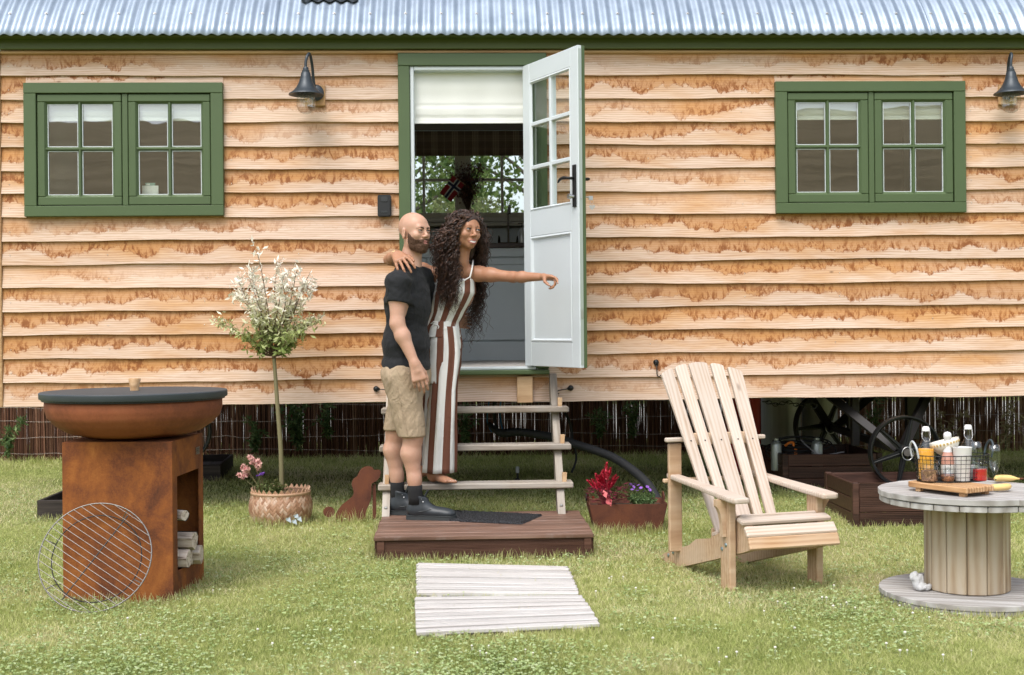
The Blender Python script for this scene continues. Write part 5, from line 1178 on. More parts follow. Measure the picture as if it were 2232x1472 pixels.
# celosia
rs=np.random.RandomState(41); ct=thing('red_celosia','crimson plumed celosia with dark red leaves in the left half of the trough','flowers',(cx-W1*.50,ty+.07,tz+h1*.82)); o_=ct.location
rm=mat('crimson plume',(.45,.012,.045),.6,**{}); nt=rm.node_tree; setc(nt,ramp(nt,noise(nt,ocoord(nt),70,3,.6),[(.35,(.28,.004,.018)),(.55,(.55,.015,.05)),(.72,(.70,.16,.20))]))
heads=[(1290,1045,.06),(1298,1032,.07),(1308,1036,.06),(1314,1024,.08),(1323,1008,.10),(1331,1020,.07),(1318,1042,.07),(1343,1035,.07),(1348,1040,.06),(1303,1052,.05),(1279,1047,.05),(1328,1046,.06),(1338,1046,.055)]
for hx,hy,L in heads:
    h=P(hx,hy,ct.location.y+rs.uniform(-.05,.05))-o_; lean=Vector(((hx-1315)*.0015,0,0)); b_=h-Vector((0,0,L))+lean*-1
    obj('flower_stem',MB().tube([(b_.x*.35,b_.y*.3,0),tuple(b_)],.003,5),mat('red stem',(.22,.03,.04),.6) if 'red stem' not in bpy.data.materials else bpy.data.materials['red stem'],ct)
    mb=MB(); ax=(h-b_).normalized()
    for j in range(90):
        t=rs.rand(); c=b_+(h-b_)*t; w=.024*(1-t)**.7+.004; a=rs.rand()*6.28; d=Vector((math.cos(a),math.sin(a),.9)).normalized(); e=c+d*w*1.3; s=d.cross(ax).normalized()*.0035; mb.add([c-s,c+s,e+s*.4,e-s*.4],[(0,1,2,3)])
    mb.tube([b_,b_.lerp(h,.5),h],[.010,.008,.001],6); obj('plume',mb,rm,ct)
dl=mat('dark red leaf',(.13,.015,.028),.5); lb=MB(); dl2=mat('bright red leaf',(.42,.02,.03),.45); 
for j in range(150):
    a=rs.rand()*6.28; q=.02+.10*rs.rand(); c=Vector((math.cos(a)*q,math.sin(a)*q*.8,.02+.11*rs.rand())); d=Vector((math.cos(a),math.sin(a),-.25+.5*rs.rand())).normalized(); L=.035+.025*rs.rand(); s=d.cross(Vector((0,0,1))).normalized()*L*.22
    lb.add([c,c+d*L*.5+s,c+d*L,c+d*L*.5-s,c+d*L*.5+Vector((0,0,-.003))],[(0,4,1),(4,2,1),(0,3,4),(3,2,4)])
obj('leaf_mass',lb,dl,ct)
for (hx,hy,tx,ty_) in((1296,1094,1290,1080),(1322,1090,1332,1102),(1315,1076,1322,1084)):
    c=P(hx,hy-8,ct.location.y-.07)-o_; e=P(tx,ty_+2,ct.location.y-.10)-o_; d=e-c; s=Vector((d.z,0,-d.x))*.35; obj('leaf',MB().add([c,c+d*.5+s,e,c+d*.5-s],[(0,1,2,3)]),dl2,ct)
ab=bushlet('purple_bedding_flower','low green plant with violet flowers in the right half of the trough',(cx+W1*.38,ty+.08,tz+h1*.80),.095,.095,75,6,LMW[0],.017,'flowers')
for hx,hy in((1361,1066),(1375,1057),(1381,1062),(1378,1068),(1392,1058),(1397,1064),(1390,1070),(1411,1062),(1416,1068),(1403,1072),(1384,1056)):
    h=P(hx,hy,ab.location.y-.03+rs.uniform(-.05,.03))-ab.location; mb=MB(); petals(mb,h,.013,9,rrot(rs,.5),.25,.5); obj('flower_head',mb,pu,ab)
# ================= BLACK CORRUGATED HOSE
hp_=[(1066,925,9.2),(1091,944,8.95),(1133,942,8.85),(1204,953,8.7),(1246,966,8.6),(1300,983,8.5),(1343,1001,8.4),(1385,1030,8.25),(1415,1060,8.1),(1436,1095,7.95)]
hs_=thing('corrugated_hose','thick black corrugated hose curving from under the hut down behind the trough','hose',(0,0,0)); cpts=bez([P(x,y,d) for x,y,d in hp_],22); 
hs_.location=(cpts[-1].x,cpts[-1].y,0)
obj('hose_tube',MB().tube([p-Vector(hs_.location) for p in cpts],[(.030 if i%2 else .0255)*(.55+.45*min(1,i/25)) for i in range(len(cpts))],14),M['rubber'],hs_,smooth=True)
vp=thing('fill_pipes','black pipes and blue tubing dropping from under the hut behind the steps','pipes',(P(1090,930,9.3).x,9.3,.1)); o_=vp.location
for (a,b,c,r,mt_) in(((1078,870),(1078,915),(1090,950),.012,M['rubber']),((1092,870),(1090,905),(1096,940),.006,mat('blue tube',(.02,.12,.3),.4)),((1066,872),(1062,918),(1072,942),.005,mat('blue tube',(.02,.12,.3),.4)),((1231,900),(1243,925),(1248,965),.010,M['rubber']),((1250,960),(1256,1000),(1246,1030),.008,M['rubber'])):
    obj('pipe',MB().tube(bez([P(*a,9.3)-o_,P(*b,9.3)-o_,P(*c,9.25)-o_],5),r,8),mt_,vp,smooth=True)
# ---- garden light stake
q=P(1128,1040,9.6); t=thing('garden_light','small stake light with clear top standing in the grass behind the steps','garden light',(q.x,9.6,GZ(9.6)))
obj('stake',MB().tube([(0,0,0),(0,0,.09)],[.006,.009],8),M['blackpl'],t); obj('collar',MB().lathe([(.0,.03),(.024,.03),(.026,.036),(.012,.05),(0,.05)],n=14),M['blackpl'],t); obj('light_lens',MB().lathe([(.013,.09),(.014,.10),(.014,.135),(0,.14)],n=14),mat('frosted lens',(.45,.48,.5),.3),t,smooth=True)
# ================= GAS BOTTLES, PLANTERS ON THE RIGHT
def cyl(name,label,px,d,r,h,mt_,cat,z0=None,neck=True,grp=None):
    x=P(px,900,d).x; z=GZ(d) if z0 is None else z0; t=thing(name,label,cat,(x,d,z),group=grp)
    obj('cylinder_body',MB().lathe([(0,.0),(r*.92,.0),(r,.02),(r,h-r*.5),(r*.93,h-r*.28),(r*.7,h-r*.08),(r*.3,h),(0,h)],n=36),mt_,t,auto=50)
    if neck: obj('valve_collar',MB().lathe([(r*.35,h-.01),(r*.35,h+.10),(r*.32,h+.10),(r*.32,h-.01)],n=20),mt_,t,auto=40)
    return t
redm=mat('red painted steel',(.50,.012,.018),.4); gsm=mat('grey gas bottle steel',(.42,.43,.42),.45,.3); nt=gsm.node_tree; setc(nt,ramp(nt,noise(nt,ocoord(nt,(6,6,.4)),2,4,.6),[(.3,(.32,.33,.32)),(.7,(.56,.57,.55))]))
cyl('red_gas_cylinder','slim red cylinder behind the chair back, right of the other red one',1640,10.0,.062,.95,redm,'gas cylinder'); cyl('red_gas_cylinder','red cylinder glimpsed between the slats of the wooden chair',1597,10.15,.062,.95,redm,'gas cylinder')
cyl('gas_bottle','broad grey gas bottle under the hut, nearest the red cylinder',1702,10.9,.165,.95,gsm,'gas bottle'); cyl('gas_bottle','pale grey gas bottle behind the rear iron wheel',1786,11.0,.15,.95,gsm,'gas bottle')
def planter(label,cx,cy,wd,dp,h,n,rot,zb=0):
    t=thing('raised_planter',label,'planter box',(cx,cy,GZ(cy)+zb),rot,'dark plank planter boxes'); ph=h/n
    for i in range(n):
        z0_,z1_=i*ph-.001*(i==0),(i+1)*ph-.004
        B('front_plank',t,(.041,wd-.041),(.004,.026),(z0_,z1_),M['planter'],.003); B('back_plank',t,(.041,wd-.041),(dp-.026,dp-.004),(z0_,z1_),M['planter'],.003)
        B('side_plank',t,(.004,.026),(.041,dp-.041),(z0_,z1_),M['planter'],.003); B('side_plank',t,(wd-.026,wd-.004),(.041,dp-.041),(z0_,z1_),M['planter'],.003)
        g_=MB()
        for k in range(int(ph/.011)): g_.box((wd/2,.0035,z0_+.008+k*.011),(wd-.09,.003,.006))
        obj('grooved_face',g_,M['planter'],t)
    for a in(0,wd-.04):
        for b in(0,dp-.04): B('corner_post',t,(a,a+.04),(b,b+.04),(-.03,h+.001),M['planter'],.004)
    bare(t,0,wd,0,dp); edgeT(t,0,-.015,wd,-.015,260,.05); edgeT(t,-.015,0,-.015,dp,160,.05); return t
pb=G(1879,1163,GZ(7.6)); planter('dark brown plank planter behind the cable spool, in front of the near iron wheel',pb.x,7.64,.92,.60,.311-GZ(7.64)+.0,3,CA)
pa=P(1706,1000,9.15); planter('dark brown plank planter under the hut, further back beside the gas bottles',pa.x,9.15,.72,.78,.335-GZ(9.15),3,CA)
lx=pb.x+.05; 
sb=thing('stone_bed','layer of dark stones filling the near planter under the iron wheel','gravel',(pb.x+.02,7.68,GZ(7.64))); sb['kind']='stuff'
rs=np.random.RandomState(6); mb=MB()
for i in range(420): mb.lathe([(0,-.016),(.02,-.006),(.022,.004),(.012,.014),(0,.016)],(rs.uniform(.03,.84),rs.uniform(.02,.52),.075+rs.uniform(0,.02)),6,sx=.7+.5*rs.rand())
obj('stones',mb,mat('dark stones',(.07,.06,.055),.85),sb,smooth=True)
al=mat('aluminium bottle',(.42,.46,.46),.4,.7)
for px,lb_ in((1692,'small metal bottle standing in the far planter, left of the orange strap'),(1781,'small metal bottle behind the spokes of the rear iron wheel')):
    q=P(px,985,9.35); t=thing('metal_bottle',lb_,'bottle',(q.x,9.35,.20),group='small metal bottles in the far planter'); obj('bottle_body',MB().lathe([(0,0),(.038,0),(.04,.01),(.04,.18),(.034,.205),(.016,.218),(0,.218)],n=20),al,t,auto=50); obj('bottle_cap',MB().lathe([(.018,.218),(.018,.232),(0,.234)],n=14),al,t,auto=50)
t=thing('orange_strap','bright orange strap handle lying on coiled black cable in the far planter','strap',(P(1720,975,9.4).x,9.4,.30)); om=mat('orange webbing',(.75,.20,.02),.6)
obj('strap_loop',MB().tube(bez([(-.03,0,.07),(0,-.01,.095),(.035,0,.09),(.03,0,.07)],5),.010,6),om,t,smooth=True); obj('strap_tab',MB().box((.048,0,.025),(.022,.012,.05),None,.004),om,t)
t=thing('cable_coil','loops of black cable piled in the far planter','cable',(P(1735,985,9.45).x,9.45,.28)); rs=np.random.RandomState(3); lo=MB()
for k in range(6):
    R_=.10+.06*rs.rand(); zz_=.02+.015*k; tl_=.25+rs.rand()*.3; cx_=rs.uniform(-.08,.12); lo.tube([(cx_+R_*1.5*math.cos(a),.06*math.sin(a),zz_+R_*tl_*math.sin(a)+.02) for a in np.linspace(0,6.28,30)[:-1]],.0055,6,closed=True)
obj('cable_loops',lo,M['rubber'],t,smooth=True); obj('pale_cable',MB().tube(bez([P(1745,958,9.4)-Vector(t.location),P(1762,975,9.3)-Vector(t.location),P(1790,992,9.25)-Vector(t.location),P(1840,985,9.3)-Vector(t.location)],6),.005,6),mat('grey cable',(.3,.3,.32),.5),t,smooth=True)
# ================= ADIRONDACK CHAIR
chM=TR(1.235,6.14,0)@RZ(math.radians(17.5)); ch=thing('adirondack_chair','light cedar adirondack chair with a tall fanned slat back, angled towards the spool table','chair',M4=chM)
YZ=lambda x:Matrix(((0,0,1,x),(1,0,0,0),(0,1,0,0),(0,0,0,1)))
sp=[(-.195,.225),(-.19,.262),(-.165,.297),(-.125,.325),(-.02,.338),(.12,.262),(.26,.205),(.34,.192),(.41,.180),(.49,.138),(.78,.052),(.85,.022),(.86,.0),(.78,-.004),(.62,.0),(.12,.135),(-.10,.196)]
for x in(-.205,.170): obj('stringer',MB().prism(sp,.035,YZ(x)),M['chair'],ch,fixn=True)
armz=.447
for s_ in(-1,1):
    x=s_*.232; B('front_leg',ch,(x-.018,x+.018),(-.045,.05),(-.005,armz-.013),M['chair'],.005)
    xi=x+s_*.0; br=[(0,0),(.11,0),(.11,-.03),(.085,-.045),(.062,-.07),(.045,-.11),(.04,-.175),(0,-.175)]
    # curved bracket under the arm, in front plane (x-z), outside of the leg
    xo=x+s_*.0185; Mb=Matrix(((s_*.45,0,0,xo),(0,0,1,-.015),(0,1,0,armz-.0135),(0,0,0,1))); obj('arm_bracket',MB().prism(br,.032,Mb),M['chair'],ch,fixn=True)
    B('rear_post',ch,(s_*.215-.035,s_*.215+.035),(.60,.622),(.088,.645),M['chair'],.004) if s_>0 else B('rear_post',ch,(-.262,-.192),(.595,.622),(.088,.645),M['chair'],.004)
    # arm: flat shaped board from rear post to beyond the leg
    ap=[(x-.040,-.135),(x-.030,-.150),(x+.030,-.150),(x+.046,-.135),(x+.052,-.09),(x+.048,.05),(x+.034,.30),(x+.026,.62),(x+.020,.66),(x-.022,.66),(x-.030,.63),(x-.040,.30),(x-.046,.05)]
    if s_<0: ap=[(2*x-a,b) for a,b in ap]
    o=obj('armrest',MB().prism(ap,.026,TR(0,0,0)),M['chairback'],ch,TR(0,.0,armz-.012)@Matrix.Rotation(math.radians(2.5),4,'X'),fixn=True); bv=o.modifiers.new('round','BEVEL'); bv.width=.008; bv.segments=2; bv.limit_method='ANGLE'
B('arm_rail',ch,(-.285,.285),(.575,.610),(.655,.678),M['chairback'],.006)
B('arm_rail',ch,(-.28,.28),(.625,.65),(.44,.462),M['chair'],.006)
# back slats
b0_,b1_=Vector((0,.235,.235)),Vector((0,.775,1.062)); bd=(b1_-b0_).normalized(); bn=Vector((0,-bd.z,bd.y)); BL=(b1_-b0_).length
for i,(xb,xt,wb,wt,L) in enumerate(((-.150,-.202,.046,.070,.935),(-.080,-.114,.046,.070,.978),(.0,-.010,.074,.108,1.0),(.080,.100,.046,.072,.985),(.150,.198,.050,.078,.94))):
    Lm=BL*L; lo_=Vector((xb,0,0)); poly=[]
    sl=(xt-xb); top=[]; 
    for k in range(7):
        f=-1+2*k/6; xx=xt+f*wt/2; arc=-.030*((xx)/.12)**2*.55+ (.0) ; top.append((xx,BL*1.0+arc-.0*abs(f)**3-.006*abs(f)**4))
    poly=[(xb-wb/2,.0),(xb+wb/2,.0)]+top[::-1]
    Mx=Matrix(((1,0,0,0),(0,bd.y,bn.y,b0_.y),(0,bd.z,bn.z,b0_.z),(0,0,0,1)))
    # local frame of the slat: length along local x so the grain follows it
    cx_=(xb+xt)/2; S=Matrix(((0,1,0,cx_),(1,0,0,BL/2),(0,0,-1,0),(0,0,0,1))); pl_=[(y-BL/2,x-cx_) for x,y in poly]
    o=obj('back_slat',MB().prism(pl_,.020),M['chairback'],ch,Mx@S,fixn=True); bv=o.modifiers.new('round','BEVEL'); bv.width=.004; bv.segments=2; bv.limit_method='ANGLE'
    pm=Mx@Vector((xb+(xt-xb)*.52,BL*.52,.0012)); obj('slat_screw',MB().lathe([(.004,0),(.004,.0015),(0,.002)],(0,0,0),8),M['iron'],ch,TR(pm)@Matrix.Rotation(math.radians(57),4,'X')) 
B('back_rail',ch,(-.185,.185),(.545,.575),(.64,.70),M['chair'],.003); B('back_rail',ch,(-.168,.168),(.285,.315),(.20,.25),M['chair'],.003)
# seat slats
path=[(-.186,.246,68),(-.160,.292,48),(-.105,.331,14),(-.035,.338,-14),(.030,.310,-27),(.095,.278,-26),(.16,.250,-22),(.225,.222,-16)]
for i,(y,z,a) in enumerate(path):
    w_=.058 if i<3 else .056
    R_=Matrix.Rotation(math.radians(a),4,'X'); off=R_@Vector((0,0,.011)); o=obj('seat_slat',boxmesh((.470 if i<3 else .40,w_,.022),M['chairback'] if i else M['chair'],.006),M['chair'],ch,TR(.005,y+off.y,z+off.z)@R_)
bm_=mat('galvanised bolt',(.35,.45,.5),.35,.9)
for x,y,z in((-.2505,.03,.195),(-.2505,-.01,.22),(-.2065,.74,.045),(-.2065,.68,.07)):
    obj('bolt_head',MB().lathe([(.010,0),(.009,.004),(0,.007)],n=12),bm_,ch,TR(x,y,z)@Matrix.Rotation(-math.pi/2,4,'Y'))
for x,y,z in((.1695,.03,.195),(.1695,-.01,.22)): obj('bolt_nut',MB().lathe([(.012,0),(.012,.008),(.006,.008),(.006,.018),(0,.018)],n=6),bm_,ch,TR(x,y,z)@Matrix.Rotation(-math.pi/2,4,'Y'))
for x,y in((-.232,0),(.232,0),(-.232,.61)): p=chM@Vector((x,y,0)); EDGE.append((p.x-.04,p.y-.05,p.x+.04,p.y-.04,70,.04))
p=chM@Vector((-.19,.85,0)); EDGE.append((p.x-.03,p.y,p.x+.1,p.y-.14,100,.035))
# ================= CABLE SPOOL TABLE
sx0,sy0=2.052,5.82; spt=thing('cable_spool_table','weathered wooden cable spool used as a round table','table',(sx0,sy0,0),math.radians(8)); TZ=.502; RD=.386
def circ_planks(name,R,n,z0,z1,ang,mt_,hole=0):
    w=2*R/n
    for i in range(n):
        a=-R+i*w+.0015; b=-R+(i+1)*w-.0015; pts=[]
        K=9
        for k in range(K): v=a+(b-a)*k/(K-1); pts.append((math.sqrt(max(R*R-v*v,0)),v))
        for k in range(K): v=b+(a-b)*k/(K-1); pts.append((-math.sqrt(max(R*R-v*v,0)),v))
        cy_=(a+b)/2; pts=[(x,y-cy_) for x,y in pts]; cl=[]
        for q in pts:
            if not cl or (Vector(q)-Vector(cl[-1])).length>1e-4: cl.append(q)
        dz=random.uniform(-.0012,.0012); o=obj(name,MB().prism(cl,z1-z0),mt_,spt,RZ(ang)@TR(0,cy_,z0+dz),fixn=True); bv=o.modifiers.new('edge','BEVEL'); bv.width=.002; bv.limit_method='ANGLE'
circ_planks('top_board',RD,7,TZ-.026,TZ,math.radians(-38),M['spooltop']); circ_planks('under_board',RD*.985,7,TZ-.054,TZ-.029,math.radians(50),M['spooltop'])
circ_planks('base_board',RD,7,.030,.054,math.radians(-25),M['spooltop']); circ_planks('base_under_board',RD*.985,7,.004,.028,math.radians(60),M['spooltop'])
NS=13; rc=.172
for k in range(NS):
    a=2*math.pi*k/NS+.12; w_=2*rc*math.sin(math.pi/NS)*(1.0)-.002+.004*random.random(); R_=RZ(a)
    o=obj('stave',boxmesh((TZ-.054-.056,w_,.020),M['spool'],.004),M['spool'],spt,R_@TR(rc,0,(TZ-.054+.056)/2+.0)@Matrix(((0,0,1,0),(0,1,0,0),(-1,0,0,0),(0,0,0,1))))
obj('core_tube',MB().lathe([(.155,.055),(.155,TZ-.055)],n=24),M['trayd'],spt)
hm=spt.matrix_basis.inverted()@(P(2133,1110,sy0-.182)); obj('arch_hole',MB().prism([(-.010,-.012),(.010,-.012),(.010,.008),(.006,.016),(-.006,.016),(-.010,.008)],.003,TR(hm.x,hm.y,hm.z)@RZ(math.radians(5))@Matrix.Rotation(math.pi/2,4,'X')@Matrix.Rotation(math.pi,4,'Z')),M['blackpl'],spt)
BARE.append([(sx0+RD*.97*math.cos(a),sy0+RD*.97*math.sin(a)) for a in np.linspace(0,6.28,24)[:-1]])
for k in range(8):
    a=math.pi+ k*math.pi/8; b=math.pi+(k+1)*math.pi/8; EDGE.append((sx0+RD*math.cos(a)*1.0,sy0+RD*math.sin(a)*1.0,sx0+RD*math.cos(b),sy0+RD*math.sin(b),110,.045))
# ---- tray board
A_,B2,C2=G(1973,1050,TZ+.040),G(2106,1066,TZ+.040),G(2172,1052,TZ+.040)
ta=math.atan2(B2.y-A_.y,B2.x-A_.x); tl=(B2-A_).length; tw_=.20
tc=A_+(B2-A_)/2; tM=TR(tc.x,tc.y,TZ)@RZ(ta); tyt=thing('serving_board','chunky charred-grain wooden board on four short feet on the spool table','serving board',M4=tM)
ob=MB(); n_=[(-tl/2+.0,.02),(-tl/2+.02,.0),(tl/2,.0),(tl/2+.005,tw_-.02),(tl/2-.02,tw_),(-tl/2+.02,tw_),(-tl/2-.005,tw_-.03)]
o=obj('board_slab',ob.prism(n_,.024),M['burnt'],tyt,TR(0,0,.018),fixn=True); bv=o.modifiers.new('edge','BEVEL'); bv.width=.004; bv.segments=2; bv.limit_method='ANGLE'
for a in(-tl/2+.06,tl/2-.035):
    for b in(.025,tw_-.03): B('board_foot',tyt,(a-.014,a+.014),(b-.014,b+.014),(.0005,.0178),M['burnt'],.003)
ZT2=TZ+.0425
# ---- wire basket
wc=P(2075,1052,5.80); wcx,wcy=wc.x,5.80; RXW,RYW,BH2=.172,.095,.118; BA=math.radians(6)
wb=thing('wire_basket','oval black wire basket with two looped handles full of breakfast things','wire basket',(wcx,wcy,ZT2),BA)
ov=lambda a,z,k=1:(RXW*k*math.cos(a),RYW*k*math.sin(a),z); A36=np.linspace(0,2*math.pi,61)[:-1]
wm_=MB()
for j,z in enumerate((.022,.042,.062,.082,.100)): wm_.tube([ov(a,z,.93+.07*z/BH2) for a in A36],.0012,4,closed=True)
for k in range(44): a=2*math.pi*k/44; wm_.tube([ov(a,.002,.92),ov(a,BH2,1)],.0012,4)
for k in range(-7,8):
    y=k*.0115; h=RXW*.92*math.sqrt(max(0,1-(y/(RYW*.92))**2)); wm_.tube([(-h,y,.002),(h,y,.002)],.0010,4)
obj('wire_mesh',wm_,M['iron'],wb,kind='stuff'); obj('rim_wire',MB().tube([ov(a,BH2) for a in A36],.0024,6,closed=True),M['iron'],wb,smooth=True); obj('base_wire',MB().tube([ov(a,.003,.93) for a in A36],.0024,6,closed=True),M['iron'],wb,smooth=True)
for s_,mt_ in((-1,mat('pale leather handle',(.42,.44,.46),.5)),(1,mat('dark leather handle',(.03,.045,.055),.45))):
    obj('handle',MB().tube(bez([(s_*RXW*.99,-.035,BH2-.012),(s_*(RXW+.008),-.034,BH2+.035),(s_*(RXW+.012),0,BH2+.062),(s_*(RXW+.008),.034,BH2+.035),(s_*RXW*.99,.035,BH2-.012)],6),.0048,8),mt_,wb,smooth=True)
def inb(px,dy): return P(px,1045,wcy+dy)
def bottle(name,label,px,dy,prof,gm_,liq=None,liqm=None,cat='bottle',z=ZT2+.005):
    q=inb(px,dy); t=thing(name,label,cat,(q.x,wcy+dy,z)); obj('glass_body',MB().lathe(prof,n=28),gm_,t,smooth=True)
    if liq: obj('contents',MB().lathe(liq,n=24),liqm,t,auto=50)
    return t
SB=[(0,0),(.034,0),(.037,.004),(.037,.135),(.033,.155),(.020,.185),(.0145,.205),(.0145,.232),(.016,.236)]
oj=mat('orange juice',(.80,.36,.03),.4); swp=mat('white porcelain stopper',(.75,.75,.74),.3)
def swing(t,z=.236):
    obj('stopper',MB().lathe([(.0,0),(.0165,0),(.017,.012),(.012,.020),(0,.021)],(0,0,z),16),swp,t,auto=50); obj('wire_bail',MB().tube([(-.017,0,z+.01),(-.019,-.004,z-.03),(-.010,-.016,z-.045),(.010,-.016,z-.045),(.019,-.004,z-.03),(.017,0,z+.01)],.0012,5),M['steel'],t,smooth=True)
k=.93
sc_=lambda pr,a,b:[(r*a,z*b) for r,z in pr]
t=bottle('juice_bottle','swing-top glass bottle half full of orange juice at the left end of the basket',2019,.012,sc_(SB,.95,.93),M['glass'],[(0,.003),(.0335,.003),(.034,.10),(.034,.138),(0,.138)],oj); swing(t,.219)
t=bottle('clear_bottle','clear empty swing-top glass bottle at the back right of the basket',2111,.028,sc_(SB,.98,.95),M['glass'],[(0,.003),(.033,.003),(.033,.06),(0,.06)],mat('water tint',(.55,.6,.6),.2)); swing(t,.224)
rose=mat('rose wine glass',(.50,.26,.20),.12,0,.6)
t=bottle('sparkling_wine_bottle','mini bottle of rose sparkling wine with a white foil neck in the basket',2066,-.015,[(0,0),(.026,0),(.028,.005),(.028,.09),(.024,.112),(.013,.148),(.012,.17),(.0125,.19)],rose)
foil=mat('white foil',(.70,.69,.70),.4,.15); obj('foil_cap',MB().lathe([(.0205,.126),(.0155,.150),(.0145,.185),(.0175,.190),(.0175,.203),(.014,.213),(0,.218)],n=20),foil,t,auto=60); obj('label_band',MB().lathe([(.0285,.03),(.0285,.07)],n=24),mat('pale bottle label',(.62,.60,.58),.6),t)
# granola jar, small jar, jam, milk carton
gran=mat('granola',(.10,.05,.03),.9); nt=gran.node_tree; setc(nt,ramp(nt,noise(nt,ocoord(nt),90,4,.8),[(.35,(.02,.012,.01)),(.5,(.14,.06,.03)),(.65,(.38,.22,.12))])); 
JR=[(0,0),(.034,0),(.037,.006),(.037,.062),(.034,.072),(.034,.084)]
t=bottle('granola_jar','clip-top glass jar of dark granola at the front left of the basket',2026,-.052,JR,M['glass'],[(0,.003),(.035,.003),(.035,.048),(0,.052)],gran,'jar'); obj('jar_lid',MB().lathe([(0,.098),(.030,.096),(.036,.090),(.036,.084),(.0,.084)],n=24),M['glass'],t,smooth=True); obj('clip_wire',MB().tube([(.036,-.01,.088),(.045,-.012,.07),(.043,-.012,.045),(.040,-.012,.03),(.037,-.01,.05)],.0014,5),M['steel'],t)
nuts=mat('nuts and raisins',(.2,.1,.05),.7); nt=nuts.node_tree; setc(nt,ramp(nt,noise(nt,ocoord(nt),55,3,.8),[(.35,(.05,.02,.015)),(.55,(.25,.09,.04)),(.7,(.55,.36,.2))]))
t=bottle('nut_jar','small round glass jar of nuts beside the sparkling wine',2066,-.068,[(0,0),(.022,0),(.031,.012),(.032,.028),(.026,.042),(.024,.05)],M['glass'],[(0,.002),(.022,.002),(.029,.012),(.030,.024),(0,.03)],nuts,'jar'); obj('jar_lid',MB().lathe([(0,.062),(.026,.060),(.027,.05),(0,.05)],n=24),M['glass'],t,smooth=True)
t=bottle('jam_jar','glass jar of red jam at the right end of the basket',2136,-.045,[(0,0),(.030,0),(.032,.004),(.032,.055),(.029,.064),(.029,.074)],M['glass'],[(0,.002),(.0305,.002),(.0305,.052),(0,.052)],mat('red jam',(.40,.006,.012),.15),'jar'); obj('jar_lid',MB().lathe([(0,.088),(.027,.086),(.031,.080),(.031,.074),(0,.074)],n=24),M['glass'],t,smooth=True)
q=inb(2098,-.04); t=thing('milk_tub','plain white tapered paper tub standing in the middle of the basket','tub',(q.x,wcy-.04,ZT2+.005)); obj('tub_body',MB().lathe([(0,0),(.031,0),(.0315,.003),(.041,.145),(.043,.149),(.040,.150),(.038,.14)],n=32),mat('white paper tub',(.72,.72,.70),.5),t,auto=50)
# bowl
q=inb(2062,.03); t=thing('ceramic_bowl','cream bowl with a faded gold rim pattern tipped over the bottles in the basket','bowl',M4=TR(q.x,wcy+.03,ZT2+.150)@Matrix.Rotation(math.radians(-14),4,'Y')@Matrix.Rotation(math.radians(-5),4,'X'))
bwl=mat('cream glazed ceramic',(.66,.62,.54),.3); obj('bowl_body',MB().lathe([(0,-.045),(.02,-.045),(.022,-.04),(.045,-.02),(.060,.0),(.067,.030),(.0645,.030),(.058,.002),(.042,-.016),(0,-.036)],n=40),bwl,t,smooth=True)
gdm=mat('gold rim pattern',(.55,.38,.14),.4); nt=gdm.node_tree
for k in range(26): a=k*2*math.pi/26; obj('rim_motif',boxmesh((.002,.008,.010),gdm,.0005),gdm,t,RZ(a)@TR(.0655,0,.016)@Matrix.Rotation(math.radians(13),4,'Y'))
# flutes
def flute(px,py,dy,label,z=TZ):
    q=P(px,py,wcy+dy); t=thing('champagne_flute',label,'glass',(q.x,wcy+dy,z),group='champagne flutes on the spool table'); obj('foot',MB().lathe([(0,.004),(.028,.001),(.030,0),(.0,0)],n=24),M['glass'],t,smooth=True); obj('stem',MB().lathe([(.008,.003),(.0035,.012),(.0032,.055),(.005,.070)],n=12),M['glass'],t,smooth=True)
    obj('flute_bowl',MB().lathe([(.004,.070),(.014,.088),(.022,.110),(.0255,.14),(.0245,.175),(.022,.205),(.0205,.205),(.023,.175),(.024,.14),(.0205,.112),(.013,.092),(0,.080)],n=28),M['glass'],t,smooth=True)
flute(2168,1050,-.02,'tall empty champagne flute standing right of the basket'); flute(2128,1040,.13,'empty champagne flute half hidden behind the clear bottle',TZ)
# bananas
by=mat('banana skin',(.72,.45,.10),.5); nt=by.node_tree; setc(nt,mix(nt,mth(nt,'MULTIPLY_ADD',noise(nt,ocoord(nt),30,4,.6),1.5,-.5,clamp=True),(.74,.50,.16),(.66,.50,.28)))
def banana(px,py,rot,label,flip=1):
    q=G(px,py,TZ+.018); t=thing('banana',label,'banana',(q.x,q.y,TZ+.001),rot); a=np.linspace(-.95,.95,14); c=[(.085*math.sin(x),flip*.085*(1-math.cos(x))*1.0,.017+.004*math.sin(x+1)) for x in a]; r_=[.004,.006,.011,.015,.0165,.017,.017,.017,.017,.0165,.0155,.012,.007,.004]
    obj('fruit',MB().tube(c,r_,6),by,t,smooth=True); e=Vector(c[-1]); obj('stalk',MB().tube([c[0],Vector(c[0])+Vector((-.014,flip*.010,.002))],[.005,.004],6),M['rustdark'],t); obj('tip',MB().tube([c[-1],e+Vector((.004,flip*.003,0))],[.004,.003],5),M['blackpl'],t)
banana(2185,1044,math.radians(200),'banana curving behind the champagne flute on the spool table'); banana(2182,1064,math.radians(12),'banana lying at the right edge of the board, nearer the camera')
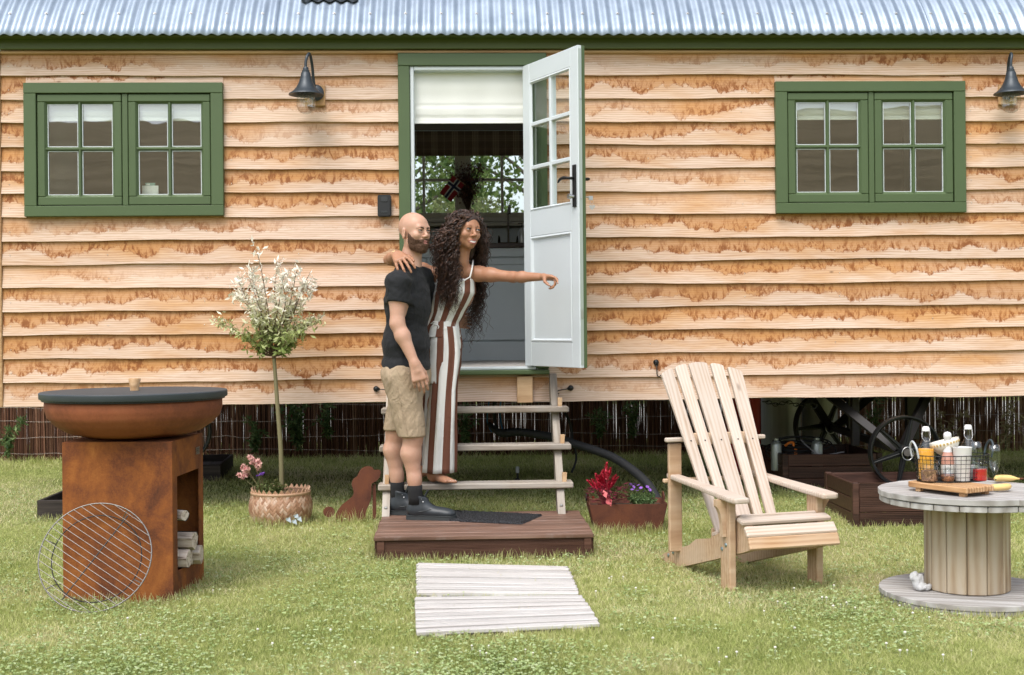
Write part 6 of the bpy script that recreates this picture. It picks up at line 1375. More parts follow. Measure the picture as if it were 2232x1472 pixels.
# cloth on the base disc
# ================= PEOPLE (bodies are one smooth surface each, grown from blended shapes)
def nz3(X,Y,Z,s,seed=0):
    rs=np.random.RandomState(seed); r=0
    for k in range(5):
        a=rs.randn(3); a/=np.linalg.norm(a); f=s*(1+.9*k*.6); r=r+np.sin((X*a[0]+Y*a[1]+Z*a[2])*f+rs.rand()*6.28+1.3*np.sin((X*a[1]-Z*a[0]+Y*a[2])*f*.6+k))/(1+.5*k)
    return r/3
class Vox:
    def __init__(s,pts,pad,h):
        P_=np.array([tuple(p) for p in pts]); s.lo=P_.min(0)-pad; s.n=np.ceil((P_.max(0)+pad-s.lo)/h).astype(int)+1; s.h=h; s.g=np.full(s.n,.05,np.float32)
    def win(s,lo,hi):
        i0=np.clip(np.floor((np.array(lo)-s.lo)/s.h).astype(int),0,s.n-1); i1=np.clip(np.ceil((np.array(hi)-s.lo)/s.h).astype(int)+1,1,s.n)
        if (i1<=i0).any(): return None
        ax=[(s.lo[k]+s.h*np.arange(i0[k],i1[k])).astype(np.float32) for k in range(3)]
        return tuple(slice(a,b) for a,b in zip(i0,i1)),ax[0][:,None,None],ax[1][None,:,None],ax[2][None,None,:]
    def put(s,sl,d,k,op):
        g=s.g[sl]
        if op=='s': d=-d; a=np.maximum(g,d); h=np.maximum(k-np.abs(g-d),0)/max(k,1e-6); s.g[sl]=a+h*h*k*.25
        else: a=np.minimum(g,d); h=np.maximum(k-np.abs(g-d),0)/max(k,1e-6); s.g[sl]=a-h*h*k*.25
    def cap(s,a,b,ra,rb,k=.02,op='u',sq=None):
        a=np.array(a,float); b=np.array(b,float); m=max(ra,rb)+k+.045; w=s.win(np.minimum(a,b)-m,np.maximum(a,b)+m)
        if w is None: return s
        sl,X,Y,Z=w; ab=b-a; L=max(ab@ab,1e-9); t=np.clip(((X-a[0])*ab[0]+(Y-a[1])*ab[1]+(Z-a[2])*ab[2])/L,0,1)
        d=np.sqrt((X-a[0]-ab[0]*t)**2+(Y-a[1]-ab[1]*t)**2+(Z-a[2]-ab[2]*t)**2)-(ra+(rb-ra)*t); s.put(sl,d,k,op); return s
    def ell(s,c,r,R=None,k=.02,op='u'):
        c=np.array(c,float); r=np.array(r,float); m=r.max()+k+.045; w=s.win(c-m,c+m)
        if w is None: return s
        sl,X,Y,Z=w; x,y,z=X-c[0],Y-c[1],Z-c[2]
        if R is not None:
            R=np.array(R); x,y,z=(x*R[0][0]+y*R[1][0]+z*R[2][0],x*R[0][1]+y*R[1][1]+z*R[2][1],x*R[0][2]+y*R[1][2]+z*R[2][2])
        k0=np.sqrt((x/r[0])**2+(y/r[1])**2+(z/r[2])**2); k1=np.sqrt((x/r[0]**2)**2+(y/r[1]**2)**2+(z/r[2]**2)**2)+1e-9
        s.put(sl,(k0*(k0-1)/k1).astype(np.float32),k,op); return s
    def chain(s,pts,rs_,k=.02):
        for i in range(len(pts)-1): s.cap(pts[i],pts[i+1],rs_[i],rs_[i+1],k)
        return s
    def axes(s): return [(s.lo[k]+s.h*np.arange(s.n[k])).astype(np.float32) for k in range(3)]
    def grid(s): a=s.axes(); return a[0][:,None,None],a[1][None,:,None],a[2][None,None,:]
    def cut(s,p,n,k=.004):
        "remove the side the normal points to"
        X,Y,Z=s.grid(); d=-((X-p[0])*n[0]+(Y-p[1])*n[1]+(Z-p[2])*n[2]); s.put((slice(None),)*3,d.astype(np.float32),k,'s'); return s
    def mesh(s):
        g=s.g; ins=g<0; c=np.zeros(tuple(s.n-1),np.int8)
        for a in(0,1):
            for b in(0,1):
                for d in(0,1): c+=ins[a:a+s.n[0]-1,b:b+s.n[1]-1,d:d+s.n[2]-1]
        act=(c>0)&(c<8); ix=np.argwhere(act); idx=-np.ones(act.shape,np.int64); idx[act]=np.arange(len(ix))
        S=np.zeros((len(ix),3)); C=np.zeros(len(ix)); I,J,K=ix.T
        co=[(a,b,d) for a in(0,1) for b in(0,1) for d in(0,1)]
        vals={q:g[I+q[0],J+q[1],K+q[2]] for q in co}
        for q in co:
            for ax in range(3):
                if q[ax]==0:
                    p=list(q); p[ax]=1; p=tuple(p); v0,v1=vals[q],vals[p]; m=(v0<0)!=(v1<0); t=np.where(m,v0/(v0-v1+1e-12),0)
                    for d in range(3): S[:,d]+=np.where(m,q[d]+(t if d==ax else 0),0)
                    C+=m
        V=s.lo+(ix+S/C[:,None])*s.h; Fs=[]
        for ax in range(3):
            o=[k for k in range(3) if k!=ax]; sl0=[slice(1,-1)]*3; sl0[ax]=slice(0,-1); sl1=list(sl0); sl1[ax]=slice(1,None)
            # edges along ax at interior nodes of the other axes
            sl0=[slice(1,s.n[k]-1) for k in range(3)]; sl0[ax]=slice(0,s.n[ax]-1); sl1=list(sl0); sl1[ax]=slice(1,s.n[ax])
            a=ins[tuple(sl0)]; b=ins[tuple(sl1)]; e=np.argwhere(a!=b); 
            if len(e)==0: continue
            off=np.array([1,1,1]); off[ax]=0; e=e+off; fl=ins[tuple(e.T)]
            def cell(d1,d2): q=e.copy(); q[:,o[0]]-=d1; q[:,o[1]]-=d2; return idx[tuple(q.T)]
            q=np.stack([cell(1,1),cell(0,1),cell(0,0),cell(1,0)],1); flip=fl if ax!=1 else ~fl; q[~flip]=q[~flip][:,::-1]; Fs.append(q)
        Fq=np.concatenate(Fs); Fq=Fq[(Fq>=0).all(1)]; return V,Fq
def voxobj(name,vx,mt,parent,inv=None,**kw):
    V,Fq=vx.mesh(); 
    if inv is not None: I4=np.array(inv); V=V@I4[:3,:3].T+I4[:3,3]
    return obj(name,npmesh(name,V,Fq),mt,parent,**kw)
def skin(name,c,c2,sss=.12):
    m=mat(name,c,.48,spec=.4); nt=m.node_tree; n=noise(nt,ocoord(nt,rnd=False),16,5,.6); setc(nt,mix(nt,mth(nt,'MULTIPLY_ADD',n,1.8,-.5,clamp=True),c,c2)); b=nt.nodes['Principled BSDF']
    b.inputs['Subsurface Weight'].default_value=sss; b.inputs['Subsurface Radius'].default_value=(.012,.005,.003); b.inputs['Subsurface Scale'].default_value=1.0
    bump(nt,noise(nt,ocoord(nt,rnd=False),240,3,.6),.12,.001); return m
SKM=skin('fair skin',(.45,.245,.165),(.56,.35,.26)); SKW=skin('warm brown skin',(.33,.155,.085),(.43,.225,.14))
BX=Vector
def hand(v,Wp,dr,nrm,thumb,sc=1.,curl=(20,25,30,35),seg=(20,20),spread=.06,th=(.5,.35),idx=None,r=.0082):
    "palm from wrist Wp along dr; fingers curl toward nrm; thumb on the thumb side"
    dr=dr.normalized(); nrm=(nrm-dr*nrm.dot(dr)).normalized(); lat=(thumb-dr*thumb.dot(dr)); lat=(lat-nrm*lat.dot(nrm)).normalized()
    for k in range(4):
        o=(.5-k/3)*.058*sc; v.cap(Wp+lat*o*.55,Wp+dr*.082*sc+lat*o,.0145*sc,.0125*sc,.012)
    Ls=[.040,.045,.042,.033]; tips=[]
    for k in range(4):
        o=(.5-k/3)*.062*sc; b=Wp+dr*(.084-.006*abs(k-1))*sc+lat*o; d=(dr+lat*(o/.03)*spread).normalized(); a=math.radians(curl[k]); p=b
        for j,(f,rr) in enumerate(((1,1.0),(.68,.92),(.55,.82))):
            d2=(d*math.cos(a)+nrm*math.sin(a)).normalized(); q=p+d2*Ls[k]*sc*f; v.cap(p,q,r*sc*rr*1.04,r*sc*rr*.93,.004); p=q; a+=math.radians(seg[min(j,1)] if idx is None or k!=0 else idx[min(j,1)])
        tips.append((p,d2))
    b=Wp+dr*.020*sc+lat*.022*sc+nrm*.006*sc; d=(dr*.62+lat*th[0]+nrm*th[1]).normalized(); q=b+d*.042*sc; v.cap(b,q,.0135*sc,.0108*sc,.012); d=(dr*.92+lat*th[0]*.35+nrm*th[1]*.6).normalized(); q2=q+d*.030*sc; v.cap(q,q2,.0105*sc,.0090*sc,.004); q3=q2+(dr+nrm*th[1]*.5).normalized()*.022*sc; v.cap(q2,q3,.009*sc,.0075*sc,.004)
    tips.append((q3,dr)); return tips
def headprims(v,M4,sc,fem=False):
    R=M4.to_3x3(); Rn=np.array(R); f=lambda x,y,z:M4@Vector((x*sc,y*sc,z*sc)); E=lambda c,r,k=.02,op='u',rx=None:v.ell(f(*c),[a*sc for a in r],Rn if rx is None else np.array(R@rx),k*sc,op)
    C=lambda a,b,ra,rb,k=.015,op='u':v.cap(f(*a),f(*b),ra*sc,rb*sc,k*sc,op)
    E((0,.020,.036),(.074,.095,.083),.02); E((0,-.020,.030),(.066,.068,.062),.03)
    if fem:
        E((0,-.024,-.034),(.059,.062,.066),.03); E((0,-.060,-.088),(.020,.021,.019),.03)
        for s in(-1,1): E((s*.039,-.062,-.028),(.020,.020,.019),.022); E((s*.039,-.010,-.058),(.018,.030,.026),.03)
    else:
        E((0,-.020,-.038),(.060,.066,.074),.03); E((0,-.058,-.094),(.028,.026,.024),.03)
        for s in(-1,1): E((s*.040,-.060,-.026),(.020,.020,.018),.025); E((s*.045,-.006,-.066),(.020,.034,.030),.03)
    C((-.034,-.080,.019),(.034,-.080,.019),.009 if fem else .0125,.009 if fem else .0125,.018)
    C((0,-.086,.010),(0,-.104,-.028),.006,.0085 if fem else .0105,.014); E((0,-.104,-.033),(.010,.010,.009),.008)
    for s in(-1,1): E((s*.0115,-.095,-.037),(.0075,.010,.007),.006)
    for s in(-1,1):
        E((s*.031,-.096,.001),(.017,.016,.0105),.010,'s')
        E((s*.031,-.073,.0),(.0145,.0155,.0135),.004)
        E((s*.079,.012,-.012),(.009,.021,.034),.006,rx=Matrix.Rotation(s*.35,3,'Z')); E((s*.0885,.007,-.010),(.005,.011,.020),.003,'s')
    q_=.0065 if fem else .009; C((-.019,-.080,-.062),(.019,-.080,-.062),q_,q_,.012); E((0,-.083 if fem else -.087,-.079),(.018,.009,.008),.010)
    v.cap(f(0,.022,-.06),f(0,.040,-.175),(.048 if not fem else .040)*sc,(.055 if not fem else .042)*sc,.03*sc)
    return f,R
def eyes(t,f,R,sc,gaze,iris,browm,fem=False,inv=None):
    wh=mat('eye white',(.36,.34,.33),.2) if 'eye white' not in bpy.data.materials else bpy.data.materials['eye white']
    irm=mat(iris[0],iris[1],.4); lm_=mat('lash line',(.02,.012,.01),.6) if 'lash line' not in bpy.data.materials else bpy.data.materials['lash line']
    g=Vector(gaze).normalized()
    for s in(-1,1):
        c=Vector((s*.031,-.0765,.0)); L=lambda p:inv@f(*p)
        n=16; mb=MB().lathe([(.0129*math.sin(a),.0129*math.cos(a)) for a in np.linspace(0,math.pi,9)],(0,0,0),n); mb.v=[tuple(L(c+Vector(v))) for v in mb.v]; e=obj('eye',mb,wh,t,smooth=True)
        Q=g.to_track_quat('Z','Y').to_matrix(); ib=MB().lathe([(0,.0140),(.0035,.0139),(.0072,.0122)],n=14); ib.v=[tuple(L(c+Q@Vector(v))) for v in ib.v]; obj('iris',ib,irm,e,smooth=True)
        lid=[]; low=[]
        for k in range(9):
            a=math.radians(20+140*k/8); x=c.x+.0165*math.cos(a)*1.0; lid.append(L((x,c.y-.0135+.006*abs(math.cos(a))**2*1.1,c.z+ .0062*math.sin(a)*(1 if fem else .72)-.0002))); low.append(L((x,c.y-.0125+.006*abs(math.cos(a))**2,c.z-.0052*math.sin(a)*(1 if fem else .8))))
        obj('upper_lash',MB().tube(lid,[.0009,.0016,.002,.0022,.0022,.0022,.002,.0016,.0009],5),lm_,t); 
        # fleshy lids
        sk=SKW if fem else SKM
        obj('upper_lid',MB().tube([p+ (R@Vector((0,0,.0036))*sc) for p in lid],[.002,.003,.0036,.004,.004,.004,.0036,.003,.002],6),sk,t,smooth=True); obj('lower_lid',MB().tube([p-(R@Vector((0,0,.0022))*sc) for p in low],[.0015,.002,.0024,.0026,.0026,.0026,.0024,.002,.0015],6),sk,t,smooth=True)
        bz=.0205 if fem else .0165
        br=[L((s*.012,-.0945 if not fem else -.090,bz-.003)),L((s*.024,-.0945 if not fem else -.0905,bz+.001)),L((s*.038,-.087 if not fem else -.083,bz+.003)),L((s*.050,-.073 if not fem else -.070,bz-.003))]
        obj('eyebrow',MB().tube(bez(br,4),[(.0040 if not fem else .0023)*(1-.7*(i/12)**2) for i in range(13)],6),browm,t,smooth=True)
# ---------------------------------------------------------------- MAN
mt0=P(880,1128,7.62); man=thing('person','bald bearded man in black t-shirt, khaki shorts and black high-top trainers on the deck','person',(P(882,1120,7.62).x,7.62,DZ)); MI=man.matrix_basis.inverted()
D=7.62; fw_=Vector((.95,-.31,0)); rt=Vector((-.31,-.95,0)); UP=Vector((0,0,1))
nb_=P(890,584,D); pel=P(886,815,D); ch_=P(889,662,D); wst=P(885,750,D)
shR=P(868,616,7.45); elR=P(866,706,7.42); wrR=P(905,795,7.39); shL=nb_-rt*.175-UP*.055+fw_*.01; elL=P(945,700,8.02); wrL=P(985,700,8.06)
hipR=pel+rt*.085-UP*.03; hipL=pel-rt*.085-UP*.03; knR=P(900,940,7.52); anR=P(905,1088,7.52); knL=P(862,932,7.73); anL=P(866,1080,7.74)
hM=Matrix.Translation(P(904,506,D-.02))@Matrix.Rotation(math.radians(46),4,'Z')@Matrix.Rotation(math.radians(-2),4,'X'); hs=.985
v=Vox([P(830,455,D),P(1010,700,8.15),anL-UP*.05,anR,wrR-rt*-.1,P(820,600,7.3),P(945,880,7.3),P(940,1100,7.4)],.06,.0042)
Rt=np.array(Matrix((fw_,-rt,UP)).transposed())
f,R=headprims(v,hM,hs)
v.cap(hM@Vector((0,.03,-.13)),nb_,.054,.064,.03); v.ell(ch_,(.115,.175,.20),Rt,.04); v.ell(wst,(.10,.15,.14),Rt,.05); v.ell(pel,(.105,.155,.12),Rt,.05)
v.cap(nb_-UP*.02,shR-UP*.01,.055,.058,.05); v.cap(nb_-UP*.02,shL-UP*.01,.055,.058,.05)
def arm(v,s,e,w,k=1.):
    s,e,w=Vector(s),Vector(e),Vector(w); v.cap(s,s.lerp(e,.35),.056*k,.052*k,.04); v.cap(s.lerp(e,.35),e,.052*k,.040*k,.03); v.cap(e,e.lerp(w,.3),.040*k,.042*k,.025); v.cap(e.lerp(w,.3),w,.042*k,.026*k,.025)
arm(v,shR,elR,wrR); arm(v,shL,elL,wrL)
v.cap(wrR.lerp(elR,.05),wrR+(P(914,822,7.39)-wrR)*.5,.026,.024,.015)
hd=(P(921,852,7.385)-wrR).normalized()
hand(v,wrR,hd,Vector((-.15,.9,0)),Vector((1,.05,0)),1.06,curl=(12,18,22,28),seg=(26,22),spread=.03,th=(.35,.3),r=.0088)
hand(v,wrL,Vector((1,0,-.1)),Vector((0,-1,0)),UP,1.0)
def leg(v,h,k,a,s=1.):
    h,k,a=Vector(h),Vector(k),Vector(a); v.cap(h,k,.088*s,.056*s,.04); v.cap(k,k.lerp(a,.12),.056*s,.052*s,.03); cf=k.lerp(a,.33)-fw_*.018; v.cap(k.lerp(a,.08),cf,.050*s,.056*s,.03); v.cap(cf,k.lerp(a,.72),.056*s,.037*s,.03); v.cap(k.lerp(a,.7),a,.037*s,.034*s,.03); v.ell(k+fw_*.02,(.038,.042,.045),None,.03)
leg(v,hipR,knR,anR); leg(v,hipL,knL,anL)
voxobj('body',v,SKM,man,MI)
brown=mat('brown beard hair',(.075,.036,.019),.85); browm=mat('dark brown brow',(.035,.02,.013),.8)
gz=Vector((.62,-.78,.03)); 
eyes(man,f,R,hs,Vector((.35,-.93,.0)),('dark iris',(.03,.02,.015)),browm,False,MI)
lipm=mat('pink lip',(.42,.17,.14),.4)
L=lambda x,y,z:MI@f(x,y,z)
obj('lips',MB().tube([L(-.021,-.086,-.067),L(-.011,-.0935,-.064),L(0,-.0965,-.0655),L(.011,-.0935,-.064),L(.021,-.086,-.067)],[.001,.0042,.0045,.0042,.001],6).tube([L(-.018,-.086,-.073),L(-.009,-.0935,-.0765),L(0,-.0960,-.0775),L(.009,-.0935,-.0765),L(.018,-.086,-.073)],[.001,.0045,.005,.0045,.001],6),lipm,man,smooth=True)
obj('mouth_line',MB().tube([L(-.02,-.0885,-.070),L(0,-.0985,-.0705),L(.02,-.0885,-.070)],[.0008,.0014,.0008],4),mat('mouth shadow',(.08,.03,.03),.7),man)
# beard: a ragged shell over jaw, cheeks and upper lip
vb=Vox([hM@Vector((x,y,z)) for x in(-.1,.1) for y in(-.14,.08) for z in(-.15,.06)],.01,.0027); headprims(vb,hM,hs)
X,Y,Z=vb.grid(); Ih=np.array(hM.inverted()); lx=(Ih[0][0]*X+Ih[0][1]*Y+Ih[0][2]*Z+Ih[0][3])/hs; ly=(Ih[1][0]*X+Ih[1][1]*Y+Ih[1][2]*Z+Ih[1][3])/hs; lz=(Ih[2][0]*X+Ih[2][1]*Y+Ih[2][2]*Z+Ih[2][3])/hs
ns=nz3(X,Y,Z,260,4)*.0018+nz3(X,Y,Z,90,5)*.0015
topl=np.where(ly<-.06,-.052+.000*ly,-.052+(ly+.06)*.95)+ns*2; topl=np.minimum(topl,.0)
reg=np.maximum(lz-topl,ly+.016+ns*2); reg=np.maximum(reg,(-.132+np.clip(ly+.055,0,1)*.62)-lz+ns*3)
mouth=np.sqrt((lx/.020)**2+((lz+.0715)/.0085)**2)-1; mouth=-mouth*.009
mouth=np.where(ly<-.05,mouth,-1)
thick=.0045+ns+np.clip((-.078-lz)*.15,0,.010)
vb.g=np.maximum(np.maximum(vb.g-thick,reg*.7),mouth).astype(np.float32)
Vb,Fb=vb.mesh(); I4=np.array(MI); Vb=Vb@I4[:3,:3].T+I4[:3,3]; bo=obj('beard',npmesh('beard',Vb,Fb),brown,man)
rs=np.random.RandomState(5); hc=np.array(MI@hM@Vector((0,.0,-.03))); pick=rs.randint(0,len(Vb),5200); p0=Vb[pick]; dn_=p0-hc; dn_/=np.linalg.norm(dn_,axis=1)[:,None]; dn_+=rs.randn(len(dn_),3)*.45; dn_[:,2]-=.55; dn_/=np.linalg.norm(dn_,axis=1)[:,None]; sd2=np.cross(dn_,rs.randn(len(dn_),3)); sd2/=np.linalg.norm(sd2,axis=1)[:,None]; Ls_=(.005+.007*rs.rand(len(p0)))[:,None]
VV=np.stack([p0-sd2*.0006,p0+sd2*.0006,p0+dn_*Ls_],1).reshape(-1,3); obj('beard_bristles',npmesh('beard_bristles',VV,np.arange(len(VV)).reshape(-1,3),False),mat('beard bristles',(.12,.06,.03),.7),man)
# ---- t-shirt
vs=Vox([P(828,560,D+.25),P(828,815,7.3),P(960,815,D+.3),P(960,560,7.3),shR-rt*-.12,shL+Vector((.1,.1,0))],.03,.006)
vs.ell(ch_+UP*.01,(.128,.190,.20),Rt,.04); vs.ell(wst,(.128,.172,.16),Rt,.06); vs.ell(pel+UP*.02,(.134,.182,.13),Rt,.06); vs.cap(nb_-UP*.035,shR-UP*.010,.062,.068,.05); vs.cap(nb_-UP*.035,shL-UP*.010,.062,.068,.05); vs.cap(nb_-UP*.02,nb_-UP*.06,.072,.09,.03)
for s_,e_ in((shR,elR),(shL,elL)): q=s_.lerp(e_,.58); vs.cap(s_,q,.068,.064,.035)
X,Y,Z=vs.grid()
wr=nz3(X*.6+Z*.35,Y*.6,Z*1.6,34,2)*.0075+nz3(X,Y,Z,70,9)*.0018; vs.g+=wr.astype(np.float32)
# armhole seam crease
q=shR.lerp(elR,.50); dn=(elR-shR).normalized(); 
w=vs.win(np.array(q)-.10,np.array(q)+np.array([.085,.12,.1])); sl,X,Y,Z=w; nrm_=(dn+Vector((-.1,-.05,-.1))).normalized(); d=-((X-q.x)*nrm_.x+(Y-q.y)*nrm_.y+(Z-q.z)*nrm_.z)
side=((X-shR.x)*rt.x+(Y-shR.y)*rt.y)+.060      # only the sleeve lobe, outside the torso
vs.g[sl]=np.where(side>0,np.maximum(vs.g[sl],-d),vs.g[sl])
vs.ell(ch_-UP*.02,(.128,.170,.19),Rt,.012); vs.ell(wst,(.130,.172,.17),Rt,.02)
vs.cut(P(886,807,D),Vector((0,0,-1)))
vs.cap(nb_+UP*.10,nb_+UP*.004+fw_*.012,.060,.060,.006,'s')
blk=mat('black cotton jersey',(.011,.012,.014),.8,spec=.3); bump(blk.node_tree,noise(blk.node_tree,ocoord(blk.node_tree,(1,1,1)),16,5,.6,1.2),.5,.02)
b_=blk.node_tree.nodes['Principled BSDF']; b_.inputs['Sheen Weight'].default_value=.04
voxobj('t_shirt',vs,blk,man,MI)
obj('sleeve_hem',MB().tube([q+ (rt*.063*math.cos(a)+fw_*.064*math.sin(a)) for a in np.linspace(0,6.28,2)],.0005,3),blk,man) if False else None
# ---- shorts
vh=Vox([P(825,790,7.3),P(955,975,7.9),P(825,975,7.9),P(955,790,7.3)],.03,.006)
vh.ell(pel+UP*.0,(.128,.172,.13),Rt,.05); kR=hipR.lerp(knR,.93); kL=hipL.lerp(knL,.93)
vh.cap(hipR+UP*.02,kR-UP*.04,.108,.083,.05); vh.cap(hipL+UP*.02,kL-UP*.04,.108,.082,.05)
X,Y,Z=vh.grid(); vh.g+=(nz3(X*.9,Y*.9,Z*.5,38,6)*.0075+nz3(X,Y,Z,75,7)*.0030).astype(np.float32)
hR=P(900,953,7.5); hL=P(862,938,7.72); mid=Vector((.0,0,0))
X,Y,Z=vh.grid(); near=((X-pel.x)*rt.x+(Y-pel.y)*rt.y)>0; hz=np.where(near,hR.z,hL.z)+0*Z; vh.g=np.maximum(vh.g,(hz-Z)).astype(np.float32)
vh.cut(P(886,795,D),UP)
kh_=mat('khaki twill',(.36,.27,.18),.85,spec=.2); nt=kh_.node_tree; n1=noise(nt,ocoord(nt,(1,1,.6)),14,6,.65,1.5); bump(nt,n1,.7,.02); setc(nt,mix(nt,n1,(.30,.22,.145),(.43,.34,.24)))
voxobj('shorts',vh,kh_,man,MI)
obj('side_seam',MB().tube([MI@(hipR.lerp(kR,t)+rt*(.112-.02*t)+fw_*.012-UP*.05*t) for t in np.linspace(.1,.98,8)],.0016,4),kh_,man)
# ---- socks and trainers
sockm=mat('black sock',(.010,.010,.011),.95); shm=mat('black leather trainer',(.024,.030,.036),.45,spec=.5); bump(shm.node_tree,noise(shm.node_tree,ocoord(shm.node_tree),60,4,.6),.2,.003)
slm=mat('dark rubber sole',(.030,.036,.038),.6)
def shoe(heel,ang,ankle,label=None):
    "heel: world point under the heel; ang: pointing direction in the ground plane"
    Ms=Matrix.Translation((heel.x,heel.y,DZ+.002))@RZ(ang); f_=lambda x,y,z:Ms@Vector((x,y,z)); R3=np.array(Ms.to_3x3())
    a=Ms.inverted()@ankle
    vv=Vox([f_(x,y,z) for x in(-.03,.31) for y in(-.06,.06) for z in(-.01,.20)],.01,.0035)
    E=lambda c,r,k=.02,op='u':vv.ell(f_(*c),r,R3,k,op)
    E((.045,0,.055),(.050,.037,.045),.02); E((.10,0,.052),(.065,.038,.042),.03); E((.175,0,.042),(.070,.045,.034),.03); E((.235,0,.036),(.052,.043,.029),.02); vv.cap(f_(.045,0,.06),f_(.058,0,.135),.040,.043,.03); vv.cap(f_(.105,0,.08),f_(.085,0,.135),.028,.030,.03)
    vv.cap(f_(a.x,0,.30),f_(.062,0,.118),.030,.038,.006,'s')
    vv.cut(f_(0,0,.024),Vector((0,0,-1)),.002); vv.cut(f_(.06,0,.148),Vector((math.cos(ang)*.35,math.sin(ang)*.35,1)).normalized(),.006)
    s_=voxobj('shoe',vv,shm,man,MI)
    out=[(-.008,0),(-.002,.028),(.03,.038),(.10,.036),(.17,.045),(.23,.047),(.27,.034),(.290,.010),(.290,-.012),(.268,-.036),(.225,-.045),(.16,-.041),(.10,-.036),(.03,-.037),(-.002,-.028)]
    pts=[(p.x,p.y) for p in bez([(x,y,0) for x,y in out]+[(out[0][0],out[0][1],0)],3)[:-1]]
    o=obj('sole',MB().prism(pts,.027),slm,s_,MI@Ms,fixn=True,auto=50)
    obj('sole_welt',MB().tube([MI@f_(x*1.0,y*1.03,.024) for x,y in pts],.0016,5,closed=True),slm,s_,smooth=True)
    lc=MB()
    for k in range(6):
        x=.115+k*.017; z=.108-k*.0105+(.004 if k==0 else 0); w=.017+.001*k; lc.tube([MI@f_(x,-w,z-.012),MI@f_(x+.004,0,z+.002),MI@f_(x+.006,w,z-.012)],.0017,5); lc.tube([MI@f_(x,-w,z-.012),MI@f_(x+.012,0,z-.002),MI@f_(x+.018,w,z-.02)],.0014,4)
    obj('laces',lc,sockm,s_); 
    for k in range(2): obj('lace_eyelet',MB().lathe([(0,.0015),(.0035,.001),(.0045,0)],n=8),M['steel'],s_,MI@Ms@TR(.088+.012*k,-.036,.125-.018*k)@Matrix.Rotation(math.radians(75),4,'X'))
    tg_=MB(); tg_.add([MI@f_(*p) for p in((.098,-.020,.125),(.098,.020,.125),(.118,.022,.172),(.118,-.022,.172),(.104,-.020,.124),(.104,.020,.124),(.125,.021,.170),(.125,-.021,.170))],[(0,1,2,3),(7,6,5,4),(0,4,5,1),(1,5,6,2),(2,6,7,3),(3,7,4,0)]); obj('tongue',tg_,shm,s_,fixn=True)
    sw=[f_(.055,-.0405,.075),f_(.075,-.0415,.058),f_(.105,-.042,.050),f_(.145,-.043,.055),f_(.02,-.040,.072)]
    swp_=[f_(.03,-.0385,.070),f_(.06,-.0405,.052),f_(.10,-.0395,.052),f_(.15,-.0405,.066)]; obj('side_flash',MB().tube([MI@p for p in bez(swp_,5)],[.001+.004*math.sin(math.pi*min(1,(i/15)**.6)) for i in range(16)],6),slm,s_,smooth=True)
    sk=MB().tube([MI@(f_(a.x+.004,a.y,.09)),MI@f_(a.x+.003,a.y,.135),MI@(ankle+UP*.045),MI@(ankle+UP*.080),MI@(ankle+UP*.083)],[.043,.0435,.0425,.043,.036],16); obj('sock',sk,sockm,man,smooth=True)
shoe(Vector((anR.x-.045,anR.y+.015,0)),math.radians(-9),anR); shoe(Vector((anL.x-.045,anL.y+.01,0)),math.radians(-14),anL)
# ---------------------------------------------------------------- WOMAN
DW_=7.84; wo=thing('person','smiling woman with long dark curls and striped jumpsuit on the lowest step, pointing right','person',(P(955,1045,DW_).x,DW_,.327)); WI=wo.matrix_basis.inverted()
tf=Vector((.38,-.925,0)); tl_=Vector((.925,.38,0))    # facing, and her left side
wn_=P(1001,588,7.86); wch=P(990,640,7.86); ww=P(967,706,7.87); wp=P(964,748,7.88)
sL=P(1044,597,7.84); eL=P(1118,604,7.72); wL=P(1186,604,7.58); sR=P(958,600,7.88); eR=P(848,566,7.88); wR=P(865,555,7.56)
kneL=P(962,880,7.82); anLw=P(947,1014,7.775); kneR=P(948,880,7.84); anRw=P(924,1006,7.84)
wM=Matrix.Translation(P(1014,504,7.80))@Matrix.Rotation(math.radians(35),4,'Z')@Matrix.Rotation(math.radians(4),4,'Y')@Matrix.Rotation(math.radians(-2),4,'X'); ws=1.06
v=Vox([P(832,545,7.95),P(1232,640,7.4),P(1000,1070,7.6),P(900,1000,7.95),P(1020,450,7.95),P(860,620,7.35)],.05,.0043)
Rw=np.array(Matrix((tl_,-tf,UP)).transposed())
fW,RW_=headprims(v,wM,ws,True)
v.cap(wM@Vector((0,.03,-.11)),wn_,.041,.047,.03)
v.ell(wch,(.125,.085,.12),Rw,.04); v.ell(wch-UP*.005+tf*.045+tl_*.055,(.048,.05,.05),Rw,.03); v.ell(wch-UP*.005+tf*.045-tl_*.055,(.048,.05,.05),Rw,.03); v.ell(ww,(.084,.068,.11),Rw,.05); v.ell(wp,(.094,.082,.10),Rw,.04)
v.cap(wn_-UP*.01,sL,.040,.043,.04); v.cap(wn_-UP*.01,sR,.040,.043,.04)
def armw(s,e,w): v.cap(s,Vector(s).lerp(e,.35),.042,.040,.035); v.cap(Vector(s).lerp(e,.35),e,.040,.031,.03); v.cap(e,Vector(e).lerp(w,.3),.031,.032,.02); v.cap(Vector(e).lerp(w,.3),w,.032,.021,.02)
armw(sL,eL,wL); armw(sR,eR,wR)
tipsP=hand(v,wL,P(1222,608,7.50)-wL,Vector((-.1,-.35,-1)),Vector((.2,-1,.1)),.92,curl=(8,50,65,75),seg=(55,45),idx=(28,25),spread=.02,th=(.25,.85),r=.0080)
tipsS=hand(v,wR,P(884,577,7.40)-wR,Vector((.35,.35,-1)),Vector((1,-.1,.3)),1.12,curl=(14,16,18,20),seg=(24,22),spread=.16,th=(.6,.3),r=.0080)
v.cap(wp+tl_*.04,kneL,.060,.050,.03); v.cap(kneL,anLw,.050,.030,.03); v.cap(wp-tl_*.04,kneR,.060,.050,.03); v.cap(kneR,anRw,.050,.030,.03)
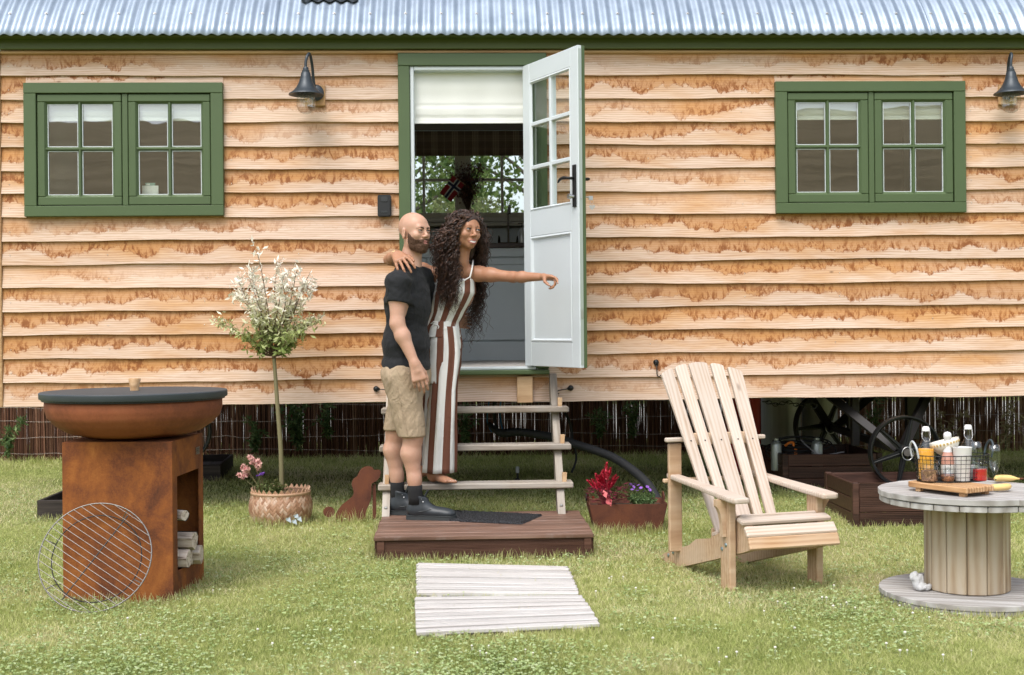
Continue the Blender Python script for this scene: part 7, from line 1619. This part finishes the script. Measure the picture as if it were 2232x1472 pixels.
def foot(an,dr,toe_l=.15,zf=.337,lift=0):
    dr=Vector((dr[0],dr[1],0)).normalized(); lat=Vector((dr.y,-dr.x,0)); b=Vector((an.x,an.y,zf)); v.cap(an,b-dr*.012+UP*.028,.030,.026,.02)
    v.cap(b-dr*.02+UP*.026,b+dr*.05+UP*(.040+lift*.3),.026,.026,.02); v.cap(b+dr*.03+UP*.045,b+dr*.115+UP*(.018+lift),.026,.017,.02); v.cap(b+dr*.06+lat*.014+UP*.02,b+dr*.12+lat*.022+UP*(.013+lift),.018,.013,.015); v.cap(b+dr*.06-lat*.016+UP*.02,b+dr*.13-lat*.016+UP*(.014+lift),.018,.014,.015)
    nails_=[]
    for k in range(5):
        o=-.026+.0135*k; L0=.128-.004*k-.0012*k*k; e=b+dr*(L0+.026-.002*k)+lat*o+UP*(.009+lift); v.cap(b+dr*(L0-.01)+lat*o*.95+UP*(.014+lift),e,.0095-.0007*k,.0098-.0011*k if k else .0115,.005); nails_.append((e,k))
    return nails_,dr
n1,d1_=foot(anLw,(.72,-.70),zf=.327); n2,d2_=foot(anRw+Vector((0,0,.03)),(.75,-.66),zf=.352,lift=.004)
voxobj('body',v,SKW,wo,WI)
wnm=mat('white nail polish',(.75,.70,.68),.25)
for nl,dd_ in((n1,d1_),(n2,d2_)):
    for e,k in nl: obj('toenail',MB().lathe([(0,.0022),(.004 if k else .0055,.001),(.0045 if k else .006,-.0005)],n=8),wnm,wo,Matrix.Translation(WI@(e+dd_*.004+UP*(.0072-.0009*k)))@Matrix.Rotation(-.5,4,'X'))
for p,d_ in tipsS+tipsP: q=p+d_*.001; obj('fingernail',MB().lathe([(0,.0015),(.0035,.0008),(.0042,-.0005)],n=8,sy=1.2),wnm,wo,Matrix.Translation(WI@(q+UP*.0064)))
hairb=mat('dark brow hair',(.015,.009,.007),.7)
eyes(wo,fW,RW_,ws,Vector((.42,-.90,.02)),('brown iris',(.025,.012,.008)),hairb,True,WI)
LW=lambda x,y,z:WI@fW(x,y,z); lipw=mat('rosy brown lip',(.33,.10,.085),.32); tee=mat('white teeth',(.60,.58,.55),.25)
V=[];Q=[]
for i in range(13):
    x=-.025+.050*i/12; y=-.0900+.014*(x/.026)**2; h=.0068*max(0,1-(x/.0262)**2)**.5; c=-.0695+.0065*(x/.025)**2; V+=[LW(x,y-.0020,c+h*.7),LW(x,y-.0030,c),LW(x,y-.0018,c-h*1.05)]
for i in range(12): Q+=[(i*3,i*3+3,i*3+4,i*3+1),(i*3+1,i*3+4,i*3+5,i*3+2)]
obj('teeth',MB().add(V,Q),tee,wo,smooth=True)
up=[];lo_=[]
for i in range(9):
    x=-.028+.056*i/8; y=-.0920+.0155*(x/.028)**2; c=-.0695+.0078*(x/.028)**2; h=.0066*max(0,1-(x/.029)**2)**.5; up.append(LW(x,y,c+h*.8+.0015)); lo_.append(LW(x,y+.0005,c-h*1.2-.0018))
obj('lips',MB().tube(up,[.0012,.0028,.0034,.0038,.0034,.0038,.0034,.0028,.0012],6).tube(lo_,[.001,.0025,.0032,.0036,.0038,.0036,.0032,.0025,.001],6),lipw,wo,smooth=True)
# necklace, bracelet
gold=mat('thin gold',(.75,.5,.28),.25,1)
nk=[WI@(wn_+tl_*(.062*math.cos(a))+tf*(.055+.030*math.sin(-a)*-1*.4)+UP*(.012-.055*abs(math.sin(a)))) for a in np.linspace(0,-math.pi,13)]; obj('necklace',MB().tube(nk,.0011,5),gold,wo,smooth=True)
ax=(wR-eR).normalized(); s1_=ax.cross(UP).normalized(); s2_=ax.cross(s1_); bc_=wR.lerp(eR,.10); obj('bracelet',MB().tube([WI@(bc_+(s1_*math.cos(a)+s2_*math.sin(a))*.027) for a in np.linspace(0,6.28,21)[:-1]],.0016,5,closed=True),gold,wo,smooth=True)
# ---- jumpsuit: lofted cloth with woven stripes running down it
stm=mat('brown and white striped cotton',rough=.8,spec=.2); nt=stm.node_tree; a=nd(nt,'Attribute',attribute_name='tone').outputs['Fac']
fr=mth(nt,'FRACT',a); setc(nt,ramp(nt,fr,[(0,(.62,.62,.60)),(.5,(.62,.62,.60)),(.505,(.135,.055,.035)),(.96,(.135,.055,.035)),(.97,(.62,.62,.60))],'CONSTANT')); n_2=noise(nt,ocoord(nt,(1,1,.6)),18,5,.6,1.); bump(nt,n_2,.45,.015)
def loft(name,rings,nside,nstripe,mt_,parent,inv,fold=0,fk=9,seed=1,phase=0,a0=0,a1=2*math.pi,off=None):
    "rings: (centre, rx, ry, ax_x, ax_y)"
    rs=np.random.RandomState(seed); ph=rs.rand(6)*6.28; full=abs(a1-a0-2*math.pi)<1e-6; nn=nside+1; V=[];Q=[];tn=[]; m=len(rings)
    C_=bez([r[0] for r in rings],6); K=len(C_)
    itp=lambda j,i:np.interp(i/6,range(m),[r[j] for r in rings])
    for i in range(K):
        rx,ry=itp(1,i),itp(2,i); fo=fold*(itp(5,i) if len(rings[0])>5 else 1); X_=rings[0][3]; Y_=rings[0][4]; t=i/(K-1)
        for k in range(nn):
            a=a0+(a1-a0)*k/nside; w=1+fo*(.6*math.sin(fk*a+ph[0]+1.5*math.sin(3*t+ph[1]))+.4*math.sin((fk+4)*a+ph[2]-2*t))+.012*math.sin(22*t+3*a+ph[3])
            V.append(inv@(Vector(C_[i])+X_*rx*w*math.cos(a)+Y_*ry*w*math.sin(a))); tn.append(phase+nstripe*(a-a0)/(a1-a0)+ (off(t,a) if off else 0))
    for i in range(K-1):
        for k in range(nside): Q.append((i*nn+k,i*nn+k+1,(i+1)*nn+k+1,(i+1)*nn+k))
    o=obj(name,npmesh(name,[tuple(q) for q in V],Q,True,{'tone':tn}),mt_,parent); md=o.modifiers.new('cloth','SOLIDIFY'); md.thickness=.0016; md.offset=-1; return o
Yb=-tf
loft('trouser_leg',[(P(969,712,7.86),.080,.088,tl_,Yb,.4),(P(972,770,7.85),.092,.100,tl_,Yb,.9),(P(966,850,7.82),.082,.096,tl_,Yb,1),(P(962,930,7.80),.088,.10,tl_,Yb,1.1),(P(958,1029,7.79),.098,.105,tl_,Yb,1.2)],84,6,stm,wo,WI,.075,7,3,.2)
loft('trouser_leg',[(P(952,712,7.89),.078,.088,tl_,Yb,.4),(P(952,770,7.89),.090,.100,tl_,Yb,.9),(P(950,850,7.88),.084,.096,tl_,Yb,1),(P(946,930,7.88),.088,.10,tl_,Yb,1),(P(945,1012,7.88),.094,.10,tl_,Yb,1.1)],84,6,stm,wo,WI,.075,7,5,.55)
loft('hip_cloth',[(P(967,700,7.868),.090,.080,tl_,Yb,.3),(P(966,722,7.868),.104,.100,tl_,Yb,.6),(P(966,750,7.866),.114,.112,tl_,Yb,.8),(P(964,795,7.86),.112,.112,tl_,Yb,1),(P(962,835,7.85),.098,.106,tl_,Yb,1)],100,8,stm,wo,WI,.035,9,4,.35)
loft('bodice',[(P(994,609,7.855),.118,.092,tl_,Yb,.1),(P(990,640,7.855),.128,.124,tl_,Yb,.5),(P(978,680,7.865),.104,.088,tl_,Yb,1),(P(969,702,7.87),.096,.082,tl_,Yb,1.2),(P(964,716,7.87),.108,.098,tl_,Yb,1.3),(P(963,735,7.875),.125,.112,tl_,Yb,1)],110,8.0,stm,wo,WI,.03,13,7,.3)
whm=mat('white cotton strap',(.66,.66,.64),.8)
for a,b,c in((P(1024,607,7.77),P(1029,585,7.78),P(1031,568,7.86)),(P(962,607,7.80),P(960,590,7.80),P(958,570,7.88))): obj('shoulder_strap',MB().tube([WI@p for p in bez([a,b,c],5)],.0055,6),whm,wo,smooth=True)
vn_=MB(); pts=[P(960,603,7.775),P(974,622,7.735),P(984,633,7.735),P(998,621,7.735),P(1010,613,7.745),P(1026,603,7.775)]; obj('neckline_binding',MB().tube([WI@p for p in bez(pts,5)],.0042,6),whm,wo,smooth=True)
tie=MB(); tie.tube([WI@p for p in bez([P(939,706,7.80),P(948,702,7.785),P(944,712,7.775),P(940,722,7.78),P(941,745,7.79),P(939,772,7.79)],6)],.0035,6); tie.tube([WI@p for p in bez([P(944,706,7.785),P(956,712,7.77),P(950,725,7.78),P(947,738,7.78)],5)],.004,6); obj('waist_tie',tie,whm,wo,smooth=True)
# ---- hair
hm_=mat('dark brown curls',(.03,.015,.01),.42,spec=.5); nt=hm_.node_tree; r_=nd(nt,'Attribute',attribute_name='tone').outputs['Fac']; setc(nt,ramp(nt,r_,[(0,(.016,.009,.007)),(.55,(.045,.022,.015)),(1,(.12,.058,.036))]))
core=Vox([wM@Vector((x,y,z)) for x in(-.14,.14) for y in(-.12,.17) for z in(-.22,.14)],.02,.006)
g_=lambda x,y,z:wM@(Vector((x,y,z))*ws); _ce=core.ell; core.ell=lambda c,r,R,k,op='u':_ce(c,[a*ws for a in r],R,k,op); RWn=np.array(wM.to_3x3())
core.ell(g_(0,.028,.042),(.084,.100,.086),RWn,.02); core.ell(g_(-.060,.042,-.06),(.040,.060,.11),RWn,.04); core.ell(g_(.060,.045,-.055),(.035,.055,.10),RWn,.04); core.ell(g_(0,.09,-.08),(.09,.045,.12),RWn,.04)
core.ell(g_(0,-.018,.040),(.0705,.0725,.066),RWn,.01)
core.ell(g_(.006,-.092,-.052),(.058,.074,.108),RWn,.006,'s')
voxobj('hair_mass',core,mat('dark under hair',(.028,.014,.010),.6),wo,WI)
rs=np.random.RandomState(77); HV=[];HF=[];HT=[];hk=0
def strand(ctrl,r0,tone,curl,wl):
    global hk
    L_=sum((Vector(ctrl[i+1])-Vector(ctrl[i])).length for i in range(len(ctrl)-1)); n=max(10,int(L_/.0068)); pp=bez(ctrl,max(3,int(n/(len(ctrl)-1)))); n=len(pp); ph=rs.rand()*6.28; e=Vector(rs.randn(3)).normalized(); ec=curl*(.7+.6*rs.rand()); s=0; pts=[]
    for i,p in enumerate(pp):
        if i: s+=(p-pp[i-1]).length
        d=(pp[min(i+1,n-1)]-pp[max(i-1,0)]).normalized(); x=d.cross(e).normalized(); y=d.cross(x); am=ec*min(1,s/.05)
        pts.append(p+x*math.cos(s/wl*6.28+ph)*am+y*math.sin(s/wl*6.28+ph)*am)
    up=Vector((.3,.2,1)); 
    for i,p in enumerate(pts):
        d=(pts[min(i+1,n-1)]-pts[max(i-1,0)]).normalized(); x=d.cross(up); 
        if x.length<.05: x=d.cross(Vector((1,0,0)))
        x.normalize(); y=d.cross(x); r=r0*(1-.75*(i/(n-1))**2)
        for q in range(3): a=q*2.094; HV.append(tuple(WI@(p+(x*math.cos(a)+y*math.sin(a))*r))); HT.append(tone)
        if i:
            for q in range(3): l=(q+1)%3; b=hk+(i-1)*3; HF.append((b+q,b+l,b+3+l,b+3+q))
    hk+=n*3
def rp(px,py,d,j=4,jd=.03): return P(px+rs.randn()*j,py+rs.randn()*j,d+rs.randn()*jd)
def scalp(side):
    a=rs.uniform(-.9,1.2); x=side*rs.uniform(.0,.072); y=-.062+.150*rs.rand(); z=.040+.085*math.sqrt(max(0,1-(x/.085)**2-((y-.03)/.115)**2)); return g_(x*1.03,y,z+.002)
for i in range(330):   # hair springing from the hairline, parted off centre
    left=rs.rand()<.6; x=(.012-.066*rs.rand()) if left else (.014+.046*rs.rand()); q=abs(x-.012)/.062; zr_=.064-.030*q*q+.020*rs.rand(); yr_=-.068+.040*q*q+ .10*max(0,zr_-.066)
    root=g_(x,yr_+.006,zr_); yk=rs.uniform(-.008,.012)
    if left: c=[root,g_(x-.018,-.070+yk,.074),g_(-.054,-.066+yk,.058-.02*rs.rand()),g_(-.080,-.050+yk,.0),rp(980,540,7.74,8,.02),rp(976,590,7.74,10,.02),rp(970,rs.uniform(620,665),7.73,9,.015)]
    else: c=[root,g_(x+.012,-.066+yk,.070),g_(.060,-.052+yk,.045-.02*rs.rand()),g_(.082,-.035+yk,-.01),rp(1053,530,7.83,5,.02),rp(1057,rs.uniform(548,572),7.86,6,.02)]
    strand(c,.0034,rs.rand(),.0075,.058*(.8+.6*rs.rand()))
for i in range(520):
    u_=rs.rand(); tone=rs.rand()
    if u_<.40:      # long front fall on the viewer's left
        root=scalp(-1) if rs.rand()<.85 else scalp(1); c=[root,rp(998,476,7.77,5,.02),rp(988,494,7.77,4,.03),rp(968,528,7.77,9,.05),rp(966,575,7.76,10,.04),rp(968,rs.uniform(615,672),7.74,11,.02)]
        if rs.rand()<.5: c[-3]=rp(988,545,7.74,6,.02); c[-2]=rp(988,590,7.73,7,.02); c[-1]=rp(990,rs.uniform(620,680),7.72,7,.012)
    elif u_<.60:    # volume on the right of the face
        root=scalp(1); c=[root,rp(1032,474,7.82,4,.02),rp(1044,488,7.83,4,.03),rp(1054,520,7.87,6,.035),rp(1055,rs.uniform(545,568),7.89,7,.03)]
    elif u_<.86:    # long back fall below the arm
        root=scalp(rs.choice([-1,1])); c=[root,rp(1028,500,7.93,9,.02),rp(1040,560,7.96,9,.02),rp(1042,630,7.98,9,.02),rp(1030,rs.uniform(660,738),7.98,13,.02)]
    elif u_<.95:    # left back
        root=scalp(-1); c=[root,rp(982,490,7.88,6,.03),rp(955,530,7.90,7,.03),rp(952,rs.uniform(570,610),7.88,7,.03)]
    else:           # crown fringe
        root=scalp(rs.choice([-1,1])); c=[root,rp(1000,478,7.78,6,.02),rp(985,500,7.75,6,.02),rp(992,535,7.74,5,.02)]
    strand(c,.0036,tone,.0105,.062*(.8+.6*rs.rand()))
obj('curls',npmesh('curls',HV,HF,True,{'tone':HT}),hm_,wo)
# ---- crumpled cloth left on the spool base
q=P(2000,1268,5.78); t=thing('crumpled_cloth','crumpled white cloth bundled on the spool base, left of the staves','cloth',(q.x,5.78,.055))
vc=Vox([Vector((-.06,-.05,0)),Vector((.07,.05,.13))],.02,.0035); vc.ell((0,0,.045),(.028,.022,.034),None,.012); vc.ell((.02,-.01,.016),(.040,.025,.018),None,.02); vc.ell((-.018,0,.066),(.018,.014,.014),None,.02); X,Y,Z=vc.grid(); vc.g+=(nz3(X,Y,Z,130,3)*.006+nz3(X,Y,Z,260,4)*.002).astype(np.float32); vc.cut((0,0,.002),Vector((0,0,-1)))
voxobj('folded_cloth',vc,mat('greyish cotton cloth',(.50,.50,.50),.9),t)
build_grass()
